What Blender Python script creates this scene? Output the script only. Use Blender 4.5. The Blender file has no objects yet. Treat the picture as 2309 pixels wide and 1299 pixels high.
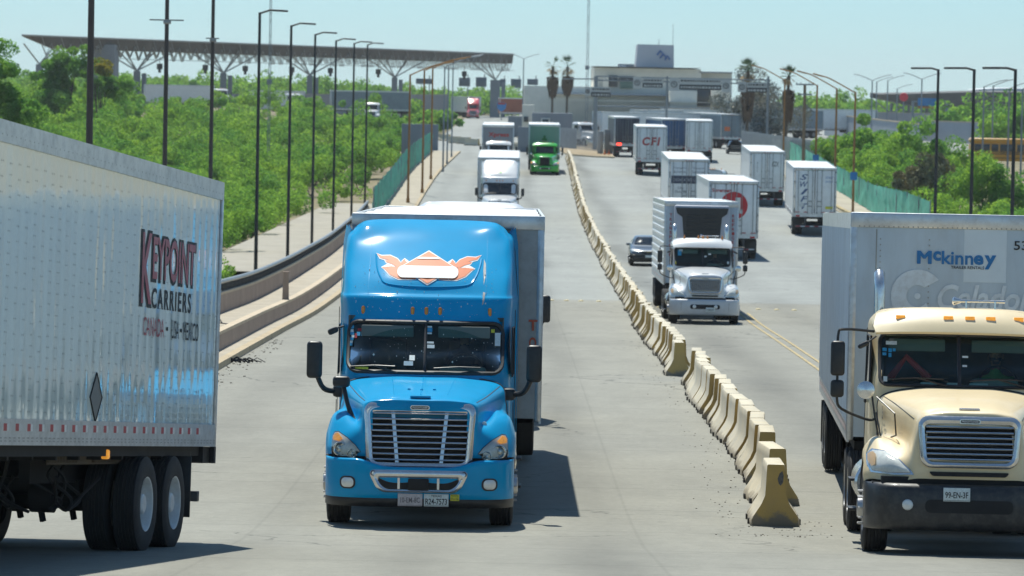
import bpy, bmesh, math, random
import numpy as np
from mathutils import Vector, Matrix
from mathutils.bvhtree import BVHTree
random.seed(7); R = math.radians
S = bpy.context.scene
C = S.collection
# ------------------------------------------------------------------ camera
F = 9600.0; CH = 10.0; ROLL = R(1.1); PITCH = math.atan(434.5 / F)
cam_d = bpy.data.cameras.new('camera'); cam = bpy.data.objects.new('camera', cam_d); C.objects.link(cam)
S.camera = cam
fw = Vector((0, math.cos(PITCH), -math.sin(PITCH)))
up0 = Vector((0, math.sin(PITCH), math.cos(PITCH)))
rt = Vector((1, 0, 0)) * math.cos(ROLL) + up0 * math.sin(ROLL)
up = up0 * math.cos(ROLL) - Vector((1, 0, 0)) * math.sin(ROLL)
M = Matrix((rt, up, -fw)).transposed().to_4x4(); M.translation = Vector((0, 0, CH))
cam.matrix_world = M
cam_d.sensor_width = 36.0; cam_d.lens = F / 2309 * 36.0
cam_d.clip_start = 1.0; cam_d.clip_end = 12000
cam_d.dof.use_dof = True; cam_d.dof.focus_distance = 55.0; cam_d.dof.aperture_fstop = 5.6
# ------------------------------------------------------------------ light
SUN = Vector((-0.55, 2.2, 4.1)).normalized()
w = bpy.data.worlds.new('World'); S.world = w; w.use_nodes = True
nt = w.node_tree; bg = nt.nodes['Background']
sky = nt.nodes.new('ShaderNodeTexSky'); sky.sky_type = 'NISHITA'; sky.sun_disc = False
sky.sun_elevation = math.asin(SUN.z); sky.sun_rotation = math.atan2(SUN.x, SUN.y)
sky.air_density = 1.0; sky.dust_density = 0.0; sky.ozone_density = 2.0; sky.altitude = 100
tn = nt.nodes.new('ShaderNodeMix'); tn.data_type = 'RGBA'; tn.blend_type = 'MULTIPLY'; tn.inputs[0].default_value = 1; tn.inputs[7].default_value = (0.425, 0.665, 0.845, 1)
hs = nt.nodes.new('ShaderNodeHueSaturation'); hs.inputs['Saturation'].default_value = 0.72
nt.links.new(sky.outputs[0], hs.inputs['Color']); nt.links.new(hs.outputs[0], tn.inputs[6]); nt.links.new(tn.outputs[2], bg.inputs[0])
bg.inputs[1].default_value = 0.10
sd = bpy.data.lights.new('sun', 'SUN'); sd.energy = 4.2; sd.angle = R(0.53); sd.color = (0.985, 0.975, 0.885)
so = bpy.data.objects.new('sun', sd); C.objects.link(so)
so.rotation_mode = 'QUATERNION'; so.rotation_quaternion = SUN.to_track_quat('Z', 'Y'); so.location = (0, 0, 200)
S.view_settings.view_transform = 'Standard'; S.view_settings.look = 'None'
S.view_settings.exposure = 0.40; S.view_settings.gamma = 1
S.render.engine = 'CYCLES'
S.cycles.max_bounces = 7; S.cycles.transparent_max_bounces = 12; S.cycles.caustics_reflective = False; S.cycles.caustics_refractive = False
S.cycles.volume_bounces = 0; S.cycles.use_denoising = True
# ------------------------------------------------------------------ projection helpers
def pix(px, py, Y):
    """world point on the ray through a photo pixel, at distance Y"""
    d = fw * F + rt * (px - 1154.5) - up * (py - 649.5)
    t = Y / d.y
    return Vector((d.x * t, Y, CH + d.z * t))
HK = [(-400, 0.3), (-100, 1.4), (0, 2.4), (30, 3.9), (44, 4.84), (46, 4.98), (49.5, 5.24), (54, 5.46), (60, 5.66), (75, 6.00), (100, 6.55), (125, 7.12),
      (150, 7.72), (180, 8.12), (215, 8.36), (240, 8.30), (262, 8.05), (300, 7.42), (355, 6.52), (417, 6.18), (450, 6.05), (600, 5.3),
      (820, 4.55), (1200, 4.2), (7000, 3.6)]
_hx = np.array([k[0] for k in HK], float); _hy = np.array([k[1] for k in HK], float)
_ds = np.diff(_hy) / np.diff(_hx)
_m = np.zeros(len(_hx)); _m[1:-1] = [0 if a * b <= 0 else 2 * a * b / (a + b) for a, b in zip(_ds[:-1], _ds[1:])]; _m[0] = _ds[0]; _m[-1] = _ds[-1]
def sstep(a, b, t):
    t = min(1, max(0, (t - a) / (b - a))); return t * t * (3 - 2 * t)
def hroad(X, Y):
    i = int(np.clip(np.searchsorted(_hx, Y) - 1, 0, len(_hx) - 2)); H = _hx[i + 1] - _hx[i]; t = (Y - _hx[i]) / H
    h = (2*t**3-3*t**2+1)*_hy[i] + (t**3-2*t**2+t)*H*_m[i] + (-2*t**3+3*t**2)*_hy[i+1] + (t**3-t**2)*H*_m[i+1]
    return h + 0.8 * sstep(11, 19, X) * sstep(265, 315, Y) * (1 - sstep(345, 430, Y))
def rz(X, Y): return CH - hroad(X, Y)
def gnd(px, py, lift=0.0):
    lo, hi = 30.0, 1500.0
    for _ in range(60):
        m_ = (lo + hi) / 2; p = pix(px, py, m_)
        if p.z > rz(p.x, m_) + lift: lo = m_
        else: hi = m_
    return pix(px, py, lo)
# ------------------------------------------------------------------ materials
def new_mat(name):
    m = bpy.data.materials.new(name); m.use_nodes = True; return m, m.node_tree, m.node_tree.nodes['Principled BSDF']
_mc = {}
def mat(name, col, rough=0.6, metal=0.0, coat=0.0, var=0.12, vscale=2.0, dirt=0.0, dirtcol=(0.25, 0.21, 0.16), bump=0.0, bscale=40, spec=0.5, stretch=(1, 1, 1), emit=0, trans=0):
    if name in _mc: return _mc[name]
    m, nt, b = new_mat(name); N = nt.nodes.new; L = nt.links.new
    b.inputs['Roughness'].default_value = rough; b.inputs['Metallic'].default_value = metal
    b.inputs['Coat Weight'].default_value = coat; b.inputs['Coat Roughness'].default_value = 0.06
    b.inputs['Specular IOR Level'].default_value = spec
    tc = N('ShaderNodeTexCoord'); mp = N('ShaderNodeMapping'); mp.inputs['Scale'].default_value = stretch
    L(tc.outputs['Object'], mp.inputs[0])
    n1 = N('ShaderNodeTexNoise'); n1.inputs['Scale'].default_value = vscale; n1.inputs['Detail'].default_value = 5; n1.inputs['Roughness'].default_value = 0.6
    L(mp.outputs[0], n1.inputs['Vector'])
    mr = N('ShaderNodeMapRange'); mr.inputs['From Min'].default_value = 0.3; mr.inputs['From Max'].default_value = 0.7
    mr.inputs['To Min'].default_value = 1 - var; mr.inputs['To Max'].default_value = 1 + var
    L(n1.outputs[0], mr.inputs[0])
    mx = N('ShaderNodeMix'); mx.data_type = 'RGBA'; mx.blend_type = 'MULTIPLY'; mx.inputs[0].default_value = 1
    mx.inputs[6].default_value = (*col, 1); L(mr.outputs[0], mx.inputs[7]); out = mx.outputs[2]
    if dirt > 0:
        n2 = N('ShaderNodeTexNoise'); n2.inputs['Scale'].default_value = vscale * 2.7; n2.inputs['Detail'].default_value = 8; n2.inputs['Roughness'].default_value = 0.7
        L(mp.outputs[0], n2.inputs['Vector'])
        r2 = N('ShaderNodeMapRange'); r2.inputs['From Min'].default_value = 0.45; r2.inputs['From Max'].default_value = 0.75; r2.inputs['To Max'].default_value = dirt
        L(n2.outputs[0], r2.inputs[0])
        m2 = N('ShaderNodeMix'); m2.data_type = 'RGBA'; L(r2.outputs[0], m2.inputs[0]); L(out, m2.inputs[6]); m2.inputs[7].default_value = (*dirtcol, 1); out = m2.outputs[2]
        ra = N('ShaderNodeMath'); ra.operation = 'MULTIPLY_ADD'; L(r2.outputs[0], ra.inputs[0]); ra.inputs[1].default_value = 0.5; ra.inputs[2].default_value = rough
        L(ra.outputs[0], b.inputs['Roughness'])
    L(out, b.inputs['Base Color'])
    if bump > 0:
        n3 = N('ShaderNodeTexNoise'); n3.inputs['Scale'].default_value = bscale; n3.inputs['Detail'].default_value = 4; L(mp.outputs[0], n3.inputs['Vector'])
        bp = N('ShaderNodeBump'); bp.inputs['Strength'].default_value = bump; bp.inputs['Distance'].default_value = 0.02
        L(n3.outputs[0], bp.inputs['Height']); L(bp.outputs[0], b.inputs['Normal'])
    if emit > 0:
        L(out, b.inputs['Emission Color']); b.inputs['Emission Strength'].default_value = emit
    if trans > 0: b.inputs['Transmission Weight'].default_value = trans
    _mc[name] = m; return m
def glass_mat(name, tint=(0.30, 0.42, 0.42), dust=0.05):
    if name in _mc: return _mc[name]
    m, nt, b = new_mat(name); N = nt.nodes.new; L = nt.links.new
    nt.nodes.remove(b); o = nt.nodes['Material Output']
    tr = N('ShaderNodeBsdfTransparent'); tr.inputs[0].default_value = (*tint, 1)
    gl = N('ShaderNodeBsdfGlossy'); gl.inputs['Roughness'].default_value = 0.03; gl.inputs['Color'].default_value = (0.9, 1, 1, 1)
    fr = N('ShaderNodeFresnel'); fr.inputs[0].default_value = 1.33
    a = N('ShaderNodeMixShader'); L(fr.outputs[0], a.inputs[0]); L(tr.outputs[0], a.inputs[1]); L(gl.outputs[0], a.inputs[2])
    df = N('ShaderNodeBsdfDiffuse'); df.inputs[0].default_value = (0.45, 0.45, 0.4, 1)
    tc = N('ShaderNodeTexCoord')
    n1 = N('ShaderNodeTexNoise'); n1.inputs['Scale'].default_value = 30; n1.inputs['Detail'].default_value = 6; L(tc.outputs['Object'], n1.inputs['Vector'])
    r = N('ShaderNodeMapRange'); r.inputs['From Min'].default_value = 0.48; r.inputs['From Max'].default_value = 0.8; r.inputs['To Min'].default_value = dust * 0.3; r.inputs['To Max'].default_value = dust * 3
    L(n1.outputs[0], r.inputs[0])
    m2 = N('ShaderNodeMixShader'); L(r.outputs[0], m2.inputs[0]); L(a.outputs[0], m2.inputs[1]); L(df.outputs[0], m2.inputs[2]); L(m2.outputs[0], o.inputs[0])
    _mc[name] = m; return m
# ------------------------------------------------------------------ mesh builder
def catmull(P, n):
    out = []; K = len(P)
    for i in range(K - 1):
        p0 = P[max(i-1, 0)]; p1 = P[i]; p2 = P[i+1]; p3 = P[min(i+2, K-1)]
        for k in range(n):
            t = k / n
            out.append(0.5 * ((2*p1) + (p2-p0)*t + (2*p0-5*p1+4*p2-p3)*t*t + (3*p1-p0-3*p2+p3)*t**3))
    out.append(P[-1]); return out
def surf(rows, nu=5, nv=5):
    rows = [catmull([Vector(p) for p in r], nu) for r in rows]
    cols = [catmull([r[j] for r in rows], nv) for j in range(len(rows[0]))]
    return [[cols[j][i] for j in range(len(cols))] for i in range(len(cols[0]))]
class MB:
    def __init__(s): s.v = []; s.f = []; s.m = []; s.T = None
    def add(s, vs, fs, m=0):
        b = len(s.v)
        if s.T is not None: vs = [s.T @ Vector(q) for q in vs]
        s.v += [tuple(q) for q in vs]; s.f += [tuple(i + b for i in f) for f in fs]; s.m += [m] * len(fs); return s
    def box(s, x0, x1, y0, y1, z0, z1, m=0):
        v = [(x, y, z) for z in (z0, z1) for y in (y0, y1) for x in (x0, x1)]
        return s.add(v, [(0,2,3,1), (4,5,7,6), (0,1,5,4), (2,6,7,3), (0,4,6,2), (1,3,7,5)], m)
    def rbox(s, x0, x1, y0, y1, z0, z1, r=0.03, m=0, seg=2, rot=None):
        bm = bmesh.new(); bmesh.ops.create_cube(bm, size=1)
        c = Vector(((x0+x1)/2, (y0+y1)/2, (z0+z1)/2)); d = Vector((x1-x0, y1-y0, z1-z0))
        for q in bm.verts: q.co = Vector((q.co.x*d.x, q.co.y*d.y, q.co.z*d.z))
        bmesh.ops.bevel(bm, geom=list(bm.edges), offset=min(r, min(d)*0.48), segments=seg, affect='EDGES', profile=0.5)
        bm.verts.index_update()
        vs = [((rot @ q.co) if rot else q.co) + c for q in bm.verts]; fs = [[q.index for q in f.verts] for f in bm.faces]; bm.free()
        return s.add(vs, fs, m)
    def cyl(s, p0, p1, r0, r1=None, n=12, m=0, caps=True):
        p0 = Vector(p0); p1 = Vector(p1); r1 = r0 if r1 is None else r1
        a = (p1-p0).normalized(); u = a.orthogonal().normalized(); w_ = a.cross(u); vs = []
        for p, r in ((p0, r0), (p1, r1)):
            for i in range(n):
                t = 2*math.pi*i/n; vs.append(p + (u*math.cos(t) + w_*math.sin(t))*r)
        fs = [(i, (i+1) % n, n+(i+1) % n, n+i) for i in range(n)]
        if caps: fs += [tuple(range(n))[::-1], tuple(range(n, 2*n))]
        return s.add(vs, fs, m)
    def tube(s, pts, r, n=8, m=0, closed=False):
        P = [Vector(p) for p in pts]; K = len(P); vs = []; u = None
        for i in range(K):
            a = (P[(i+1) % K] - P[i-1]) if closed else (P[min(i+1, K-1)] - P[max(i-1, 0)])
            a.normalize()
            u = a.orthogonal().normalized() if u is None else (u - a*u.dot(a)).normalized()
            w_ = a.cross(u); rr = r[i] if isinstance(r, (list, tuple)) else r
            for k in range(n):
                t = 2*math.pi*k/n; vs.append(P[i] + (u*math.cos(t) + w_*math.sin(t))*rr)
        fs = []
        for i in range(K if closed else K-1):
            j = (i+1) % K
            for k in range(n): fs.append((i*n+k, i*n+(k+1) % n, j*n+(k+1) % n, j*n+k))
        if not closed: fs += [tuple(range(n))[::-1], tuple(range((K-1)*n, K*n))]
        return s.add(vs, fs, m)
    def prism(s, poly, ax, a0, a1, m=0):
        """extrude a 2D polygon along ax; poly in the other two axes (in xyz order)"""
        def P(q, a): return (a, q[0], q[1]) if ax == 'x' else ((q[0], a, q[1]) if ax == 'y' else (q[0], q[1], a))
        n = len(poly); vs = [P(q, a0) for q in poly] + [P(q, a1) for q in poly]
        fs = [(i, (i+1) % n, n+(i+1) % n, n+i) for i in range(n)] + [tuple(range(n))[::-1], tuple(range(n, 2*n))]
        return s.add(vs, fs, m)
    def grid(s, G, m=0, skip=None):
        nv = len(G); nu = len(G[0]); vs = [p for r in G for p in r]; fs = []
        for i in range(nv-1):
            for j in range(nu-1):
                if skip:
                    c = (Vector(G[i][j]) + Vector(G[i+1][j+1]))/2
                    if skip(c): continue
                fs.append((i*nu+j, i*nu+j+1, (i+1)*nu+j+1, (i+1)*nu+j))
        return s.add(vs, fs, m)
    def lathe(s, prof, o, ax='x', n=24, m=0, ms=None):
        """prof list of (radius, position along the axis)"""
        vs = []; K = len(prof); o = Vector(o)
        for r, a in prof:
            for k in range(n):
                t = 2*math.pi*k/n; c, q = r*math.cos(t), r*math.sin(t)
                vs.append(o + (Vector((a, c, q)) if ax == 'x' else Vector((c, a, q)) if ax == 'y' else Vector((c, q, a))))
        for i in range(K-1):
            fs = [(i*n+k, i*n+(k+1) % n, (i+1)*n+(k+1) % n, (i+1)*n+k) for k in range(n)]
            b = len(s.v)
            if i == 0: s.add(vs, fs, ms[0] if ms else m); base = b
            else:
                s.f += [tuple(q + base for q in f) for f in fs]; s.m += [ms[i] if ms else m]*len(fs)
        return s
    def mirror(s):
        n = len(s.v); s.v += [(-x, y, z) for x, y, z in s.v]; s.f += [tuple(i+n for i in f[::-1]) for f in s.f]; s.m += s.m[:]; return s
    def mesh(s, name, mats, ang=35):
        me = bpy.data.meshes.new(name); me.from_pydata(s.v, [], s.f)
        mats = mats if isinstance(mats, (list, tuple)) else [mats]
        for q in mats: me.materials.append(q)
        me.polygons.foreach_set('material_index', s.m)
        bm = bmesh.new(); bm.from_mesh(me); bmesh.ops.remove_doubles(bm, verts=bm.verts, dist=1e-5)
        bmesh.ops.recalc_face_normals(bm, faces=bm.faces); bm.to_mesh(me); bm.free()
        me.polygons.foreach_set('use_smooth', [True]*len(me.polygons)); me.set_sharp_from_angle(angle=R(ang)); me.update(); return me
    def build(s, name, mats, parent=None, ang=35, loc=(0, 0, 0)):
        return link(name, s.mesh(name, mats, ang), parent, loc)
def link(name, me, parent=None, loc=(0, 0, 0)):
    o = bpy.data.objects.new(name, me); C.objects.link(o); o.location = loc
    if parent: o.parent = parent
    return o
def tag(o, label=None, cat=None, group=None, kind=None):
    if label: o['label'] = label
    if cat: o['category'] = cat
    if group: o['group'] = group
    if kind: o['kind'] = kind
    return o
def thing(name, label, cat, loc=(0, 0, 0), rot=0.0, group=None, slope=0.0):
    o = bpy.data.objects.new(name, None); C.objects.link(o); o.empty_display_size = 0.5
    o.location = loc; o.rotation_euler = (slope, 0, rot); return tag(o, label, cat, group)
_kids = {}
def copy_tree(o, parent=None):
    c = o.copy(); C.objects.link(c)
    if parent: c.parent = parent
    for ch in list(o.children): copy_tree(ch, c)
    return c
# ------------------------------------------------------------------ lettering
def text_raw(body, bold=0.0, shear=0.0, space=1.0):
    cu = bpy.data.curves.new('t', 'FONT'); cu.body = body; cu.size = 1; cu.offset = bold; cu.shear = shear; cu.space_character = space
    cu.resolution_u = 3
    o = bpy.data.objects.new('t', cu); C.objects.link(o); bpy.context.view_layer.update()
    me = o.to_mesh(); vs = [v.co.copy() for v in me.vertices]; fs = [tuple(p.vertices) for p in me.polygons]
    o.to_mesh_clear(); bpy.data.objects.remove(o); bpy.data.curves.remove(cu)
    x0 = min(v.x for v in vs); x1 = max(v.x for v in vs); y0 = min(v.y for v in vs); y1 = max(v.y for v in vs)
    return [((v.x-x0)/(x1-x0), (v.y-y0)/(y1-y0)) for v in vs], fs
def text_on(mb, body, o, u, v, w_, h, m=0, **k):
    """lettering in the plane o + u*x + v*y, filling w_ by h"""
    vs, fs = text_raw(body, **k); o, u, v = Vector(o), Vector(u), Vector(v)
    mb.add([o + u*(a*w_) + v*(b*h) for a, b in vs], fs, m); return mb
def poly_on(mb, pts, o, u, v, m=0, t=0.0):
    o, u, v = Vector(o), Vector(u), Vector(v)
    return mb.add([o + u*a + v*b for a, b in pts], [tuple(range(len(pts)))], m)
def bvh_of(G):
    nu = len(G[0]); vs = [p for r in G for p in r]; fs = []
    for i in range(len(G)-1):
        for j in range(nu-1):
            a = (i*nu+j, i*nu+j+1, (i+1)*nu+j+1, (i+1)*nu+j); fs.append(a)
    return BVHTree.FromPolygons([tuple(q) for q in vs], fs)
def proj(bvh, x, z, off=0.006, y0=-3, dirn=(0, 1, 0)):
    h = bvh.ray_cast(Vector((x, y0, z)), Vector(dirn))
    if h[0] is None: return None
    n = h[1]; n = n if n.y < 0 else -n
    return h[0] + n*off
def proj_poly(mb, bvh, pts, rings=5, off=0.008, m=0, bulge=0.0, dens=None):
    """fill a star-shaped front-view polygon draped over a surface"""
    P = []; n0 = len(pts)
    for i in range(n0):
        a = Vector(pts[i]); b = Vector(pts[(i+1) % n0]); k = max(1, int((b-a).length / 0.05))
        P += [a + (b-a)*j/k for j in range(k)]
    c = sum(P, Vector((0, 0)))/len(P); n = len(P); vs = []; last = None
    for r in range(rings):
        t = 1 - r/rings
        for q in P:
            d = c + (q-c)*t; h = proj(bvh, d.x, d.y, off + bulge*(1-t**2.5)); h = h if h else (last or Vector((d.x, 0, d.y))); last = h; vs.append(h)
    h = proj(bvh, c.x, c.y, off+bulge) or last; vs.append(h)
    fs = []
    for r in range(rings-1):
        fs += [(r*n+i, r*n+(i+1) % n, (r+1)*n+(i+1) % n, (r+1)*n+i) for i in range(n)]
    fs += [((rings-1)*n+i, (rings-1)*n+(i+1) % n, rings*n) for i in range(n)]
    mb.add(vs, fs, m); return mb
def proj_mesh(mb, bvh, pts2, fs, off=0.006, m=0, cuts=2):
    """flat artwork (x, z) subdivided and draped over a surface"""
    bm = bmesh.new(); vv = [bm.verts.new((a, 0, b)) for a, b in pts2]
    for f in fs:
        try: bm.faces.new([vv[i] for i in f])
        except ValueError: pass
    bmesh.ops.triangulate(bm, faces=bm.faces)
    for _ in range(cuts): bmesh.ops.subdivide_edges(bm, edges=[e for e in bm.edges if e.calc_length() > 0.08], cuts=1)
    bmesh.ops.triangulate(bm, faces=bm.faces); bm.verts.index_update(); vs = []
    for q in bm.verts:
        h = proj(bvh, q.co.x, q.co.z, off); vs.append(h if h else q.co.copy())
    mb.add(vs, [[q.index for q in f.verts] for f in bm.faces], m); bm.free(); return mb
def rrect(x0, x1, z0, z1, r, n=5):
    out = []
    for cx, cz, a0 in ((x1-r, z1-r, 0), (x0+r, z1-r, 90), (x0+r, z0+r, 180), (x1-r, z0+r, 270)):
        for k in range(n+1):
            a = R(a0 + 90*k/n); out.append((cx + r*math.cos(a), cz + r*math.sin(a)))
    return out
# ------------------------------------------------------------------ ground, road
def road_mat():
    m, nt, b = new_mat('concrete road'); N = nt.nodes.new; L = nt.links.new
    geo = N('ShaderNodeNewGeometry'); sp = N('ShaderNodeSeparateXYZ'); L(geo.outputs['Position'], sp.inputs[0])
    def noise(scale, st=(1, 1, 1), det=6, rough=0.6):
        mp = N('ShaderNodeMapping'); mp.inputs['Scale'].default_value = st; L(geo.outputs['Position'], mp.inputs[0])
        n = N('ShaderNodeTexNoise'); n.inputs['Scale'].default_value = scale; n.inputs['Detail'].default_value = det; n.inputs['Roughness'].default_value = rough
        L(mp.outputs[0], n.inputs['Vector']); return n.outputs[0]
    def rng(x, a, b_, c, d):
        r = N('ShaderNodeMapRange'); L(x, r.inputs[0]); r.inputs[1].default_value = a; r.inputs[2].default_value = b_; r.inputs[3].default_value = c; r.inputs[4].default_value = d; return r.outputs[0]
    def mul(col, fac):
        x = N('ShaderNodeMix'); x.data_type = 'RGBA'; x.blend_type = 'MULTIPLY'; x.inputs[0].default_value = 1; L(col, x.inputs[6]); L(fac, x.inputs[7]); return x.outputs[2]
    def math_(op, a, b_=None):
        q = N('ShaderNodeMath'); q.operation = op
        for i, x in enumerate((a, b_)):
            if x is None: continue
            if isinstance(x, (int, float)): q.inputs[i].default_value = x
            else: L(x, q.inputs[i])
        return q.outputs[0]
    # lighter old slabs beyond the row of studs, warm grey slabs this side of it
    far = rng(sp.outputs[1], 166, 168, 0, 1)
    mixc = N('ShaderNodeMix'); mixc.data_type = 'RGBA'; L(far, mixc.inputs[0]); mixc.inputs[6].default_value = (0.258, 0.250, 0.210, 1); mixc.inputs[7].default_value = (0.290, 0.300, 0.278, 1)
    col = mixc.outputs[2]
    col = mul(col, rng(noise(0.12), 0.3, 0.7, 0.88, 1.1))
    col = mul(col, rng(noise(2.0, (1, 0.25, 1)), 0.3, 0.7, 0.93, 1.06))
    col = mul(col, rng(noise(60, det=3), 0.3, 0.7, 0.80, 1.16))
    col = mul(col, rng(noise(9, (1, .5, 1), det=6), 0.3, 0.7, 0.92, 1.07))
    col = mul(col, rng(noise(14, (0.12, 1, 1), 4), 0.35, 0.7, 0.95, 1.05))      # broom finish across the lanes
    # tyre-dark tracks along the lanes
    for x0, wd, amt in ((-4.9, 0.7, 0.16), (-0.9, 0.45, 0.24), (1.1, 0.55, 0.30), (-2.9, 0.45, 0.16), (6.0, 0.8, 0.40), (10.5, 0.9, 0.22), (14.4, 1.0, 0.18), (18, 0.9, 0.12)):
        xw = math_('ADD', sp.outputs[0], rng(noise(0.02, (0, 1, 0), 2), 0, 1, -1.4, 1.4))
        d = math_('ABSOLUTE', math_('SUBTRACT', xw, x0))
        g = math_('POWER', 2.718, math_('MULTIPLY', math_('MULTIPLY', d, d), -1 / (wd*wd)))
        col = mul(col, math_('SUBTRACT', 1.0, math_('MULTIPLY', math_('MULTIPLY', g, amt), rng(noise(0.06, (2, 0.6, 1), 3), 0.35, 0.65, 0.35, 1.25))))
    # dark spots and splashes
    vo = N('ShaderNodeTexVoronoi'); vo.inputs['Scale'].default_value = 1.3; L(geo.outputs['Position'], vo.inputs[0])
    col = mul(col, rng(vo.outputs['Distance'], 0.02, 0.05, 0.75, 1))
    # transverse joints every 4.6 m, two lengthwise joints
    for src, per, wd in ((sp.outputs[1], 4.6, 0.022),):
        fr = math_('ABSOLUTE', math_('SUBTRACT', math_('FRACT', math_('DIVIDE', src, per)), 0.5))
        col = mul(col, rng(fr, wd/per, 2.2*wd/per, 0.74, 1))
    for x0 in (-3.1, 1.6, 9.4, 13.4):
        col = mul(col, rng(math_('ABSOLUTE', math_('SUBTRACT', sp.outputs[0], x0)), 0.012, 0.03, 0.90, 1))
    # cracks
    vc = N('ShaderNodeTexVoronoi'); vc.feature = 'DISTANCE_TO_EDGE'; vc.inputs['Scale'].default_value = 0.16
    mp = N('ShaderNodeMapping'); L(geo.outputs['Position'], mp.inputs[0]); nn = N('ShaderNodeTexNoise'); nn.inputs['Scale'].default_value = 1.2; nn.inputs['Detail'].default_value = 6; L(geo.outputs['Position'], nn.inputs['Vector'])
    ad = N('ShaderNodeVectorMath'); ad.operation = 'MULTIPLY_ADD'; L(nn.outputs['Color'], ad.inputs[0]); ad.inputs[1].default_value = (1.6, 1.6, 0); L(mp.outputs[0], ad.inputs[2]); L(ad.outputs[0], vc.inputs[0])
    cm = rng(noise(0.05), 0.48, 0.54, 0, 1)
    cr = math_('MULTIPLY', rng(vc.outputs['Distance'], 0.002, 0.005, 0.6, 0), cm)
    col = mul(col, math_('SUBTRACT', 1.0, cr))
    L(col, b.inputs['Base Color']); b.inputs['Roughness'].default_value = 0.78; b.inputs['Specular IOR Level'].default_value = 0.35
    bp = N('ShaderNodeBump'); bp.inputs['Strength'].default_value = 0.35; bp.inputs['Distance'].default_value = 0.01; L(noise(45, (0.3, 1, 1)), bp.inputs['Height']); L(bp.outputs[0], b.inputs['Normal'])
    return m
ROAD = road_mat()
dirt_m = mat('dry earth', (0.24, 0.19, 0.12), 0.95, var=0.3, vscale=0.4, dirt=0.9, dirtcol=(0.10, 0.14, 0.04), bump=0.5, bscale=3)
walk_m = mat('pale sidewalk concrete', (0.42, 0.37, 0.29), 0.9, var=0.14, vscale=0.6, dirt=0.35, dirtcol=(0.24, 0.20, 0.15), bump=0.2, bscale=12)
kerb_m = mat('kerb concrete', (0.46, 0.37, 0.24), 0.9, var=0.15, vscale=1.5, dirt=0.4)
lane_y = mat('worn yellow road paint', (0.46, 0.35, 0.16), 0.8, var=0.25, vscale=2, dirt=1.0, dirtcol=(0.30, 0.29, 0.24))
def drange(a, b, st):
    out = []
    while a < b: out.append(a); a += st
    return out + [b]
YS = drange(-60, 30, 15) + drange(32, 130, 2.5) + drange(134, 480, 4) + drange(490, 900, 15) + drange(950, 1200, 50)
def hterr(X, Y):
    """ground outside the road: low scrub land on both sides, meeting the plaza far away"""
    hr = hroad(X, Y) + 0.35
    if X < 0:
        low = 10.9 + (6.6 - 10.9) * sstep(300, 560, Y) - 1.7 * sstep(0, 35, -20 - X) * sstep(240, 400, Y)
        low += (4.8 - 1.7*sstep(0, 45, -12 - X) - low) * sstep(560, 620, Y)
    else: low = 10.4 + (7.2 - 10.4) * sstep(280, 420, Y)
    if X < -9: t = sstep(0, 3.0, -9 - X)
    elif X > 27.5: t = sstep(0, 4.0, X - 27.5)
    else: t = 0
    if X > 0: t *= 1 - sstep(440, 480, Y)
    else: t *= sstep(0, 14, -9 - X) if Y > 600 else 1
    return hr + (low - hr) * t
tm = MB()
txs = [-3500, -1200, -500, -250, -150, -100, -70, -50, -38, -28, -20, -16, -13, -12, -11, -10, -9, -7, 0, 10, 20, 27, 27.5, 28.5, 29.5, 30.5, 31.5, 34, 40, 50, 65, 85, 120, 180, 300, 600, 1500, 3500]
tys = drange(-200, 40, 60) + drange(45, 700, 6) + drange(720, 1200, 40) + [1500, 2200, 4000, 7000]
tm.grid([[(x, y, CH - hterr(x, y)) for x in txs] for y in tys])
tag(tm.build('ground', dirt_m, ang=60), kind='structure')
def sheet(name, m, x0f, x1f, ys, lift, nx=6, kind='structure', flat=None):
    g = MB(); G = []
    for y in ys:
        a, b_ = x0f(y), x1f(y); G.append([(a+(b_-a)*i/nx, y, (CH-flat if flat else rz(a+(b_-a)*i/nx, y)) + lift) for i in range(nx+1)])
    g.grid(G); o = g.build(name, m, ang=60); tag(o, kind=kind); return o
def kx(Y): return float(np.interp(Y, [-60, 60, 100, 310, 435, 470], [-6.8, -6.8, -6.8, -6.4, -5.7, -5.5]))
sheet('road', ROAD, lambda y: kx(y) - 0.02, lambda y: 24.0 + (y > 470) * 0, YS[:-1], 0.0, nx=16)
sheet('plaza_pavement', ROAD, lambda y: -9.5, lambda y: 110 if y > 480 else 27.4, [y for y in YS if 430 <= y <= 900], -0.012, nx=20)
def strip(name, m, x0f, x1f, y0, y1, h, st=4, kind='structure'):
    """raised strip (kerb, sidewalk): top and both faces"""
    g = MB(); ys = drange(y0, y1, st); G = []
    for y in ys:
        a, b_ = x0f(y), x1f(y); za, zb = rz(a, y), rz(b_, y)
        G.append([(a, y, za-0.3), (a, y, za+h), ((a+b_)/2, y, (za+zb)/2+h), (b_, y, zb+h), (b_, y, zb-0.3)])
    g.grid(G); g.add(G[0], [(0, 1, 2, 3, 4)]); g.add(G[-1], [(0, 1, 2, 3, 4)])
    return tag(g.build(name, m, ang=20), kind=kind)
strip('kerb', kerb_m, lambda y: kx(y) - 0.22, kx, 40, 445, 0.15)
strip('sidewalk', walk_m, lambda y: -8.95, lambda y: kx(y) - 0.225, 262, 445, 0.145)
strip('kerb_shoulder', walk_m, lambda y: -7.32, lambda y: kx(y) - 0.225, 40, 262, 0.145)
strip('walkway', walk_m, lambda y: -8.85, lambda y: -7.58, 40, 262, 0.42)
strip('kerb_right', lane_y, lambda y: 24.0, lambda y: 24.25, 60, 440, 0.16)
strip('sidewalk_right', walk_m, lambda y: 24.255, lambda y: 27.6, 60, 440, 0.155)
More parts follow.
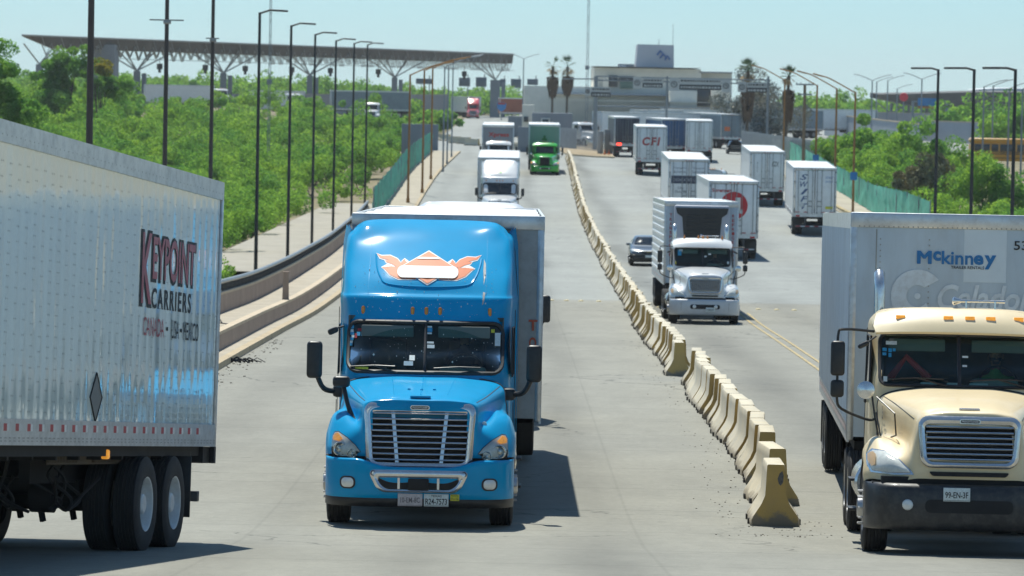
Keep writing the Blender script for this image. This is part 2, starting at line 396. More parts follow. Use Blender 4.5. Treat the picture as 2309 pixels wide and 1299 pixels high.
sheet('service_path', mat('path concrete', (0.36, 0.33, 0.27), 0.9, var=0.12, vscale=0.4, dirt=0.3, bump=0.2, bscale=8),
      lambda y: -17.6 + 0.012*(y-240), lambda y: -12.9 + 0.010*(y-240), drange(228, 372, 6), 0, nx=3, flat=9.7).location.z = 0
pm = MB(); pm.grid([[(-18.3+0.012*(y-240), y, CH-11.2), (-17.6+0.012*(y-240), y, CH-9.71), (-12.9+0.01*(y-240), y, CH-9.71), (-12.2+0.01*(y-240), y, CH-11.2)] for y in drange(228, 372, 12)])
tag(pm.build('embankment', dirt_m), kind='structure')
# island with kerb between the carriageways at the plaza
isl = [(1275, 349), (1300, 352), (1340, 355), (1386, 357), (1372, 345), (1345, 330), (1320, 318), (1275, 312), (1210, 306), (1166, 304), (1168, 316), (1212, 326), (1262, 340)]
ip = [gnd(*q) for q in isl]
g = MB(); cI = sum(ip, Vector())/len(ip)
vs = [(p.x, p.y, rz(p.x, p.y)-0.2) for p in ip] + [(p.x, p.y, rz(p.x, p.y)+0.16) for p in ip] + [(cI.x+(p.x-cI.x)*.96, cI.y+(p.y-cI.y)*.96, rz(p.x, p.y)+0.17) for p in ip]; n = len(ip)
g.add(vs, [(i, (i+1) % n, n+(i+1) % n, n+i) for i in range(n)] + [(n+i, n+(i+1) % n, 2*n+(i+1) % n, 2*n+i) for i in range(n)], 0)
g.add([vs[2*n+i] for i in range(n)], [tuple(range(n))], 1)
tag(g.build('island', [kerb_m, mat('dry island soil', (0.33, 0.25, 0.16), 0.95, var=0.3, vscale=1.5, dirt=0.4, dirtcol=(0.2, 0.24, 0.07))]), kind='structure')
# painted lines
def line(pts, wd, m, nm, gaps=None):
    g = MB(); P = catmull([Vector(p) for p in pts], 14); G = []
    for i, p in enumerate(P):
        d = (P[min(i+1, len(P)-1)] - P[max(i-1, 0)]); n_ = Vector((d.y, -d.x, 0)).normalized()
        a = p - n_*wd/2; b_ = p + n_*wd/2
        G.append([(a.x, a.y, rz(a.x, a.y)+0.012), (b_.x, b_.y, rz(b_.x, b_.y)+0.012)])
    g.grid(G); return tag(g.build(nm, m), kind='structure')
for dx in (0, 0.30):
    line([(7.0+dx, 40, 0), (7.35+dx, 80, 0), (7.65+dx, 104, 0), (7.95+dx, 128, 0), (8.35+dx, 156, 0)], 0.085, lane_y, 'double_yellow_line')
line([(23.75, 200, 0), (23.75, 300, 0), (23.75, 420, 0)], 0.14, lane_y, 'edge_line')
# ceramic studs across both carriageways
stud_m = mat('worn stud paint', (0.66, 0.55, 0.3), 0.6, var=0.2, vscale=9)
g = MB()
for xs, Y0 in (((-6.3, 3.9), 166.6), ((4.9, 23.5), 160.5)):
    x = xs[0]
    while x < xs[1]:
        yy = Y0 + (x - xs[0])*-0.12 + random.uniform(-.08, .08); z = rz(x, yy)
        if random.random() > 0.12: g.lathe([(0.0, 0.055), (0.06, 0.05), (0.10, 0.022), (0.115, -0.02)], (x, yy, z), 'z', 10)
        x += 0.62 + random.uniform(-.1, .1)
tag(g.build('road_studs', stud_m), kind='structure')
# grit and litter swept against the barriers and the kerb
g = MB()
for _ in range(520):
    t = random.random()**1.6; Y = 52.5 + t*70
    bx = float(np.interp(Y, [54, 100, 133], [3.38, 3.9, 4.05]))
    x = bx + random.choice((-1, 1, 1))*abs(random.gauss(0.32, 0.22)); s = random.uniform(.003, .012)
    z = rz(x, Y); g.box(x-s, x+s, Y-s, Y+s, z-0.004, z+s*0.9)
for _ in range(150):
    Y = random.uniform(78, 120); x = -6.75 + abs(random.gauss(0, 0.35)); s = random.uniform(.006, .03); z = rz(x, Y); g.box(x-s, x+s, Y-s, Y+s, z-0.004, z+s*0.7)
tag(g.build('road_grit', mat('grit', (0.17, 0.15, 0.12), 0.95, var=0.4)), kind='stuff', label='dark grit and crumbs scattered along the foot of the concrete barriers', cat='grit')
# ------------------------------------------------------------------ concrete barriers
def barr_mat(end):
    m, nt, b = new_mat('barrier ' + ('end' if end else 'concrete')); N = nt.nodes.new; L = nt.links.new
    tc = N('ShaderNodeNewGeometry'); oi = N('ShaderNodeObjectInfo')
    n = N('ShaderNodeTexNoise'); n.inputs['Scale'].default_value = 2.2; n.inputs['Detail'].default_value = 7; n.inputs['Roughness'].default_value = 0.65; L(tc.outputs['Position'], n.inputs['Vector'])
    r = N('ShaderNodeMapRange'); r.inputs[1].default_value = 0.42; r.inputs[2].default_value = 0.66
    r.inputs[3].default_value = 0; r.inputs[4].default_value = 1; L(n.outputs[0], r.inputs[0])
    mx = N('ShaderNodeMix'); mx.data_type = 'RGBA'; L(r.outputs[0], mx.inputs[0])
    mx.inputs[6].default_value = (0.52, 0.36, 0.12, 1) if end else (0.60, 0.53, 0.39, 1)
    mx.inputs[7].default_value = (0.46, 0.33, 0.13, 1) if end else (0.54, 0.50, 0.41, 1)
    # bare worn concrete along the foot
    t2 = N('ShaderNodeTexCoord'); s2 = N('ShaderNodeSeparateXYZ'); L(t2.outputs['Object'], s2.inputs[0])
    n2 = N('ShaderNodeTexNoise'); n2.inputs['Scale'].default_value = 5; n2.inputs['Detail'].default_value = 6; L(tc.outputs['Position'], n2.inputs['Vector'])
    a = N('ShaderNodeMath'); a.operation = 'MULTIPLY_ADD'; L(n2.outputs[0], a.inputs[0]); a.inputs[1].default_value = 0.35; L(s2.outputs[2], a.inputs[2])
    r2 = N('ShaderNodeMapRange'); L(a.outputs[0], r2.inputs[0]); r2.inputs[1].default_value = 0.28; r2.inputs[2].default_value = 0.33; r2.inputs[3].default_value = 0.85; r2.inputs[4].default_value = 0
    m2 = N('ShaderNodeMix'); m2.data_type = 'RGBA'; L(r2.outputs[0], m2.inputs[0]); L(mx.outputs[2], m2.inputs[6]); m2.inputs[7].default_value = (0.22, 0.20, 0.17, 1) if end else (0.36, 0.31, 0.23, 1)
    hv = N('ShaderNodeHueSaturation'); L(m2.outputs[2], hv.inputs['Color'])
    rv = N('ShaderNodeMapRange'); L(oi.outputs['Random'], rv.inputs[0]); rv.inputs[3].default_value = 0.88; rv.inputs[4].default_value = 1.1; L(rv.outputs[0], hv.inputs['Value'])
    n3 = N('ShaderNodeTexNoise'); n3.inputs['Scale'].default_value = 40; n3.inputs['Detail'].default_value = 5; L(tc.outputs['Position'], n3.inputs['Vector'])
    bp = N('ShaderNodeBump'); bp.inputs['Strength'].default_value = 0.4; bp.inputs['Distance'].default_value = 0.01; L(n3.outputs[0], bp.inputs['Height']); L(bp.outputs[0], b.inputs['Normal'])
    L(hv.outputs[0], b.inputs['Base Color']); b.inputs['Roughness'].default_value = 0.85; return m
BM, BE = barr_mat(False), barr_mat(True)
def barrier_mesh(seed, Ln=1.93):
    rnd = random.Random(seed); pr = [(0.315, 0.0), (0.318, 0.075), (0.285, 0.135), (0.185, 0.29), (0.138, 0.40), (0.122, 0.68), (0.116, 0.788), (0.104, 0.80)]
    half = pr; full = [(x, z) for x, z in half] + [(-x, z) for x, z in half[::-1]]; g = MB(); G = []; K = 14
    for k in range(K+1):
        y = Ln*k/K; row = []
        for i, (x, z) in enumerate(full):
            e = 0.012 if i in (0, 1, 2, len(full)-1, len(full)-2, len(full)-3) else 0.003
            chip = (k in (0, K) and rnd.random() < 0.35)
            row.append((x*(0.985 if k in (0, K) else 1) + rnd.gauss(0, e)*(1.2 if chip else .6), y + (0.01 if k == 0 else -0.01 if k == K else 0) + (rnd.uniform(0, .03)*(1 if k == 0 else -1) if chip else 0), max(0, z + (rnd.gauss(0, e*.4) if z > 0 else 0))))
        # foot slots are uncut: dark boxes below carry their shade as colour
        G.append(row)
    g.grid(G, 0); n = len(full)
    g.add(G[0], [tuple(range(n))], 1); g.add(G[-1], [tuple(range(n))], 1)
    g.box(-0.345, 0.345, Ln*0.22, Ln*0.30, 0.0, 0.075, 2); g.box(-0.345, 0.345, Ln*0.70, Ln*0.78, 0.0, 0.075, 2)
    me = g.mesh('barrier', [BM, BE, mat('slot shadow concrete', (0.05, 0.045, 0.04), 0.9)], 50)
    return me
bmesh_list = [barrier_mesh(i) for i in range(5)]
_bp = [gnd(*q) for q in ((1684, 1093), (1661, 1045), (1641, 1021), (1625, 997), (1608, 976), (1583, 936), (1571, 919), (1557, 902), (1545, 886), (1512, 848), (1480, 804.6), (1448, 766), (1416, 702), (1376, 636), (1352, 588), (1306, 488), (1290, 420), (1277, 362))]
def bxf(Y): return float(np.interp(Y, [p.y for p in _bp], [p.x + .30 for p in _bp]))
nb = 0; Y = 53.6; rb = random.Random(3)
blab = {0: 'nearest concrete barrier, end-on with a dark scraped patch and a bare grey foot',
        1: 'second barrier in line, standing right behind and right of the nearest one',
        2: 'third barrier in line, pale side and chipped corner, jutting left'}
b0, b1 = gnd(1739, 1187), gnd(1752, 1141); yy = gnd(1684, 1093).y; y2 = gnd(1512, 848).y
starts = [b0.y, b1.y]
while yy < y2 - 3.4: starts.append(yy); yy += 1.98 + rb.uniform(0, .06)
ng = len(starts); yy = y2
while yy < 425: starts.append(yy); yy += 1.98 + rb.uniform(0, .10)
ORD = 'first second third fourth fifth sixth seventh eighth ninth tenth eleventh twelfth thirteenth fourteenth fifteenth sixteenth seventeenth eighteenth nineteenth'.split()
def ordn(n):
    if n < 20: return ORD[n-1]
    t, u = divmod(n, 10); tw = ['twent', 'thirt', 'fort', 'fift', 'sixt', 'sevent'][t-2]
    return tw+'ieth' if u == 0 else tw+'y-'+ORD[u-1]
def bl_(i):
    if i >= 70: return 'small distant cream barrier in the far half of the dividing line'
    k = 'cream barrier with ochre end face' if i < 15 else 'cream and yellow barrier'
    return f'{k}, {ordn(i+1)} counted from the near end of the dividing line'
for i, Y in enumerate(starts):
    x = bxf(Y) + rb.uniform(-.035, .035) + (0.07 if i >= ng-3 and i < ng else 0) - (.09 if i in (ng, ng+19, ng+27) else 0); dxy = bxf(Y+2.0) - bxf(Y)
    if i == 0: x, dxy = b0.x+.05, 0.06
    if i == 1: x, dxy = b1.x, -.06
    o = link('concrete_barrier', bmesh_list[i % 5]); o.location = (x, Y, rz(x, Y)-0.005)
    o.rotation_euler = (-math.atan2(rz(x, Y) - rz(x, Y+2.0), 2.0), 0, -math.atan2(dxy + (.035 if i > 1 else 0), 2.0) + (rb.uniform(-.035, .035) if i > 1 else 0))
    tag(o, blab.get(i, bl_(i)), 'barrier', 'concrete barriers dividing the road')
# grey patch on the nearest barrier's end
g = MB(); poly_on(g, [(0.02, .62), (0.045, .69), (0.08, .72), (0.098, .66), (0.09, .57), (0.06, .53), (0.035, .56)], (0, 0.006, 0), (1, 0, 0), (0, 0, 1))
patch = g.build('scraped_patch', mat('scraped concrete', (0.13, 0.13, 0.13), 0.9, var=0.3, vscale=30)); patch.parent = [o for o in C.objects if o.name == 'concrete_barrier'][0]
# far barriers: a short row across the left carriageway and beside the island
far = [(994, 300), (1010, 303), (1036, 322), (1061, 324), (1079, 328), (1172, 341), (1262, 346), (1268, 366)]
fl = ['first', 'second', 'third', 'fourth', 'fifth']
for i, (px, py) in enumerate([(995, 315), (1014, 318), (1037, 323), (1060, 325), (1080, 329)]):
    p = gnd(px, py); o = link('concrete_barrier', bmesh_list[i % 5]); o.location = p; o.rotation_euler.z = 0.5 + i*0.12
    tag(o, f'{fl[i]} from the left in the far yellow barrier row left of the grey truck', 'barrier', 'far yellow barriers at the checkpoint entrance')
for i, (px, py) in enumerate([(1172, 341), (1180, 338)]):
    p = gnd(px, py); o = link('concrete_barrier', bmesh_list[i]); o.location = p; o.rotation_euler.z = 0.6
    tag(o, 'far yellow barrier just right of the grey truck' + (', the rear one' if i else ', the front one'), 'barrier', 'far yellow barriers at the checkpoint entrance')
# ------------------------------------------------------------------ roadside walls on the left
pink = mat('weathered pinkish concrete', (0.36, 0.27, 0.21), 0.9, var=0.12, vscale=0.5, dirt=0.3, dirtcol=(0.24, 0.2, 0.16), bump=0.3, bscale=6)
cap_m = mat('cream coping concrete', (0.55, 0.45, 0.32), 0.9, var=0.1, vscale=0.7, dirt=0.3)  # cream coping, paler than the pinkish wall below it
steel = mat('dull galvanised steel', (0.30, 0.31, 0.31), 0.45, metal=0.6, var=0.15, vscale=1)
dark_st = mat('dark steel', (0.06, 0.062, 0.066), 0.5, var=0.2, vscale=4)
def wall(name, label, xc, th, h0, h1, y0, y1, m, mcap=None, st=5, base=0.0):
    root = thing(name, label, 'wall', (xc, y0, rz(xc, y0)))
    g = MB(); G = []; G2 = []
    for y in drange(y0, y1, st):
        z = rz(xc, y) - root.location.z; yy = y - y0
        G.append([(th/2, yy, z+h0), (th/2-0.03, yy, z+h1-0.08)]); G2.append([(-th/2, yy, z+h0), (-th/2+0.03, yy, z+h1-0.08)])
    g.grid(G); g.grid(G2)
    for A in (0, -1): g.add([G[A][0], G[A][1], G2[A][1], G2[A][0]], [(0, 1, 2, 3)])
    g.build('wall_face', m, root)
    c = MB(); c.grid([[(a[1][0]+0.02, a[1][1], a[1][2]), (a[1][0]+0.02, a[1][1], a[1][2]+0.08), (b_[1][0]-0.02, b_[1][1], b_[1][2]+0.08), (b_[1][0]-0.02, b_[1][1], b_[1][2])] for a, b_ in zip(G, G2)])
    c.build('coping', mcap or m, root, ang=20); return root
wall('parapet_wall', 'low pinkish concrete wall with a cream top beside the left road edge', -7.45, 0.26, 0.0, 0.62, 42, 238, pink, cap_m)
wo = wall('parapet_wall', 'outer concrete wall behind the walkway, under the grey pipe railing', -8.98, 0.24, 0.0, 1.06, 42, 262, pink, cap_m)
rr_ = thing('pipe_railing', 'long grey pipe railing with dark mesh on top of the outer concrete wall', 'railing', (-8.98, 42, rz(-8.98, 42)+1.06))
g = MB(); pp = []
for y in drange(42, 262, 4): pp.append((0, y-42, rz(-8.98, y)+1.06-rr_.location.z+0.30))
g.tube(pp, 0.075, 8); g.build('rail', steel, rr_)
g = MB()
for y in drange(42, 262, 2.0):
    z = rz(-8.98, y)+1.06-rr_.location.z; g.box(-.03, .03, y-42-.03, y-42+.03, z-.02, z+.28)
g.build('posts', dark_st, rr_)['kind'] = 'stuff'
g = MB()
for y in drange(42, 262, 0.30):
    z = rz(-8.98, y)+1.06-rr_.location.z; yy = y-42
    g.tube([(0.0, yy, z), (0.02, yy+.15, z+.26)], 0.012, 4); g.tube([(0.02, yy+.3, z), (0.0, yy+.15, z+.26)], 0.012, 4)
g.build('mesh_panel', dark_st, rr_)
# post and broken wall end on the walkway
p = gnd(733, 640, 0.4); g = MB(); g.prism([(-.11, 0), (.11, 0), (.085, 1.0), (-.085, 1.0)], 'y', -.1, .1); g.rbox(-.11, .11, -.12, .12, 1.0, 1.05, .01)
tag(g.build('concrete_post', pink, loc=(-7.5, 141, rz(-7.5, 141)+0.5)), 'lone pinkish square concrete post standing on the low wall', 'post')
deb = thing('broken_railing', 'leaning grey plate with orange scrapes where the outer wall is broken', 'debris', (-8.6, 118, rz(-8.6, 118)+0.4))
g = MB(); g.T = Matrix.Rotation(R(-22), 4, 'Y'); g.rbox(-.04, .04, -.5, .5, 0, 1.15, .01); g.build('plate', mat('scuffed plate', (0.25, 0.26, 0.25), 0.6, var=0.3, vscale=4, dirt=0.7, dirtcol=(0.5, 0.2, 0.1)), deb)
g = MB(); g.tube([(.15, -.3, .05), (.5, -.1, .1), (.9, -.2, .06)], .02, 6); g.tube([(0, 0.2, .9), (.3, 0, .5), (.6, -.3, .1)], .018, 6); g.build('bent_bar', dark_st, deb)
# rubber scrap on the shoulder
p = gnd(515, 818); g = MB()
for k in range(9):
    a = k*.5; g.tube([(-.35+.1*k, .03*math.sin(a*3), .03), (-.2+.1*k, .1*math.sin(a), .10+.03*math.sin(a*5)), (0.0+.1*k, .08*math.cos(a*2), .02)], .035-.003*k, 5)
tag(g.build('tyre_scrap', mat('torn rubber', (0.025, 0.025, 0.027), 0.8), loc=(p.x+.1, p.y, p.z+.01)), 'torn black strip of tyre lying at the left kerb', 'tyre scrap')
# ------------------------------------------------------------------ shared vehicle materials
chrome = mat('chrome', (0.70, 0.70, 0.69), 0.17, metal=0.85, var=0.05, vscale=6, dirt=0.25, dirtcol=(0.35, 0.33, 0.3))
black_pl = mat('black plastic', (0.014, 0.015, 0.017), 0.42, var=0.25, vscale=6, dirt=0.18, dirtcol=(0.09, 0.08, 0.07))
under_m = mat('dark chassis', (0.016, 0.016, 0.017), 0.8, var=0.3, vscale=3)
rubber = mat('tyre rubber', (0.018, 0.019, 0.021), 0.78, var=0.25, vscale=5, dirt=0.35, dirtcol=(0.06, 0.055, 0.05), bump=0.15, bscale=30)
rim_white = mat('white painted rim', (0.62, 0.64, 0.64), 0.4, var=0.08, vscale=5, dirt=0.25)
rim_alu = mat('aluminium rim', (0.5, 0.5, 0.5), 0.3, metal=0.8, var=0.1, vscale=6, dirt=0.3, dirtcol=(0.2, 0.17, 0.13))
amber = mat('amber lens', (0.75, 0.24, 0.02), 0.25, coat=0.6, var=0.15, vscale=30)
amber_lit = mat('lit amber lamp', (0.9, 0.36, 0.04), 0.3, emit=0.45, var=0.2, vscale=25)
red_lens = mat('red lens', (0.5, 0.015, 0.015), 0.25, coat=0.5)
red_lit = mat('lit brake lamp', (1, 0.06, 0.03), 0.3, emit=2.2)
lens_clear = glass_mat('clear lens', (0.86, 0.9, 0.9), 0.05)
refl_m = mat('lamp reflector', (0.72, 0.74, 0.72), 0.35, metal=0.25, var=0.1, vscale=12)
glass_w = glass_mat('windscreen glass', (0.58, 0.76, 0.73), 0.03)
glass_dark = mat('dark side glass', (0.012, 0.016, 0.018), 0.06, var=0.2, vscale=3, spec=0.8)
gasket = mat('rubber gasket', (0.02, 0.02, 0.022), 0.5, var=0.2)
int_m = mat('cab interior trim', (0.085, 0.10, 0.095), 0.85, var=0.2, vscale=4)
int_l = mat('grey dashboard', (0.26, 0.29, 0.26), 0.8, var=0.15, vscale=4)
tape_r = mat('red reflective tape', (0.42, 0.03, 0.04), 0.4); tape_w = mat('white reflective tape', (0.72, 0.72, 0.7), 0.4)
paper = mat('white sticker', (0.66, 0.72, 0.70), 0.6, var=0.12, vscale=40)
blue_st = mat('blue sticker', (0.03, 0.30, 0.52), 0.5, var=0.2, vscale=30)
yel_st = mat('yellow plastic', (0.65, 0.62, 0.05), 0.5, var=0.3, vscale=30)
ink = mat('black lettering', (0.015, 0.015, 0.018), 0.6); ink_b = mat('blue lettering', (0.01, 0.16, 0.42), 0.5, var=0.08)
ink_r = mat('red lettering', (0.42, 0.03, 0.03), 0.5, var=0.15, vscale=6)
skin = mat('skin', (0.34, 0.19, 0.13), 0.6, var=0.08, vscale=9); cloth_d = mat('dark shirt', (0.03, 0.04, 0.06), 0.9, var=0.2, vscale=9); hair_m = mat('dark hair', (0.012, 0.01, 0.009), 0.7)
hivis = mat('green safety vest', (0.10, 0.42, 0.10), 0.8, var=0.15, vscale=12)
def seat(X, Y, slope=None, a=1.2, b=6.0):
    sl = (rz(X, Y+b) - rz(X, Y+a)) / (b-a) if slope is None else slope
    return sl, rz(X, Y+a) - sl*a
# ------------------------------------------------------------------ wheels
_wm = {}
def wheel(parent, x, y, side, r=0.51, wd=0.29, rim=None, detail=True, name='wheel', z=None, lo=False, front=True):
    """side +1: outer face towards +x"""
    rim = rim or rim_alu; key = (round(r, 2), round(wd, 2), side, rim.name, detail, front, lo)
    if key not in _wm:
        g = MB(); h = wd/2; pr = [(r*.57, h*.92), (r*.62, h*1.0), (r*.80, h*1.03), (r*.93, h*.98), (r*.985, h*.86)]
        if not lo:
            for q in (.62, .34, .05, -.05-.17, -.5): pr += [(r, h*q+.03), (r, h*q+.008), (r*.972, h*q), (r, h*q-.008)]
        pr += [(r, -h*.8), (r*.985, -h*.88), (r*.93, -h*.98), (r*.8, -h*1.03), (r*.57, -h*.95)]
        pr2 = sorted([(a, b) for a, b in pr], key=lambda q: -q[1]) if False else pr
        g.lathe([(a, b*side) for a, b in pr2], (0, 0, 0), 'x', 16 if lo else 40)
        t = g.mesh('tyre', rubber, 30)
        g = MB(); a = r*.575
        if front: prof = [(a, h*.95), (a*.95, h*.80), (a*.90, h*.78), (a*.84, h*.92), (a*.55, h*1.0), (a*.42, h*.98), (a*.36, h*1.35), (a*.30, h*1.42), (0.001, h*1.43)]
        else: prof = [(a, h*.98), (a*.96, h*.95), (a*.93, h*.75), (a*.90, h*.1), (a*.86, -h*.15), (a*.5, -h*.2), (a*.42, -h*.1), (a*.36, h*.7), (a*.30, h*.8), (0.001, h*.8)]
        g.lathe([(q, b*side) for q, b in prof], (0, 0, 0), 'x', 12 if lo else 32)
        if not lo:
            for k in range(10):
                q = 2*math.pi*k/10; rr = a*.68; xo = side*(h*1.02 if front else -h*.1); cx, cz = rr*math.cos(q), rr*math.sin(q)
                g.cyl((xo-side*.04, cx, cz), (xo+side*(.05 if front else .03), cx, cz), .016, .012, 6)
        _wm[key] = (t, g.mesh('rim', rim, 30))
    t, rm = _wm[key]
    o = link(name, t, parent, (x, y, z if z is not None else r)); link('rim', rm, o); return o
# ------------------------------------------------------------------ people behind the wheel
def driver(parent_loc, label, shirt, mask=False, rot=0.0, sc=1.0):
    """seated figure with hands on the wheel; body is one skinned surface facing -y"""
    V = [((0, .05, 0), .15), ((0, .03, .2), .15), ((0, 0, .42), .165), ((0, 0, .53), .09), ((0, -.01, .60), .055), ((0, -.02, .66), .06), ((0, -.025, .74), .088), ((0, -.015, .82), .085), ((0, 0, .875), .05)]
    E = [(i, i+1) for i in range(8)]
    def chain(start, pts):
        last = start
        for p, r in pts: V.append((p, r)); E.append((last, len(V)-1)); last = len(V)-1
        return last
    for s in (-1, 1):
        sh = chain(2, [((s*.17, 0, .46), .065), ((s*.24, -.14, .27), .048), ((s*.20, -.34, .26), .037), ((s*.16, -.42, .30), .03), ((s*.155, -.47, .32), .028)])
        for k, (dx, dz, l) in enumerate(((-.03, .012, .05), (-.01, .018, .06), (.01, .018, .056), (.03, .01, .045))):
            chain(sh, [((s*(.155+dx), -.50, .33+dz), .0095), ((s*(.155+dx), -.50-l*.6, .32+dz), .009), ((s*(.155+dx), -.50-l*.55, .29+dz), .008)])
        chain(sh-1, [((s*.12, -.46, .33), .011), ((s*.105, -.49, .345), .009)])
        chain(0, [((s*.10, -.1, -.04), .085), ((s*.13, -.45, -.02), .062), ((s*.13, -.52, -.40), .048), ((s*.13, -.62, -.44), .045)])
    me = bpy.data.meshes.new('p'); me.from_pydata([v[0] for v in V], E, []); o = bpy.data.objects.new('p', me); C.objects.link(o)
    sk = o.modifiers.new('s', 'SKIN'); o.modifiers.new('u', 'SUBSURF').levels = 2; sk.use_smooth_shade = True
    for i, v in enumerate(V): me.skin_vertices[0].data[i].radius = (v[1], v[1]); me.skin_vertices[0].data[i].use_root = (i == 0)
    dg = bpy.context.evaluated_depsgraph_get(); bpy.context.view_layer.update(); dg.update()
    e = o.evaluated_get(dg); m2 = bpy.data.meshes.new_from_object(e); bpy.data.objects.remove(o)
    m2.materials.clear(); m2.materials.append(skin); m2.materials.append(shirt); m2.materials.append(cloth_d)
    for p in m2.polygons:
        c = p.center; p.material_index = 0 if c.z > .60 or c.y < -.30 and c.z > .1 else (1 if c.z > -.02 and c.y > -.31 else 2)
        if mask and .66 < c.z < .745 and c.y < -.06: p.material_index = 2
        p.use_smooth = True
    m2.name = 'person'; root = link('person', m2, None, parent_loc); root.rotation_euler.z = rot
    g = MB(); g.rbox(-.035, -.018, -.112, -.10, .765, .775, .004); g.rbox(.018, .035, -.112, -.10, .765, .775, .004); g.build('eyes', ink, root)
    g = MB(); g.tube([(0, -.108, .775), (0, -.128, .745), (0, -.112, .735)], [.008, .014, .008], 6); g.rbox(-.028, .028, -.113, -.10, .70, .708, .003); g.rbox(-.098, -.084, -.03, .02, .72, .78, .006); g.rbox(.084, .098, -.03, .02, .72, .78, .006)
    g.build('face', skin, root)
    g = MB(); g.lathe([(0.001, .925), (.05, .917), (.085, .88), (.100, .83), (.098, .79)], (0, .008, 0), 'z', 18); g.build('hair', hair_m, root)
    return tag(root, label, 'person')
# ------------------------------------------------------------------ generic pieces
def ring(mb, P0, P1, ys, m=0, pull=None):
    """frame between two front-view outlines; ys = (back, front, front inner, back inner)"""
    n = len(P0); rows = [[(p[0], ys[0], p[1]) for p in P0], [(p[0], ys[1]+.012, p[1]) for p in P0]]
    for t, dy in ((.12, 0), (.5, -.012), (.88, 0)):
        rows.append([(a[0]+(b[0]-a[0])*t, ys[1]+(ys[2]-ys[1])*t+dy, a[1]+(b[1]-a[1])*t) for a, b in zip(P0, P1)])
    rows += [[(p[0], ys[2]+.012, p[1]) for p in P1], [(p[0], ys[3], p[1]) for p in P1]]
    for r in rows: r.append(r[0])
    if pull: rows = [[pull(Vector(q)) for q in r] for r in rows]
    mb.grid(rows, m); return mb
def trap(xt, xb, z0, z1, r, n=5):
    """rounded trapezoid outline symmetric about x = 0"""
    pts = rrect(-1, 1, z0, z1, r, n); out = []
    for x, z in pts:
        t = (z-z0)/(z1-z0); w_ = xb+(xt-xb)*t; out.append((math.copysign(w_-(1-abs(x)), x) if abs(x) > .3 else x*w_, z))
    return out
def full(rows):
    return [[(-p[0], p[1], p[2]) for p in r[:0:-1]] + list(r) for r in rows]
def fuel_side(root, y0, y1, m, lo=False, x=1.0):
    for s in (-1, 1):
        g = MB(); g.lathe([(0.001, y0), (.27, y0), (.30, y0+.03), (.30, y1-.03), (.27, y1), (0.001, y1)], (s*(x-.08), 0, .72), 'y', 20)
        t = g.build('fuel_tank', m, root)
        for z in (.38, .74): g = MB(); g.rbox(s*(x+.16)-.12, s*(x+.16)+.12, y0+.1, y0+.7, z, z+.035, .01); g.build('step', black_pl, root)
def chassis(root, y0, y1):
    g = MB()
    for s in (-1, 1): g.box(s*.43-.05, s*.43+.05, y0, y1, .75, 1.02)
    for y in drange(y0+.3, y1-.1, 1.1): g.box(-.4, .4, y-.05, y+.05, .8, .95)
    g.box(-.55, .55, y0+.1, y0+1.8, .45, 1.1); g.cyl((-1.0, y0+.75, .5), (1.0, y0+.75, .5), .07, n=8)
    g.build('chassis', under_m, root)
def interior(root, yb, yw, zb, zt, w_, dash=int_l, lo=False):
    g = MB()
    g.box(-w_, w_, yb, yb+.03, zb-.6, zt+.1); g.box(-w_, w_, yw+.1, yb, zb-.62, zb-.6); g.box(-w_-.02, -w_, yw+.5, yb, zb-.6, zt+.1); g.box(w_, w_+.02, yw+.5, yb, zb-.6, zt+.1); g.box(-w_, w_, yw+.55, yb, zt+.05, zt+.1)
    g.build('cab_lining', int_m, root)
    g = MB(); g.rbox(-w_*.93, w_*.93, yw+.18, yw+.72, zb-.30, zb-.02, .08); g.rbox(w_*.18, w_*.80, yw+.3, yw+.66, zb-.1, zb+.085, .06); d = g.build('dashboard', dash, root)
    for s in (-1, 1):
        g = MB(); g.rbox(s*.52-.27, s*.52+.27, yw+1.05, yw+1.6, zb-.42, zb-.26, .06); g.rbox(s*.52-.25, s*.52+.25, yw+1.52, yw+1.68, zb-.3, zb+.40, .07); g.rbox(s*.52-.13, s*.52+.13, yw+1.52, yw+1.64, zb+.40, zb+.58, .05)
        g.build('seat', int_m, root)
    g = MB(); P = []; a = R(62); c = Vector((.52, yw+.78, zb+.03))
    for k in range(20): q = 2*math.pi*k/20; P.append(c + Vector((.23*math.cos(q), .23*math.sin(q)*math.cos(a), .23*math.sin(q)*math.sin(a))))
    g.tube(P, .016, 6, closed=True); g.cyl(c, c+Vector((0, -.3, -.12)), .03, n=8); g.tube([P[0], c, P[10]], .014, 6); g.build('steering_wheel', black_pl, root)
    for s in (-1, 1):
        g = MB(); g.rbox(s*.5-.34, s*.5+.34, yw+.30, yw+.33, zt-.17, zt-.02, .015); g.build('sun_visor', mat('sun visor', (0.12, 0.14, 0.13), .8), root)
def plate(root, x, z, y, lines, col=paper, w_=.305, h=.155, m=None):
    g = MB(); g.rbox(x-w_/2, x+w_/2, y, y+.008, z, z+h, .004)
    p = g.build('licence_plate', col, root); g = MB()
    for body, bx, bz, bw, bh in lines: text_on(g, body, (x-w_/2+bx*w_, y-.003, z+bz*h), (1, 0, 0), (0, 0, 1), bw*w_, bh*h, bold=0.012)
    g.add([(x-w_/2+.008, y-.002, z+.008), (x+w_/2-.008, y-.002, z+.008), (x+w_/2-.008, y-.002, z+.012), (x-w_/2+.008, y-.002, z+.012)], [(0, 1, 2, 3)])
    g.build('plate_lettering', m or ink, p); return p
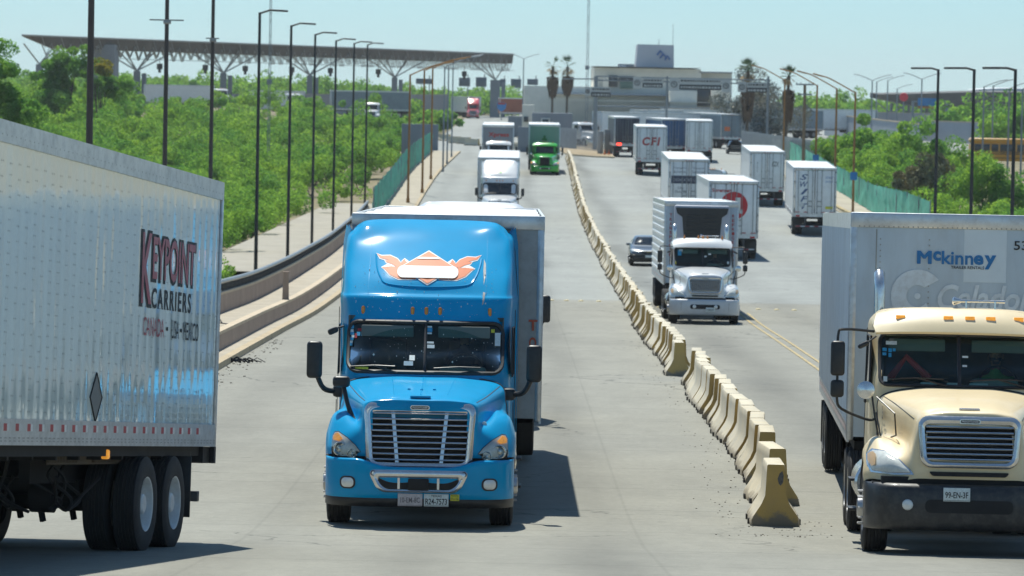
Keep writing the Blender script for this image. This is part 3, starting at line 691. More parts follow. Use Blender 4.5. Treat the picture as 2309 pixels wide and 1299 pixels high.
def badge(root, x, z, y, w_=.24, h=.055, word='FREIGHTLINER'):
    g = MB(); P = rrect(x-w_/2, x+w_/2, z-h/2, z+h/2, h*.45, 4); g.prism(P, 'y', y, y+.02); b = g.build('badge', chrome, root, ang=20)
    g = MB(); P = rrect(x-w_/2+.012, x+w_/2-.012, z-h/2+.009, z+h/2-.009, h*.3, 4); g.prism(P, 'y', y-.004, y+.01)
    k = g.build('badge_field', black_pl, b, ang=20); g = MB()
    text_on(g, word, (x-w_*.40, y-.007, z-h*.2), (1, 0, 0), (0, 0, 1), w_*.8, h*.42, bold=.02); g.build('badge_lettering', tape_w, b)
def wipers(root, bvh, z0, xs, lo=False):
    for i, (xa, xb) in enumerate(xs):
        g = MB(); p0 = proj(bvh, xa, z0-.03, .03); p1 = proj(bvh, (xa+xb)/2, z0+.05, .035); p2 = proj(bvh, xb, z0+.03, .03); q2 = proj(bvh, xb-(xb-xa)*.95, z0+.045, .03)
        if not (p0 and p1 and p2 and q2): continue
        g.tube([p0, p1], .012, 5); g.tube([q2, p1, p2], .010, 5); g.build('wiper', black_pl, root)
def smear(mb, bvh, pts, m=0, off=.011): 
    return proj_poly(mb, bvh, pts, 1, off, m)
# ------------------------------------------------------------------ sleeper tractor
def sleeper(label, paint, X, Y, rot=0.0, slope=None, hero=False, group=None, name='truck', lit=False, cat='truck', zoff=0):
    sl, zz = seat(X, Y, slope); root = thing(name, label, cat, (X, Y, zz), rot, group, sl)
    nu = 8 if hero else 3
    H = [[(0,.13,.895),(.4,.13,.895),(.66,.14,.895),(.78,.17,.895),(.98,.27,.895),(1.13,.47,.90),(1.185,.70,.885),(1.185,.74,.84)],
         [(0,.11,1.0),(.4,.11,1.0),(.66,.12,1.0),(.78,.16,1.0),(1.0,.28,1.0),(1.14,.50,1.0),(1.19,.74,.97),(1.19,.78,.93)],
         [(0,.12,1.3),(.4,.12,1.3),(.67,.14,1.3),(.76,.22,1.22),(.97,.40,1.18),(1.12,.62,1.17),(1.19,.88,1.12),(1.19,.90,1.06)],
         [(0,.15,1.55),(.4,.15,1.55),(.68,.20,1.52),(.77,.42,1.30),(.95,.66,1.36),(1.10,.82,1.33),(1.18,1.05,1.2),(1.19,1.08,1.10)],
         [(0,.30,1.63),(.42,.30,1.63),(.71,.38,1.56),(.82,.80,1.34),(.95,1.05,1.45),(1.11,1.12,1.38),(1.18,1.28,1.22),(1.19,1.30,1.09)],
         [(0,1.2,1.735),(.45,1.2,1.73),(.82,1.2,1.62),(.91,1.4,1.40),(.98,1.5,1.44),(1.12,1.55,1.34),(1.18,1.6,1.15),(1.19,1.6,.92)],
         [(0,2.42,1.835),(.5,2.42,1.83),(.98,2.38,1.74),(1.06,2.2,1.52),(1.08,2.1,1.38),(1.14,1.98,1.2),(1.18,1.9,1.0),(1.18,1.85,.60)]]
    Gh = surf(full(H), nu, nu); g = MB(); g.grid(Gh, 0, lambda c: abs(c.x) < .60 and .84 < c.z < 1.46 and c.y < .5); g.box(-.62, .62, .28, .30, .8, 1.5)
    hood = g.build('hood', paint, root, ang=40); bh = bvh_of(Gh)
    if hero: g = MB(); g.tube([p + Vector((0, .012, .004)) for p in Gh[-1]], .012, 5); [g.tube([bh.ray_cast(Vector((s*x_, y_, 4)), Vector((0, 0, -1)))[0] for x_, y_ in zip(np.linspace(.70, .98, 14), np.linspace(.42, 2.3, 14))], .006, 4) for s in (-1, 1)]; g.build('hood_seam', gasket, root)
    cr = [(0,2.93,2.83),(.5,2.95,2.83),(.97,3.08,2.82),(1.09,3.25,2.82),(1.14,3.6,2.82),(1.18,4.2,2.82),(1.2,4.85,2.82)]
    K = [[(0,2.5,.9),(.5,2.5,.9),(.95,2.6,.9),(1.07,2.75,.9),(1.13,3.1,.9),(1.16,4.1,.55),(1.18,4.85,.55)],
         [(0,2.34,1.83),(.5,2.37,1.83),(.93,2.50,1.82),(1.06,2.72,1.80),(1.12,3.1,1.75),(1.15,4.0,1.7),(1.18,4.85,1.7)],
         [(0,2.58,2.2),(.5,2.61,2.2),(.92,2.74,2.2),(1.04,2.95,2.2),(1.10,3.3,2.2),(1.14,4.1,2.2),(1.18,4.85,2.2)],
         [(0,2.82,2.56),(.5,2.85,2.56),(.93,2.98,2.55),(1.06,3.16,2.55),(1.12,3.5,2.55),(1.16,4.2,2.55),(1.19,4.85,2.55)],
         cr,
         [(0,3.03,2.90),(.5,3.05,2.90),(.96,3.17,2.90),(1.08,3.34,2.90),(1.13,3.7,2.92),(1.16,4.25,2.92),(1.19,4.85,2.92)],
         [(0,3.20,3.08),(.5,3.25,3.08),(.95,3.43,3.09),(1.08,3.62,3.12),(1.13,3.95,3.14),(1.15,4.35,3.14),(1.17,4.85,3.14)],
         [(0,3.54,3.29),(.5,3.60,3.29),(.93,3.80,3.31),(1.07,4.0,3.36),(1.12,4.2,3.38),(1.14,4.45,3.38),(1.15,4.85,3.38)],
         [(0,4.10,3.57),(.5,4.15,3.57),(.90,4.22,3.57),(1.04,4.32,3.60),(1.09,4.45,3.60),(1.12,4.6,3.6),(1.13,4.85,3.6)],
         [(0,4.50,3.77),(.5,4.53,3.77),(.85,4.52,3.79),(.98,4.58,3.74),(1.04,4.64,3.70),(1.08,4.72,3.68),(1.10,4.85,3.68)],
         [(0,4.85,3.88),(.5,4.85,3.88),(.84,4.85,3.86),(.96,4.85,3.81),(1.02,4.85,3.76),(1.05,4.85,3.72),(1.08,4.85,3.70)]]
    Gc = surf(full(K), nu, nu)
    def skip(c): return hero and c.y < 3.3 and abs(c.x) < .985 and 1.90 < c.z < 2.50 and (max(abs(c.x)-.90, 0)**2 + max(abs(c.z-2.2)-.22, 0)**2) < .011
    g = MB(); g.grid(Gc, 0, skip)
    bc = [p for p in Gc[-1]]; g.add([(x, 4.85, z) for x, z in ((-1.18, .55), (1.18, .55), (1.2, 2.82), (1.08, 3.7), (.84, 3.86), (-.84, 3.86), (-1.08, 3.7), (-1.2, 2.82))], [tuple(range(8))])
    cabo = g.build('cab', paint, root, ang=38); bk = bvh_of(Gc)
    # windscreen
    W = rrect(-1.0, 1.0, 1.88, 2.52, .13, 5)
    for s in ((-1, 1) if hero else (0,)):
        g = MB()
        if s: P = [(x, z) for x, z in (rrect(-1.0, -.02, 1.88, 2.52, .1) if s < 0 else rrect(.02, 1.0, 1.88, 2.52, .1))]
        else: P = W
        proj_poly(g, bk, P, 3, .004 if hero else .012); g.build('windscreen', glass_w if hero else glass_dark, root, ang=80)
    g = MB(); pts = []
    for i in range(len(W)):
        a, b = Vector(W[i]), Vector(W[(i+1) % len(W)]); k = max(1, int((b-a).length/.12))
        for j in range(k): q = a+(b-a)*j/k; pts.append(proj(bk, q.x, q.y, .008))
    g.tube(pts, .028, 6, closed=True); g.tube([proj(bk, 0, z, .006) for z in (1.87, 2.0, 2.2, 2.4, 2.53)], .022, 6); g.build('windscreen_gasket', gasket, root)
    if hero: interior(root, 4.2, 2.45, 1.87, 2.5, 1.0)
    wipers(root, bk, 1.90, ((-.35, -.95), (.75, .12)) if hero else ((-.2, -.9),))
    # marker lamps above the glass
    for x in (-.83, -.18, 0, .18, .83):
        q = proj(bk, x, 2.67, .0); g = MB(); g.lathe([(0.001, .055), (.018, .05), (.026, .03), (.026, -.03), (.018, -.05), (0.001, -.055)], q, 'z', 10); g.build('marker_lamp', amber if not lit else amber_lit, root)
    # grille
    g = MB(); O = trap(.705, .655, .745, 1.575, .13); I = trap(.615, .575, .83, 1.455, .07)
    tilt = lambda q: Vector((q.x, q.y + .13*max(0, q.z-.75)**1.5 + .08*q.x*q.x, q.z))
    ring(g, O, I, (.2, .045, .04, .14), 0, tilt); gr = g.build('grille_surround', chrome, root)
    g = MB(); P = trap(.63, .59, .82, 1.47, .08); vs = [tilt(Vector((x, .135, z))) for x, z in P]; vs = [v_ + Vector((0, .05, 0)) for v_ in vs]; g.add(vs, [tuple(range(len(vs)))]); g.build('grille_mesh', under_m, root)
    g = MB(); ns = 9 if hero else 7
    for k in range(ns):
        z = .865 + k*(.575/(ns-1)); w_ = .575+(.615-.575)*(z-.83)/.62
        P = [tilt(Vector((x, .05, z))) for x in np.linspace(-w_, w_, 9)]
        g.grid([[p + Vector((0, -.004, .010)) for p in P], [p + Vector((0, -.012, 0)) for p in P], [p + Vector((0, -.004, -.010)) for p in P], [p + Vector((0, .05, -.004)) for p in P], [p + Vector((0, .05, .008)) for p in P], [p + Vector((0, -.004, .010)) for p in P]])
    for s in (-1, 1):
        a = tilt(Vector((s*.275, .062, .83))); b = tilt(Vector((s*.335, .062, 1.455))); g.add([a+Vector((-.022, 0, 0)), a+Vector((.022, 0, 0)), b+Vector((.022, 0, 0)), b+Vector((-.022, 0, 0)), a+Vector((-.015, .05, 0)), a+Vector((.015, .05, 0)), b+Vector((.015, .05, 0)), b+Vector((-.015, .05, 0))], [(0,1,2,3), (4,5,6,7), (0,4,7,3), (1,5,6,2)])
    g.build('grille_bars', chrome, root)
    # bumper
    def bpl(z, dy=0): return [(0, -.03+dy, z), (.4, -.03+dy, z), (.70, -.01+dy, z), (.92, .07+dy, z), (1.08, .22+dy, z), (1.165, .45+dy, z), (1.185, .70, z)]
    Gb = surf(full([bpl(.875, .07), bpl(.865, .0), bpl(.80, -.02), bpl(.62, -.015), bpl(.45, .0), bpl(.385, .03)]), nu, 3)
    zt = lambda p: Vector((p.x, p.y, p.z - (.10*math.exp(-(p.x/.62)**6)*(max(0, p.z-.55)/.33))))
    Gb = [[zt(p) for p in r] for r in Gb]; g = MB(); g.grid(Gb); bb = g.build('bumper', paint, root, ang=40); bbv = bvh_of(Gb)
    g = MB(); g.grid(surf(full([bpl(.385, .04), bpl(.33, .04), bpl(.275, .08)]), 3, 3)); g.build('valance', black_pl, root)
    g = MB(); g.box(-1.1, 1.1, .30, .5, .4, 1.0); g.box(-.8, .8, .19, .3, .5, 1.0); g.build('bumper_shade_core', under_m, root)  # dark filler boxes; the shadow gap over the bumper is their colour
    O = trap(.64, .50, .462, .742, .09); I = trap(.53, .42, .505, .645, .06); g = MB(); ring(g, O, I, (.05, -.062, -.06, .02)); g.build('intake_surround', chrome if paint.name != 'x' else chrome, root)
    g = MB(); P = trap(.54, .43, .50, .65, .06); g.add([(x, -.045, z) for x, z in P], [tuple(range(len(P)))]); g.rbox(-.13, .13, -.075, -.03, .49, .64, .02)
    g.build('intake', under_m, root)
    g = MB()
    for s in (-1, 1): g.box(s*.245-.015, s*.245+.015, -.062, -.05, .505, .645)
    g.build('intake_uprights', chrome, root)
    for s in (-1, 1):
        g = MB(); g.lathe([(.032, -.078), (.032, -.05), (0.001, -.05)], (s*.565, 0, .70), 'y', 12); g.build('tow_hole', under_m, root)
        P = rrect(s*.88-.075, s*.88+.075, .515, .635, .05); g = MB(); proj_poly(g, bbv, [(s*.88+(x-s*.88)*1.3, .575+(z-.575)*1.3) for x, z in P], 2, .008); fb = g.build('fog_lamp', black_pl, root)
        g = MB(); proj_poly(g, bbv, P, 4, .012, 0, .02); g.build('fog_lens', refl_m, fb)
        # headlamps
        Q = [(1.016, 1.173), (1.06, 1.165), (1.085, 1.12), (1.09, .93), (1.03, .885), (.85, .85), (.705, .83), (.735, .95), (.80, 1.03), (.90, 1.11)]
        Q = [(s*a, b) for a, b in Q]; g = MB(); proj_poly(g, bh, [(s*.92+(a-s*.92)*1.05, .98+(b-.98)*1.07) for a, b in Q], 2, .006); hb = g.build('headlamp', black_pl, root)
        g = MB(); proj_poly(g, bh, Q, 3, .012); g.build('reflector', refl_m, hb)
        for cx, cz, r_ in ((.985, .975, .085), (.835, .925, .06)):
            q = proj(bh, s*cx, cz, .02); g = MB(); g.lathe([(r_, -.0), (r_*1.02, -.012), (r_*.93, -.014), (r_*.85, .0), (r_*.5, .012), (r_*.3, -.01), (.001, -.015)], q, 'y', 20); g.build('bowl', chrome, hb)
        A = [(1.015, 1.160), (1.055, 1.15), (1.073, 1.12), (1.075, 1.075), (1.0, 1.065), (.955, 1.095)]
        g = MB(); proj_poly(g, bh, [(s*a, b) for a, b in A], 2, .022, 0, .01); g.build('turn_lamp', amber_lit, hb)
        g = MB(); proj_poly(g, bh, Q, 5, .03, 0, .035); g.build('lens', lens_clear, hb)
        # mirrors on curved arms
        mr = MB(); mr.rbox(s*1.42-.10, s*1.42+.10, 2.10, 2.26, 1.79, 2.27, .05, seg=3); mo = mr.build('mirror', black_pl, root)
        g = MB(); g.tube(catmull([Vector(p) for p in ((s*1.05, 2.55, 1.66), (s*1.16, 2.40, 1.62), (s*1.30, 2.25, 1.66), (s*1.38, 2.18, 1.82))], 4), [.05]*4+[.035]*9, 8); g.rbox(s*1.10-.09, s*1.10+.09, 2.35, 2.6, 1.54, 1.70, .05); g.build('mirror_arm', black_pl, root)
        # door glass and handle
        g = MB(); xx = s*1.125; G_ = [[(s*1.108, 2.98, 2.46), (s*1.128, 3.45, 2.47)], [(s*1.105, 2.86, 2.2), (s*1.125, 3.45, 2.2)], [(s*1.115, 2.86, 1.86), (s*1.132, 3.45, 1.86)]]
        g.grid([[(a[0]+s*.025, a[1], a[2]) for a in r] for r in G_]); g.build('side_window', glass_dark, root)
        g = MB(); g.tube([(s*1.135, 2.98, 2.47), (s*1.155, 3.46, 2.48), (s*1.155, 3.46, 1.84), (s*1.14, 2.84, 1.84), (s*1.13, 2.85, 2.2)], .014, 5, closed=True); g.tube([(s*1.165, 3.55, 2.7), (s*1.175, 3.55, .8)], .006, 4); g.tube([(s*1.155, 2.8, 1.5), (s*1.16, 2.8, .9), (s*1.175, 3.55, .8)], .006, 4); g.build('door_seam', gasket, root)
        # cab extender panel, skirt, wheels
        g = MB(); g.grid([[(s*1.2, 4.86, .75), (s*1.21, 5.10, .75)], [(s*1.205, 4.86, 2.8), (s*1.215, 5.14, 2.8)], [(s*1.15, 4.86, 3.5), (s*1.19, 5.12, 3.55)], [(s*1.09, 4.86, 3.72), (s*1.15, 5.05, 3.80)]]); g.grid([[(s*1.17, 4.86, .75), (s*1.18, 5.10, .75)], [(s*1.175, 4.86, 2.8), (s*1.185, 5.14, 2.8)], [(s*1.12, 4.86, 3.5), (s*1.16, 5.12, 3.55)], [(s*1.06, 4.86, 3.72), (s*1.12, 5.05, 3.80)]]); g.build('side_extender', paint, root)
        wheel(root, s*1.03, 1.22, s, .51, .29, rim_alu, lo=not hero)
        for k, yy in enumerate((5.35, 6.62)):
            wheel(root, s*1.05, yy, s, .51, .27, rim_alu, lo=True, front=False); wheel(root, s*.73, yy, s, .51, .27, rim_alu, lo=True, front=False)
    if hero:
        g = MB(); g.rbox(-1.13, -.91, .92, 1.06, 1.72, 1.86, .045, seg=3); g.build('hood_mirror', black_pl, root)
        g = MB(); g.tube([(-.99, 1.0, 1.72), (-.93, .9, 1.50), (-.85, .75, 1.30), (-.83, .62, 1.22)], [.03, .028, .04, .05], 8); g.build('hood_mirror_arm', black_pl, root)
        g = MB(); g.tube([(-1.07, 2.62, 2.46), (-1.17, 2.5, 2.43)], .014, 6); g.rbox(-1.27, -1.13, 2.42, 2.52, 2.36, 2.44, .03, rot=Matrix.Rotation(R(-25), 3, 'Y')); g.build('spot_mirror', black_pl, root)
    fuel_side(root, 2.75, 4.6, chrome if hero else steel)
    chassis(root, .4, 7.2)
    badge(root, 0, 1.515, .058)
    g = MB(); g.rbox(-.13, .13, .22, .30, 1.63, 1.66, .015)
    g.build('hood_handle', paint, root)
    return root, bh, bk, bbv
def curve_on(bv, pts, r, off, n=6, seg=6):
    P = catmull([Vector((a, b)) for a, b in pts], seg); return [proj(bv, q.x, q.y, off) for q in P]
# ------------------------------------------------------------------ trailers
tr_white = mat('weathered white trailer panel', (0.78, 0.80, 0.80), 0.4, coat=0.25, var=0.05, vscale=1.2, dirt=0.22, dirtcol=(0.36, 0.34, 0.31))
tr_grey = mat('brushed aluminium trailer panel', (0.47, 0.56, 0.64), 0.4, metal=0.15, var=0.08, vscale=1.5, dirt=0.25, dirtcol=(0.25, 0.25, 0.25), stretch=(1, 1, .3))
tr_rail = mat('aluminium rail', (0.60, 0.62, 0.63), 0.35, metal=0.6, var=0.1, vscale=3, dirt=0.4, dirtcol=(0.25, 0.22, 0.18))
roof_m = mat('white trailer roof sheet', (0.74, 0.75, 0.74), 0.45, var=0.06, vscale=0.8, dirt=0.25, dirtcol=(0.5, 0.47, 0.42))
def trailer(label, X, Y, L=16.0, rot=0.0, slope=None, body=None, side='plain', away=False, hero=False, group='box trailers', zf=None, top=4.1, front=True, doors=True, W=1.295, name='box_trailer', reefer=False, guards=True, tandem=True, whl=None, sides=(-1, 1), lamps=True):
    """local y = 0 at the nose, y = L at the doors. X, Y give the end nearer the camera"""
    body = body or tr_white; whl = whl or rim_alu
    if away: rot = math.pi + rot
    d = Vector((-math.sin(rot), math.cos(rot), 0)); near = Vector((X, Y, 0)); nose = near - d*L if away else near; rear = nose + d*L
    zn, zr = rz(nose.x, nose.y), rz(rear.x, rear.y); sl = (zr-zn)/L if slope is None else slope
    root = thing(name, label, 'trailer', (nose.x, nose.y, zn if zf is None else zf), rot, group, sl)
    b0, b1 = 1.38, top - .20
    g = MB()
    for s in sides:
        x = s*W
        if side == 'rib':
            G = [[], []]; y = .12
            ys = []
            while y < L-.1: ys += [(y, 0), (y+.05, 0), (y+.06, .022), (y+.16, .022), (y+.17, 0)]; y += .24 if hero else .5
            g.grid([[(x+s*d, yy, z) for yy, d in ys] for z in (b0, b1)])
        elif side == 'hrib':
            zs = []; z = b0
            while z < b1-.05: zs += [(z, 0), (z+.10, 0), (z+.13, .03), (z+.20, .03), (z+.23, 0)]; z += .26
            g.grid([[(x+s*d, yy, z) for yy in (.1, L-.1)] for z, d in zs])
        else: g.grid([[(x, yy, z) for yy in drange(.1, L-.1, 1.2)] for z in (b0, b1)])
    g.build('side_wall', body, root, ang=25)
    # roof, nose, rails
    g = MB(); G = [[(xx, yy, top - .02*abs(xx/W)**2 + (.012*math.sin(yy*1.6))) for xx in (-W+.03, -W*.5, 0, W*.5, W-.03)] for yy in drange(.02, L-.02, .6)]; g.grid(G); g.build('roof', roof_m, root)
    g = MB()
    for s in (-1, 1):
        g.box(s*W-.012, s*W+.022, 0, L, b1, top+.005); g.box(s*W-.012, s*W+.018, 0, L, 1.13, b0)
    g.rbox(-W-.02, W+.02, -.03, .04, top-.18, top+.012, .02); g.box(-W-.01, W+.01, L-.04, L+.02, 1.13, 1.36); g.rbox(-W-.01, W+.01, L-.04, L+.03, top-.14, top+.01, .02)
    g.build('rail', tr_rail, root)
    for s in (-1, 1):
        g = MB(); g.rbox(s*(W-.03)-.05, s*(W-.03)+.05, -.02, .10, 1.15, top-.02, .04); g.build('corner_post', tr_rail, root)
        g = MB(); g.rbox(s*(W-.03)-.04, s*(W-.03)+.05, L-.05, L+.03, 1.13, top, .015); g.build('corner_post', tr_rail, root)
    if front or not away:
        g = MB(); g.box(-W+.05, W-.05, -.005, .05, 1.2, top-.15); nose = g.build('nose_panel', body if not reefer else tr_grey, root)
        g = MB()
        for x in (-.95, -.32, .32, .95) if not hero else (-.98,): g.box(x-.008, x+.008, -.010, .0, 1.25, top-.2)
        for k in range(34 if hero else 12):
            for x in ((-.98, -.36) if hero else (-.95, .95)): g.cyl((x+.05, -.014, 1.3+k*(2.5/(34 if hero else 12))), (x+.05, -.004, 1.3+k*(2.5/(34 if hero else 12))), .010, n=6)
        for k in range(40 if hero else 0): g.cyl((-1.2+k*.062, -.036, top-.165), (-1.2+k*.062, -.028, top-.165), .010, n=6)
        g.build('rivet_row', steel, nose)
    if reefer:
        g = MB(); g.rbox(-.98, .98, -.50, -.01, 1.9, top-.13, .08); g.build('cooling_unit', mat('grey cooling unit', (0.42, 0.44, 0.5), .5, var=.05), root)
        g = MB(); P = [(-.93, top-.22), (.93, top-.22), (.88, top-.42), (.70, top-.55), (.58, top-1.9), (-.58, top-1.9), (-.70, top-.55), (-.88, top-.42)]; g.prism(P, 'y', -.53, -.49)
        for k in range(10):
            z = top-.5-k*.13
            for x in (-.3, .3): g.rbox(x-.24, x+.24, -.56, -.52, z, z+.05, .01)
        g.build('unit_grille', black_pl, root)
        g = MB()
        for x, wd in ((-1.13, 'PROTECTED'), (1.08, 'CARRIER')):
            for i, ch in enumerate('TRANSPORTE' if x < 0 else 'REFRIGERADO'): text_on(g, ch, (x, -.012, top-.55-i*.155), (1, 0, 0), (0, 0, 1), .09, .115, bold=.02)
        g.build('nose_lettering', ink_r, root)
    # reflective tape along the sides
    for s in sides:
        gr = MB(); y = .3; xx = s*(W+.0215); st = .42 if hero else .6
        while y < L-.3-st:
            for a, b_, m_ in ((0, .12, 0), (.12, .20, 1), (.20, st, 2)): gr.add([(xx, y+a, 1.265), (xx, y+b_, 1.265), (xx, y+b_, 1.335), (xx, y+a, 1.335)], [(0, 1, 2, 3)], m_)
            y += st
        gr.build('reflective_tape', [tape_r, tape_w, tr_rail], root)
    # doors
    if doors:
        for s in (-1, 1):
            g = MB(); g.rbox(s*.60-.585, s*.60+.585, L+.0, L+.035, 1.36, top-.16, .02); d = g.build('door', body, root)
            g = MB()
            for x in (.14, .42, 1.0) if True else (): g.cyl((s*x, L+.06, 1.30), (s*x, L+.06, top-.12), .017, n=6)
            for z in (1.45, 2.3, 3.2, top-.3): g.rbox(s*1.235-.07, s*1.235+.05, L+.02, L+.065, z, z+.09, .01)
            for z in (1.75, 2.05): g.rbox(s*.28-.12, s*.28+.12, L+.05, L+.085, z, z+.045, .01)
            for x in (.14, .42):
                for z in (1.36, 2.6, top-.22): g.rbox(s*x-.04, s*x+.04, L+.03, L+.075, z, z+.05, .01)
            g.build('lock_rod', steel, d)
            g = MB()
            for z0 in (1.36,): g.box(s*.60-.59, s*.60+.59, L+.001, L+.02, z0, z0+.012)
            g.box(s*.012-.008, s*.012+.008, L+.03, L+.045, 1.36, top-.16); g.box(s*1.19-.01, s*1.19+.01, L+.02, L+.042, 1.36, top-.16); g.box(-W+.06, W-.06, L+.02, L+.040, top-.165, top-.15)
            g.build('door_seal', gasket, d)
            g = MB()
            for k in range(4): g.add([(s*(.15+k*.25), L+.040, 1.385), (s*(.40+k*.25), L+.040, 1.385), (s*(.40+k*.25), L+.040, 1.44), (s*(.15+k*.25), L+.040, 1.44)], [(0, 1, 2, 3)], k % 2)
            g.build('reflective_tape', [tape_w, tape_r], d)
            g = MB(); g.rbox(s*1.0-.13, s*1.0+.13, L, L+.03, 1.14, 1.24, .02); g.build('tail_lamp', red_lens, root)
        g = MB()
        for x in (-.2, 0, .2): g.rbox(x-.05, x+.05, L+.02, L+.045, top-.11, top-.07, .01)
        g.build('marker_lamp', red_lens, root)
    if guards:
        g = MB(); g.rbox(-1.15, 1.15, L-.12, L-.02, .50, .62, .01)
        for s in (-1, 1): g.box(s*.55-.05, s*.55+.05, L-.14, L-.06, .6, 1.15)
        u = g.build('rear_guard', dark_st, root); g = MB()
        for k in range(8): g.add([(-1.1+k*.275, L-.014, .53), (-.825+k*.275, L-.014, .53), (-.825+k*.275, L-.014, .585), (-1.1+k*.275, L-.014, .585)], [(0, 1, 2, 3)], k % 2)
        g.build('reflective_tape', [tape_w, tape_r], u)
    # underbody
    g = MB(); g.box(-1.2, 1.2, .2, L-.1, 1.02, 1.13)
    for s in (-1, 1): g.box(s*.5-.06, s*.5+.06, L-5.2 if tandem else 3, L-.3, .72, 1.03)
    for y in drange(.6, L-.6, .9 if hero else 2): g.box(-1.15, 1.15, y-.03, y+.03, .98, 1.05)
    g.build('underframe', under_m, root)
    if tandem:
        for yy in (L-3.05, L-1.75):
            for s in (-1, 1):
                wheel(root, s*1.14, yy, s, .51, .27, whl, lo=not hero, front=False); wheel(root, s*.82, yy, s, .51, .27, whl, lo=not hero, front=False)
            g = MB(); g.cyl((-.9, yy, .51), (.9, yy, .51), .075, n=8); g.box(-.6, .6, yy-.3, yy+.3, .62, .75); g.build('axle', under_m, root)
        for s in (-1, 1):
            g = MB(); g.rbox(s*.98-.31, s*.98+.31, L-1.08, L-1.06, .34, 1.02, .015); g.build('mudflap', black_pl, root)
    g = MB()
    for s in (-1, 1):
        g.box(s*.75-.06, s*.75+.06, 2.5, 2.62, .35, 1.1); g.box(s*.75-.14, s*.75+.14, 2.42, 2.70, .33, .36); g.tube([(s*.75, 2.6, .6), (s*.6, 3.4, 1.0)], .03, 5)
    g.build('landing_gear', under_m, root)
    return root
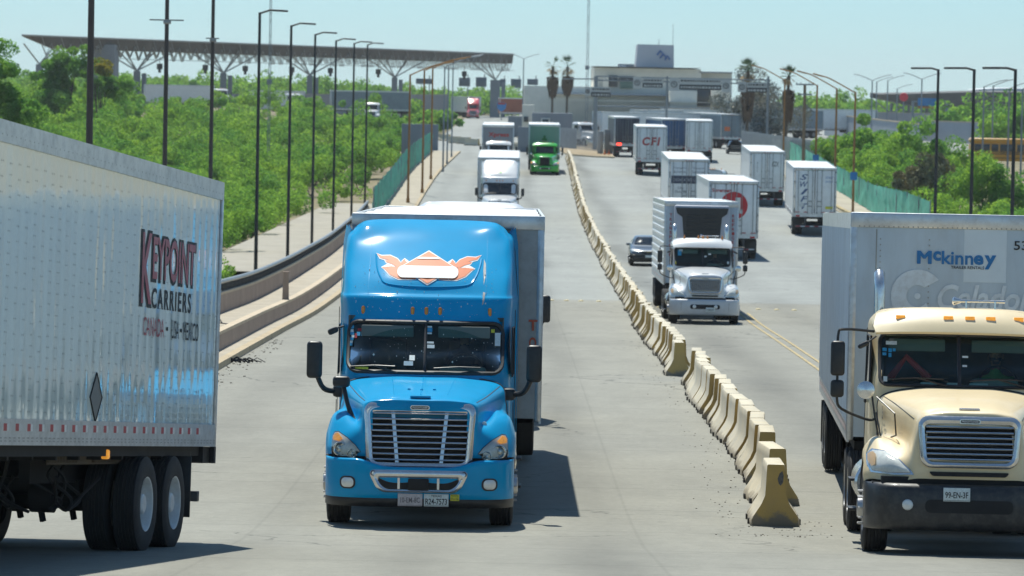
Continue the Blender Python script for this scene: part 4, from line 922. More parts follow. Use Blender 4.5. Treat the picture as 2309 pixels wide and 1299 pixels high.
# ------------------------------------------------------------------ day cab tractor
def daycab(label, paint, X, Y, rot=0.0, slope=None, hero=0, group=None, bumper=None, lit=False, visor=True, name='truck', grille='cut', stack=True, roof=2.86):
    sl, zz = seat(X, Y, slope); root = thing(name, label, 'truck', (X, Y, zz), rot, group, sl)
    nu = 8 if hero else 3
    H = [[(0,.10,.90),(.35,.10,.90),(.58,.11,.90),(.72,.15,.88),(.95,.27,.87),(1.10,.48,.87),(1.17,.70,.84),(1.17,.74,.80)],
         [(0,.09,1.0),(.35,.09,1.0),(.58,.11,1.0),(.70,.17,.98),(.95,.30,.97),(1.12,.52,.97),(1.185,.76,.94),(1.185,.80,.90)],
         [(0,.10,1.3),(.35,.10,1.3),(.60,.14,1.27),(.70,.26,1.14),(.92,.40,1.12),(1.09,.62,1.13),(1.17,.88,1.08),(1.18,.90,1.02)],
         [(0,.13,1.60),(.33,.14,1.60),(.58,.22,1.55),(.68,.45,1.24),(.88,.66,1.25),(1.05,.82,1.27),(1.16,1.05,1.18),(1.18,1.08,1.08)],
         [(0,.30,1.70),(.36,.32,1.69),(.60,.45,1.60),(.70,.80,1.30),(.88,1.0,1.33),(1.06,1.10,1.34),(1.17,1.26,1.20),(1.18,1.28,1.09)],
         [(0,1.2,1.81),(.42,1.2,1.80),(.72,1.2,1.68),(.80,1.4,1.38),(.90,1.5,1.32),(1.06,1.52,1.28),(1.16,1.56,1.12),(1.18,1.58,.92)],
         [(0,2.42,1.90),(.5,2.42,1.89),(.93,2.38,1.78),(.97,2.3,1.5),(.99,2.15,1.3),(1.08,2.0,1.15),(1.16,1.9,.95),(1.17,1.88,.62)]]
    Gh = surf(full(H), nu, nu); g = MB(); hg = (.36, .93, 1.56) if grille == 'tall' else (.50, 1.12, 1.51); g.grid(Gh, 0, lambda c: abs(c.x) < hg[0] and hg[1] < c.z < hg[2] and c.y < .5); g.build('hood', paint, root, ang=40); bh = bvh_of(Gh)
    rf = roof
    K = [[(0,2.45,.9),(.5,2.45,.9),(.90,2.55,.9),(.99,2.7,.9),(1.04,3.0,.9),(1.06,3.7,.6),(1.06,4.25,.6)],
         [(0,2.40,1.87),(.5,2.43,1.87),(.90,2.52,1.86),(1.0,2.68,1.84),(1.05,3.0,1.8),(1.06,3.6,1.7),(1.06,4.25,1.7)],
         [(0,2.58,2.2),(.5,2.61,2.2),(.89,2.70,2.2),(.985,2.85,2.2),(1.04,3.1,2.2),(1.05,3.6,2.2),(1.05,4.25,2.2)],
         [(0,2.76,2.55),(.5,2.79,2.55),(.88,2.88,2.54),(.975,3.02,2.54),(1.03,3.25,2.54),(1.045,3.7,2.54),(1.045,4.25,2.54)],
         [(0,2.80,rf-.16),(.5,2.83,rf-.16),(.88,2.92,rf-.18),(.97,3.05,rf-.19),(1.02,3.25,rf-.19),(1.035,3.7,rf-.19),(1.035,4.25,rf-.19)],
         [(0,2.90,rf-.04),(.5,2.92,rf-.04),(.85,3.0,rf-.07),(.93,3.12,rf-.10),(.98,3.3,rf-.12),(.995,3.7,rf-.12),(.995,4.25,rf-.12)],
         [(0,3.1,rf),(.5,3.12,rf),(.8,3.18,rf-.02),(.87,3.28,rf-.04),(.91,3.4,rf-.05),(.92,3.7,rf-.05),(.92,4.25,rf-.05)],
         [(0,4.25,rf),(.45,4.25,rf),(.7,4.25,rf-.01),(.8,4.25,rf-.02),(.86,4.25,rf-.03),(.89,4.25,rf-.04),(.91,4.25,rf-.05)]]
    Gc = surf(full(K), nu, nu)
    def skip(c): return hero and c.y < 3.2 and abs(c.x) < .93 and 1.94 < c.z < 2.50 and (max(abs(c.x)-.86, 0)**2 + max(abs(c.z-2.22)-.22, 0)**2) < .009
    g = MB(); g.grid(Gc, 0, skip); g.add([(x, 4.25, z) for x, z in ((-1.06, .6), (1.06, .6), (1.04, 2.6), (.9, rf-.05), (-.9, rf-.05), (-1.04, 2.6))], [tuple(range(6))]); g.build('cab', paint, root, ang=38); bk = bvh_of(Gc)
    W = rrect(-.94, .94, 1.92, 2.53, .09, 4)
    for s in ((-1, 1) if hero else (0,)):
        g = MB(); P = W if not s else (rrect(-.94, -.02, 1.92, 2.53, .07) if s < 0 else rrect(.02, .94, 1.92, 2.53, .07)); proj_poly(g, bk, P, 3, .004 if hero else .012)
        g.build('windscreen', glass_w if hero else glass_dark, root, ang=80)
    g = MB(); pts = []
    for i in range(len(W)):
        a, b = Vector(W[i]), Vector(W[(i+1) % len(W)]); k = max(1, int((b-a).length/.12))
        for j in range(k): q = a+(b-a)*j/k; pts.append(proj(bk, q.x, q.y, .008))
    g.tube(pts, .022, 6, closed=True); g.tube([proj(bk, 0, z, .006) for z in (1.91, 2.05, 2.2, 2.4, 2.54)], .024, 6); g.build('windscreen_gasket', gasket, root)
    if hero: interior(root, 4.0, 2.5, 1.93, 2.5, .93)
    wipers(root, bk, 1.95, ((-.15, -.85), (.80, .12)))
    if visor:
        G_ = [[(x, 2.62+.10*abs(x)**2.5, 2.545-.02*abs(x)**3) for x in np.linspace(-1.0, 1.0, 15)], [(x, 2.60+.10*abs(x)**2.5, 2.57-.02*abs(x)**3) for x in np.linspace(-1.0, 1.0, 15)], [(x, 2.66+.12*abs(x)**2.5, 2.66-.03*abs(x)**3) for x in np.linspace(-1.03, 1.03, 15)], [(x, 2.86+.14*abs(x)**2.5, 2.84-.07*abs(x)**4) for x in np.linspace(-.99, .99, 15)], [(x, 3.1+.1*abs(x)**2.5, 2.868-.09*abs(x)**4) for x in np.linspace(-.96, .96, 15)]]
        g = MB(); g.grid(G_); g.build('sun_shade', paint, root, ang=60); vb = bvh_of(G_)
        for x in (-.70, -.13, .13, .38, .72) if hero == 2 else (-.62, -.14, .02, .18, .68):
            if hero == 2: q = proj(vb, x, 2.74, .012); g = MB(); g.rbox(q.x-.058, q.x+.058, q.y-.012, q.y+.02, 2.715, 2.765, .008); g.build('marker_lamp', amber_lit, root)
            else: g = MB(); g.lathe([(0.001, rf+.10), (.02, rf+.09), (.035, rf+.03), (.04, rf-.02)], (x, 2.98, 0), 'z', 10); g.build('marker_lamp', amber, root)
    # grille
    tilt = lambda q: Vector((q.x, q.y + .12*max(0, q.z-.9)**1.5 + .10*q.x*q.x, q.z))
    if grille == 'tall':
        O, I, gz = trap(.42, .38, .86, 1.62, .1), trap(.37, .34, .90, 1.57, .07), (.93, 1.55)
    else: O, I, gz = trap(.595, .555, 1.03, 1.625, .13), trap(.52, .48, 1.10, 1.53, .07), (1.13, 1.50)
    g = MB(); ring(g, O, I, (.2, .02, .02, .12), 0, tilt); g.build('grille_surround', chrome if grille != 'tall' else mat('dark grille frame', (0.05, .06, .05), .3, metal=.5), root)
    g = MB(); vs = [tilt(Vector((x*1.03, .165, z))) for x, z in I]; g.add(vs, [tuple(range(len(vs)))]); g.build('grille_mesh', under_m, root)
    g = MB(); nb_ = 7 if grille == 'cut' else 12
    w0, w1 = I[-1][0], I[0][0]
    for k in range(nb_):
        z = gz[0] + k*(gz[1]-gz[0])/(nb_-1); w_ = abs(I[0][0])*.0 + (.36 if grille == 'tall' else .50)
        P = [tilt(Vector((x, .03, z))) for x in np.linspace(-w_, w_, 9)]; t_ = .011 if grille == 'cut' else .007
        g.grid([[p + Vector((0, -.004, t_)) for p in P], [p + Vector((0, -.012, 0)) for p in P], [p + Vector((0, -.004, -t_)) for p in P], [p + Vector((0, .04, 0)) for p in P], [p + Vector((0, -.004, t_)) for p in P]])
    if grille == 'mesh':
        for k in range(15): x = -.46+k*.066; g.tube([tilt(Vector((x, .03, gz[0]))), tilt(Vector((x, .03, gz[1])))], .006, 4)
    g.build('grille_bars', chrome if grille != 'tall' else under_m, root)
    badge(root, 0, 1.565 if grille != 'tall' else 1.5, .068) if hero else None
    g = MB(); P = trap(.46, .42, .935, .985, .02); g.prism(P, 'y', .06, .12); g.build('lower_slot', under_m, root)
    if hero: g = MB(); g.rbox(-.12, .12, .24, .30, 1.69, 1.715, .012); g.build('hood_handle', chrome, root); g = MB(); g.tube([p + Vector((0, .012, .004)) for p in Gh[-1]], .012, 5); [g.tube([bh.ray_cast(Vector((s*x_, y_, 4)), Vector((0, 0, -1)))[0] for x_, y_ in zip(np.linspace(.62, .90, 14), np.linspace(.50, 2.3, 14))], .006, 4) for s in (-1, 1)]; g.build('hood_seam', gasket, root)
    # headlamps
    for s in (-1, 1):
        Q = [(1.12, 1.04), (1.12, 1.13), (1.07, 1.185), (.95, 1.175), (.80, 1.10), (.68, .99), (.66, .96), (.85, .95), (1.08, .965)]
        Q = [(s*a, b) for a, b in Q]; c0, c1 = s*.92, 1.06
        g = MB(); proj_poly(g, bh, [(c0+(a-c0)*1.13, c1+(b-c1)*1.18) for a, b in Q], 3, .010, 0, .01); hb = g.build('headlamp', chrome, root)
        g = MB(); proj_poly(g, bh, Q, 4, .024, 0, .03); g.build('lens', mat('hazy headlamp lens', (.62, .64, .60), .2, coat=.6, var=.15, vscale=14), hb)
        g = MB(); proj_poly(g, bh, [(s*a, b) for a, b in [(1.10, 1.06), (1.10, 1.13), (1.05, 1.15), (1.02, 1.12), (1.02, 1.02), (1.06, 1.0)]], 3, .060, 0, .0); g.build('turn_lamp', amber_lit if lit else mat('faded amber lens', (.6, .40, .2), .3, coat=.6), hb)
    # bumper
    def bpl(z, dy=0): return [(0, -.05+dy, z), (.45, -.05+dy, z), (.80, -.02+dy, z), (1.0, .08+dy, z), (1.13, .28+dy, z), (1.18, .50, z), (1.18, .70, z)]
    bz = [.845, .80, .62, .45, .34, .31]
    Gb = surf(full([bpl(bz[0], .07), bpl(bz[1], .0), bpl(bz[2], -.02), bpl(bz[3], -.01), bpl(bz[4], .02), bpl(bz[5], .08)]), nu, 3); bb = bvh_of(Gb)
    g = MB(); g.grid(Gb); bo = g.build('bumper', bumper or chrome, root, ang=40); g = MB(); g.box(-1.1, 1.1, .25, .5, .4, .85); g.box(-1.0, 1.0, .14, .3, .84, .92); g.build('bumper_shade_core', under_m, root)  # dark filler behind the bumper, gap shade put into its colour
    g = MB(); P = rrect(-.50, .50, .52, .67, .06); proj_poly(g, bb, P, 2, .008); g.build('bumper_slot', under_m, root)
    if hero:
        g = MB()
        for s in (-1, 1): g.tube([proj(bb, s*.80, z, .004) for z in (.83, .7, .5, .33)], .004, 4)
        g.build('bumper_seam', gasket, root)
    for s in (-1, 1):
        q = proj(bb, s*(.70 if hero == 2 else .36), .605 if hero == 2 else .60, .015); g = MB(); g.lathe([(.062, .03), (.062, -.01), (.05, -.022), (.001, -.03)], q, 'y', 16); g.build('fog_lamp', refl_m, root)
        # mirrors
        mb_ = black_pl
        fx, fy = s*1.02, 2.75
        g = MB(); g.tube(catmull([Vector(p) for p in ((fx, fy, 2.56), (s*1.38, 2.55, 2.58), (s*1.46, 2.52, 2.50), (s*1.46, 2.50, 2.0), (s*1.46, 2.50, 1.75), (s*1.40, 2.55, 1.62), (s*1.10, 2.6, 1.50), (s*1.0, 2.65, 1.50))], 4), .017, 6); g.build('mirror_frame', mb_, root)
        g = MB(); g.rbox(s*1.46-.085, s*1.46+.085, 2.42, 2.52, 2.02, 2.44, .04, seg=3); g.build('mirror', mb_, root)
        g = MB(); g.rbox(s*1.46-.08, s*1.46+.08, 2.42, 2.52, 1.76, 1.97, .04, seg=3); g.build('wide_mirror', mb_, root)
        g = MB(); g.tube([(s*1.0, 2.7, 2.5), (s*1.12, 2.45, 2.42)], .012, 6); g.rbox(s*1.14-.09, s*1.14+.06, 2.40, 2.48, 2.37, 2.43, .03, rot=Matrix.Rotation(R(s*28), 3, 'Y')); g.build('spot_mirror', mb_, root)
        g = MB(); g.tube([(s*1.0, 1.25, 1.33), (s*1.05, 1.28, 1.60), (s*1.08, 1.3, 1.80), (s*1.12, 1.28, 1.88)], .012, 6); g.tube([(s*.98, 1.1, 1.34), (s*1.03, 1.27, 1.62)], .010, 6); g.tube([(s*.85, 1.3, 1.33), (s*.80, 1.1, 1.36), (s*.83, .9, 1.62), (s*1.03, 1.27, 1.8)], .010, 6); g.build('fender_mirror_bracket', mb_, root)
        g = MB(); g.lathe([(.001, .05), (.06, .04), (.105, .0), (.105, -.02), (.06, -.035), (.001, -.04)], (s*1.16, 1.26, 1.88), 'y', 20); g.build('round_mirror', chrome, root)
        g = MB(); G_ = [[(s*1.02, 2.95, 2.48), (s*1.04, 3.6, 2.5)], [(s*1.04, 2.8, 1.9), (s*1.055, 3.6, 1.9)]]; g.grid([[(a[0]+s*.022, a[1], a[2]) for a in r] for r in G_]); g.build('side_window', glass_dark, root)
        g = MB(); g.tube([(s*1.045, 2.93, 2.5), (s*1.065, 3.62, 2.52), (s*1.08, 3.62, 1.88), (s*1.065, 2.78, 1.88)], .014, 5, closed=True); g.tube([(s*1.068, 3.7, 2.6), (s*1.085, 3.7, .8)], .006, 4); g.rbox(s*1.09-.01, s*1.09+.02, 3.4, 3.6, 1.68, 1.73, .01); g.build('door_seam', gasket, root)
        wheel(root, s*1.03, 1.2, s, .51, .29, rim_alu, lo=not hero)
        for yy in (5.6, 6.9):
            wheel(root, s*1.08, yy, s, .51, .27, rim_alu, lo=not hero, front=False); wheel(root, s*.76, yy, s, .51, .27, rim_alu, lo=True, front=False)
        if stack is True or (stack and s < 0):
            g = MB(); g.tube(catmull([Vector(p) for p in ((s*.90, 4.42, 1.2), (s*.90, 4.42, 2.2), (s*.90, 4.42, 3.0), (s*.90, 4.46, 3.17), (s*.90, 4.58, 3.27))], 5), .070, 14); g.build('exhaust_stack', chrome, root)
    if hero:
        g = MB(); g.lathe([(.001, -.42), (.03, -.42), (.055, -.40), (.045, -.38), (.018, -.30), (.014, 0), (.020, .22), (.001, .22)], (.25+.1, 3.1, rf+.09), 'x', 12); g.box(.09, .11, 3.08, 3.12, rf-.02, rf+.09); g.box(.44, .46, 3.08, 3.12, rf-.02, rf+.09); g.build('air_horn', chrome, root)
    fuel_side(root, 2.8, 4.2, chrome, x=1.0); chassis(root, .4, 7.5)
    return root, bh, bk, bb
# ------------------------------------------------------------------ cars
def sedan(label, paint, X, Y, rot=0.0, lo=False):
    root = thing('car', label, 'car', (X, Y, rz(X, Y)), rot)
    K = [[(0,.03,.55),(.45,.05,.55),(.75,.20,.55),(.88,.50,.55),(.90,1.2,.50),(.90,2.4,.45),(.90,3.6,.5),(.86,4.4,.55)],
         [(0,.0,.62),(.45,.03,.62),(.74,.16,.62),(.88,.48,.66),(.91,1.2,.68),(.91,2.4,.68),(.91,3.6,.70),(.86,4.5,.7)],
         [(0,.08,.76),(.42,.10,.76),(.70,.26,.76),(.85,.6,.82),(.89,1.2,.88),(.89,2.4,.92),(.89,3.6,.95),(.83,4.5,.92)],
         [(0,.45,.86),(.40,.46,.87),(.64,.6,.89),(.78,.9,.93),(.86,1.3,.96),(.87,2.4,.98),(.86,3.6,1.0),(.78,4.45,1.0)],
         [(0,1.25,.97),(.40,1.27,.97),(.62,1.3,.97),(.74,1.4,.98),(.80,1.6,1.0),(.82,2.4,1.02),(.80,3.4,1.03),(.70,4.2,1.04)],
         [(0,1.85,1.28),(.35,1.87,1.28),(.56,1.95,1.27),(.65,2.05,1.25),(.68,2.2,1.26),(.70,2.7,1.28),(.68,3.2,1.24),(.60,3.7,1.2)],
         [(0,2.25,1.43),(.3,2.26,1.43),(.46,2.3,1.42),(.54,2.35,1.41),(.58,2.4,1.40),(.60,2.7,1.42),(.58,3.1,1.40),(.50,3.4,1.36)],
         [(0,2.8,1.46),(.15,2.8,1.46),(.25,2.8,1.46),(.3,2.8,1.46),(.35,2.8,1.455),(.4,2.85,1.45),(.35,3.0,1.45),(.3,3.2,1.42)]]
    G = surf(full(K), 4, 4); g = MB(); g.grid(G); g.box(-.6, .6, 3.4, 4.5, .6, 1.0); g.build('body', paint, root, ang=50); bv = bvh_of(G)
    g = MB(); proj_poly(g, bv, [(-.68, 1.02), (.68, 1.02), (.60, 1.25), (.50, 1.38), (-.50, 1.38), (-.60, 1.25)], 3, .012); g.build('windscreen', glass_dark, root)
    g = MB(); proj_poly(g, bv, rrect(-.34, .34, .64, .74, .04), 2, .012); proj_poly(g, bv, rrect(-.42, .42, .60, .63, .01), 1, .012); g.build('grille', black_pl, root)
    g = MB(); proj_poly(g, bv, rrect(-.10, .10, .685, .715, .012), 1, .03); g.build('emblem', mat('gold emblem', (.5, .38, .1), .3, metal=.7), root)
    for s in (-1, 1):
        g = MB(); proj_poly(g, bv, [(s*.46, .70), (s*.50, .78), (s*.80, .84), (s*.86, .82), (s*.80, .72)], 3, .012, 0, .01); g.build('headlight', refl_m, root)
        g = MB(); g.rbox(s*.98-.10, s*.98+.10, 1.55, 1.65, .98, 1.10, .04); g.tube([(s*.82, 1.6, 1.0), (s*.95, 1.6, 1.03)], .02, 5); g.build('mirror', paint, root)
        g = MB(); g.grid([[(s*.80, 1.75, 1.06), (s*.84, 2.6, 1.08), (s*.80, 3.5, 1.08)], [(s*.69, 2.15, 1.27), (s*.72, 2.7, 1.29), (s*.69, 3.2, 1.25)]]); g.build('side_window', glass_dark, root)
        for yy in (.95, 3.65): wheel(root, s*.80, yy, s, .33, .2, rim_alu, lo=True)
    g = MB(); g.box(-.82, .82, .3, 4.3, .2, .56); g.rbox(-.80, .80, .05, .3, .28, .58, .06); g.build('lower_body', black_pl, root)
    g = MB(); g.rbox(-.16, .16, -.03, .01, .44, .56, .01); g.build('licence_plate', paper, root)
    return root
# ------------------------------------------------------------------ vehicles in place
blue_p = mat('bright blue truck paint', (0.001, 0.31, 0.60), 0.6, coat=0.4, var=0.04, vscale=3, spec=0.04)
cream_p = mat('cream truck paint', (0.82, 0.66, 0.40), 0.45, coat=0.35, var=0.04, vscale=3, dirt=0.12, dirtcol=(0.45, 0.36, 0.24))
white_p = mat('white truck paint', (0.72, 0.73, 0.73), 0.35, coat=0.6, var=0.03, vscale=3, dirt=0.12, dirtcol=(0.45, 0.43, 0.4))
green_p = mat('bright green truck paint', (0.02, 0.42, 0.03), 0.3, coat=0.7, var=0.04)
red_p = mat('red truck paint', (0.55, 0.02, 0.04), 0.3, coat=0.7, var=0.04)
# blue hero truck
BX, BY = -1.115, 52.7
blue_p.node_tree.nodes['Principled BSDF'].inputs['Coat Roughness'].default_value = .12
hero, bh, bk, bbv = sleeper('blue sleeper truck with flame emblem on its roof fairing, nearest in the left carriageway', blue_p, BX, BY, hero=True, lit=False)
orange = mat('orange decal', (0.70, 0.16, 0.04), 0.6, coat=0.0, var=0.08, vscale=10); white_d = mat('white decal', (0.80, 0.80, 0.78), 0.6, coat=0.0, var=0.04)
cv = lambda P: [((x-995)/613, 3.44-(y-470)/613) for x, y in P]
fl_ = cv([(570,490),(610,508),(680,505),(740,530),(770,565),(800,575),(785,545),(800,530),(815,555),(850,565),(900,600),(900,690),(760,690),(690,660),(640,610),(620,600),(700,592),(760,600),(740,584),(700,574),(655,560),(642,545),(690,543),(650,538),(600,525)])
def outset(P, d):
    n = len(P); out = []
    ar = sum(P[i][0]*P[(i+1) % n][1]-P[(i+1) % n][0]*P[i][1] for i in range(n))
    for i in range(n):
        a, b, c = Vector(P[i-1]), Vector(P[i]), Vector(P[(i+1) % n]); e1 = (b-a).normalized(); e2 = (c-b).normalized(); t = (e1+e2)
        t = t.normalized() if t.length > .2 else e1; nn = Vector((t.y, -t.x))*(1 if ar > 0 else -1); out.append(tuple(b+nn*d))
    return out
def tri(P): return P, [tuple(range(len(P)))]
g = MB(); h = MB()
for s in (-1, 1):
    Pf = [(-x if s > 0 else x, z) for x, z in fl_]
    proj_mesh(g, bk, *tri(outset(Pf, .013)), off=.004); proj_mesh(h, bk, *tri(Pf), off=.008)
D = [(0, 3.44), (.36, 3.23), (0, 3.02), (-.36, 3.23)]
proj_mesh(g, bk, *tri(outset(D, .018)), off=.010); proj_mesh(h, bk, *tri(D), off=.014)
k = MB(); proj_mesh(k, bk, *tri([(-.12, 3.36), (.12, 3.36), (.155, 3.335), (-.155, 3.335)]), off=.020); proj_mesh(k, bk, *tri(rrect(-.40, .40, 3.09, 3.245, .07)), off=.020)  # white band of the emblem, widened to paint in sun glare
e1 = g.build('emblem_outline', white_d, hero, ang=80); h.build('emblem', orange, e1, ang=80); k.build('emblem_glare_band', white_d, e1, ang=80)
g = MB(); g.tube(curve_on(bk, [(-.70, 3.40), (-.68, 3.25), (-.62, 3.10), (-.50, 3.01), (0, 2.985), (.50, 3.01), (.62, 3.10), (.68, 3.25), (.70, 3.36)], .01, 0.0), .014, 6)
for x in (-.775, .775): g.tube([proj(bk, x, z, 0.0) for z in np.linspace(2.60, 3.72, 14)], .0035, 4)
g.build('fairing_groove', blue_p, hero)
g = MB(); proj_poly(g, bk, [(.735, 3.36), (.76, 3.30), (.765, 3.15), (.74, 3.02), (.73, 3.2)], 1, .006); proj_poly(g, bk, [(.735, 2.93), (.765, 2.92), (.745, 2.78), (.725, 2.76)], 1, .006); g.build('peeled_paint', mat('bare primer', (.42, .42, .40), .6, var=.2, vscale=20), hero)
# bug and dust specks on the fairing and glass
g = MB(); rs = random.Random(5)
for _ in range(230):
    x = rs.uniform(-.95, .95); z = rs.uniform(2.6, 3.25) if rs.random() < .7 else rs.uniform(1.93, 2.48); q = proj(bk, x, z, .010); s_ = abs(rs.gauss(0, .0035))+.0018
    if q: g.add([q+Vector((a*s_, -.001, b*s_*1.4)) for a, b in ((1, 0), (0, 1), (-1, 0), (0, -1))], [(0, 1, 2, 3)])
g.build('bug_spatter', mat('dried specks', (.62, .62, .58), .8), hero)['kind'] = 'stuff'
# stickers on the windscreen
def stickers(root, bv, L_, off=.010):
    for m_, items in L_:
        for x, z, w_, h_ in items:
            g = MB(); P = [proj(bv, x+a*w_, z+b*h_, off) for a, b in ((0, 0), (1, 0), (1, 1), (0, 1))]; g.add(P, [(0, 1, 2, 3)]); g.build('windscreen_sticker', m_, root)
stickers(hero, bk, [(blue_st, [(-.985, 2.42, .045, .05), (-.985, 2.34, .05, .05), (-.985, 2.27, .045, .04), (-.985, 2.20, .035, .06), (-.90, 2.33, .045, .05), (-.84, 2.33, .045, .05), (.02, 2.40, .065, .05)]),
    (paper, [(-.98, 2.375, .035, .035), (-.97, 2.305, .04, .03), (-.98, 2.235, .03, .03), (-.82, 2.405, .10, .055), (.02, 2.455, .06, .02), (.02, 2.37, .06, .022), (.02, 2.25, .09, .025), (.025, 2.19, .095, .045), (.90, 2.23, .07, .17), (-.20, 2.03, .07, .065), (-.27, 1.965, .12, .055)]),
    (ink_r, [(-.925, 2.30, .03, .06), (-.89, 2.39, .05, .035)]), (yel_st, [(.85, 2.40, .045, .045), (-.90, 1.895, .17, .042)])])
plate(hero, -.10, .295, -.045, [('10-EM-8C', .10, .28, .80, .42)], mat('pale worn plate', (.55, .50, .50), .6, var=.15, vscale=30), m=mat('faded lettering', (.18, .16, .17), .6))
plate(hero, .225, .295, -.045, [('TEXAS', .28, .76, .44, .17), ('R24-7573', .06, .16, .88, .48)])
g = MB(); g.rbox(.40, .51, -.045, -.038, .37, .45, .004); tp = g.build('toll_tag', yel_st, hero)
g = MB(); text_on(g, 'TEXAS', (.41, -.048, .425), (1, 0, 0), (0, 0, 1), .09, .018); text_on(g, '72278', (.415, -.048, .38), (1, 0, 0), (0, 0, 1), .08, .022); g.build('tag_lettering', ink, tp)
q = proj(bh, .80, 1.30, .008); g = MB(); g.lathe([(.001, -.006), (.03, -.006), (.032, 0)], q, 'y', 14); g.build('fuel_sticker', paper, hero)
g = MB()
for x in (-.16, 0, .16):
    P = bh.ray_cast(Vector((x, .9, 4)), Vector((0, 0, -1)))[0]; g.lathe([(.001, .02), (.018, .015), (.022, 0)], P, 'z', 8)
g.build('washer_nozzle', blue_p, hero)
g = MB()
for x in (-.42, 0, .42):
    P = [bh.ray_cast(Vector((x*(.75+.1*y), y, 4)), Vector((0, 0, -1)))[0] for y in np.linspace(.5, 2.3, 12)]; g.tube([p + Vector((0, 0, -.004)) for p in P], .012 if x == 0 else .009, 6)
g.build('hood_crease', blue_p, hero)
driver((BX+.50, BY+3.78, hero.location.z+1.50), 'person in a dark shirt at the wheel of the blue truck', cloth_d)
nose_grey = mat('grey weathered trailer nose', (0.38, 0.38, 0.36), 0.6, var=0.1, vscale=2, dirt=0.5, dirtcol=(0.22, 0.2, 0.17))
t1 = trailer('weathered box trailer with white roof coupled behind the blue truck', -.885, 57.9, L=13.6, body=nose_grey, hero=False, lamps=False, top=3.95, slope=-.0186)
g = MB(); text_on(g, 'T', (1.12, -.024, 2.40), (1, 0, 0), (0, 0, 1), .12, .15, bold=.03); text_on(g, 'O', (1.13, -.024, 2.16), (1, 0, 0), (0, 0, 1), .10, .15, bold=.03); g.build('nose_lettering', mat('orange red lettering', (.5, .08, .03), .5), t1)
# tractor right behind it
sleeper('white sleeper truck close behind the blue truck, only its roof edge and one mirror visible', white_p, -.80, 76.6, group=None)[0].scale = (1, 1, 1.055)
# white truck with green leaf
def shamrock(root, parent_y, z, s, m_, x0=0, name='leaf_emblem', bv=None):
    g = MB()
    for a in (90, 215, 325):
        c = (math.cos(R(a))*s*.52, math.sin(R(a))*s*.52); P = []
        for k in range(16):
            q = 2*math.pi*k/16; rr = s*.5*(1+.18*math.cos(2*(q-R(a)))); P.append((x0+c[0]+rr*math.cos(q), z+c[1]+rr*math.sin(q)))
        if bv: proj_mesh(g, bv, P, [tuple(range(16))], off=.012+.001*a/90)
        else: g.add([(a_, parent_y-.0005*a, b_) for a_, b_ in P], [tuple(range(16))])
    if bv: proj_mesh(g, bv, [(x0-.02*s, z), (x0+.05*s, z), (x0+.25*s, z-s*1.1), (x0+.08*s, z-s*1.1)], [(0, 1, 2, 3)], off=.012)
    else: g.add([(x0-.02*s, parent_y, z), (x0+.08*s, parent_y, z), (x0+.25*s, parent_y, z-s*1.1), (x0+.05*s, parent_y, z-s*1.1)], [(0, 1, 2, 3)])
    return g.build(name, m_, root, ang=80)
leaf_g = mat('green leaf decal', (.10, .45, .04), .4); leaf_d = mat('dark green leaf decal', (.02, .16, .03), .4)
p = pix(1125, 498, 260); xl = p.x
wt, a_, b_, c_ = sleeper('white sleeper truck with a small green leaf on its tall fairing, in the left carriageway', white_p, xl, 260)
shamrock(wt, 0, 3.22, .13, leaf_g, bv=b_)
wt.scale = (1, 1, 1.03)
trailer('white box trailer coupled behind the white truck with the green leaf', pix(1124, 400, 265.6).x, 265.6, L=16)
xg = pix(1123, 380, 345).x
daycab('small white tractor half hidden in front of the grey express trailer', white_p, xg, 344, stack=False)
t2 = trailer('grey box trailer with red word Xpress on its nose, far in the left carriageway', pix(1123, 300, 350).x, 350, body=mat('slate grey panel', (.22, .24, .27), .5, var=.05), L=16)
g = MB(); text_on(g, 'Xpress', (-.80, -.03, 3.05), (1, 0, 0), (0, 0, 1), 1.7, .45, bold=.03); g.build('nose_lettering', ink_r, t2)
gt, *_ = daycab('bright green tractor with lit amber lamps coming down the left carriageway', green_p, pix(1228, 392, 352).x, 352, lit=True, bumper=green_p, grille='tall', stack=False); gt.scale = (1, 1, .92)
t3 = trailer('grey green box trailer with a dark leaf emblem on its nose behind the green tractor', pix(1228, 300, 357.5).x, 357.5, body=mat('grey green panel', (.20, .33, .28), .5, var=.05), L=15)
shamrock(t3, -.03, 2.93, .24, leaf_d)
xr = pix(1067, 265, 820).x
rtk, *_ = sleeper('red sleeper truck with lit headlamps under the canopy far away', red_p, xr, 812, lit=True)
trailer('white box trailer behind the distant red truck', xr+.2, 818, L=16, rot=.22, side='plain')
# white day cab with cooled trailer
wd_, dh, dk, db = daycab('white tractor with chrome mesh grille pulling the ribbed cooled trailer', white_p, 6.50, 143, hero=1, bumper=mat('pale grey bumper', (.56, .58, .60), .35, coat=.4, var=.04, dirt=.2), grille='mesh')
plate(wd_, .18, .42, -.09, [('17EK5T', .10, .3, .8, .4)])
stickers(wd_, dk, [(blue_st, [(-.84, 2.26, .12, .20)]), (paper, [(-.78, 2.40, .10, .07), (.20, 2.30, .09, .05), (.06, 2.22, .08, .05), (.84, 2.0, .06, .08)]), (yel_st, [(-.92, 1.97, .03, .09)])])
driver((6.50+.46, 146.5, wd_.location.z+1.52), 'person in dark clothes at the wheel of the white tractor', cloth_d)
trailer('white cooled trailer with ribbed sides and a dark cooling unit on its nose', 6.66, 150.6, L=14.6, side='hrib', reefer=True, group='box trailers', rot=-.004)
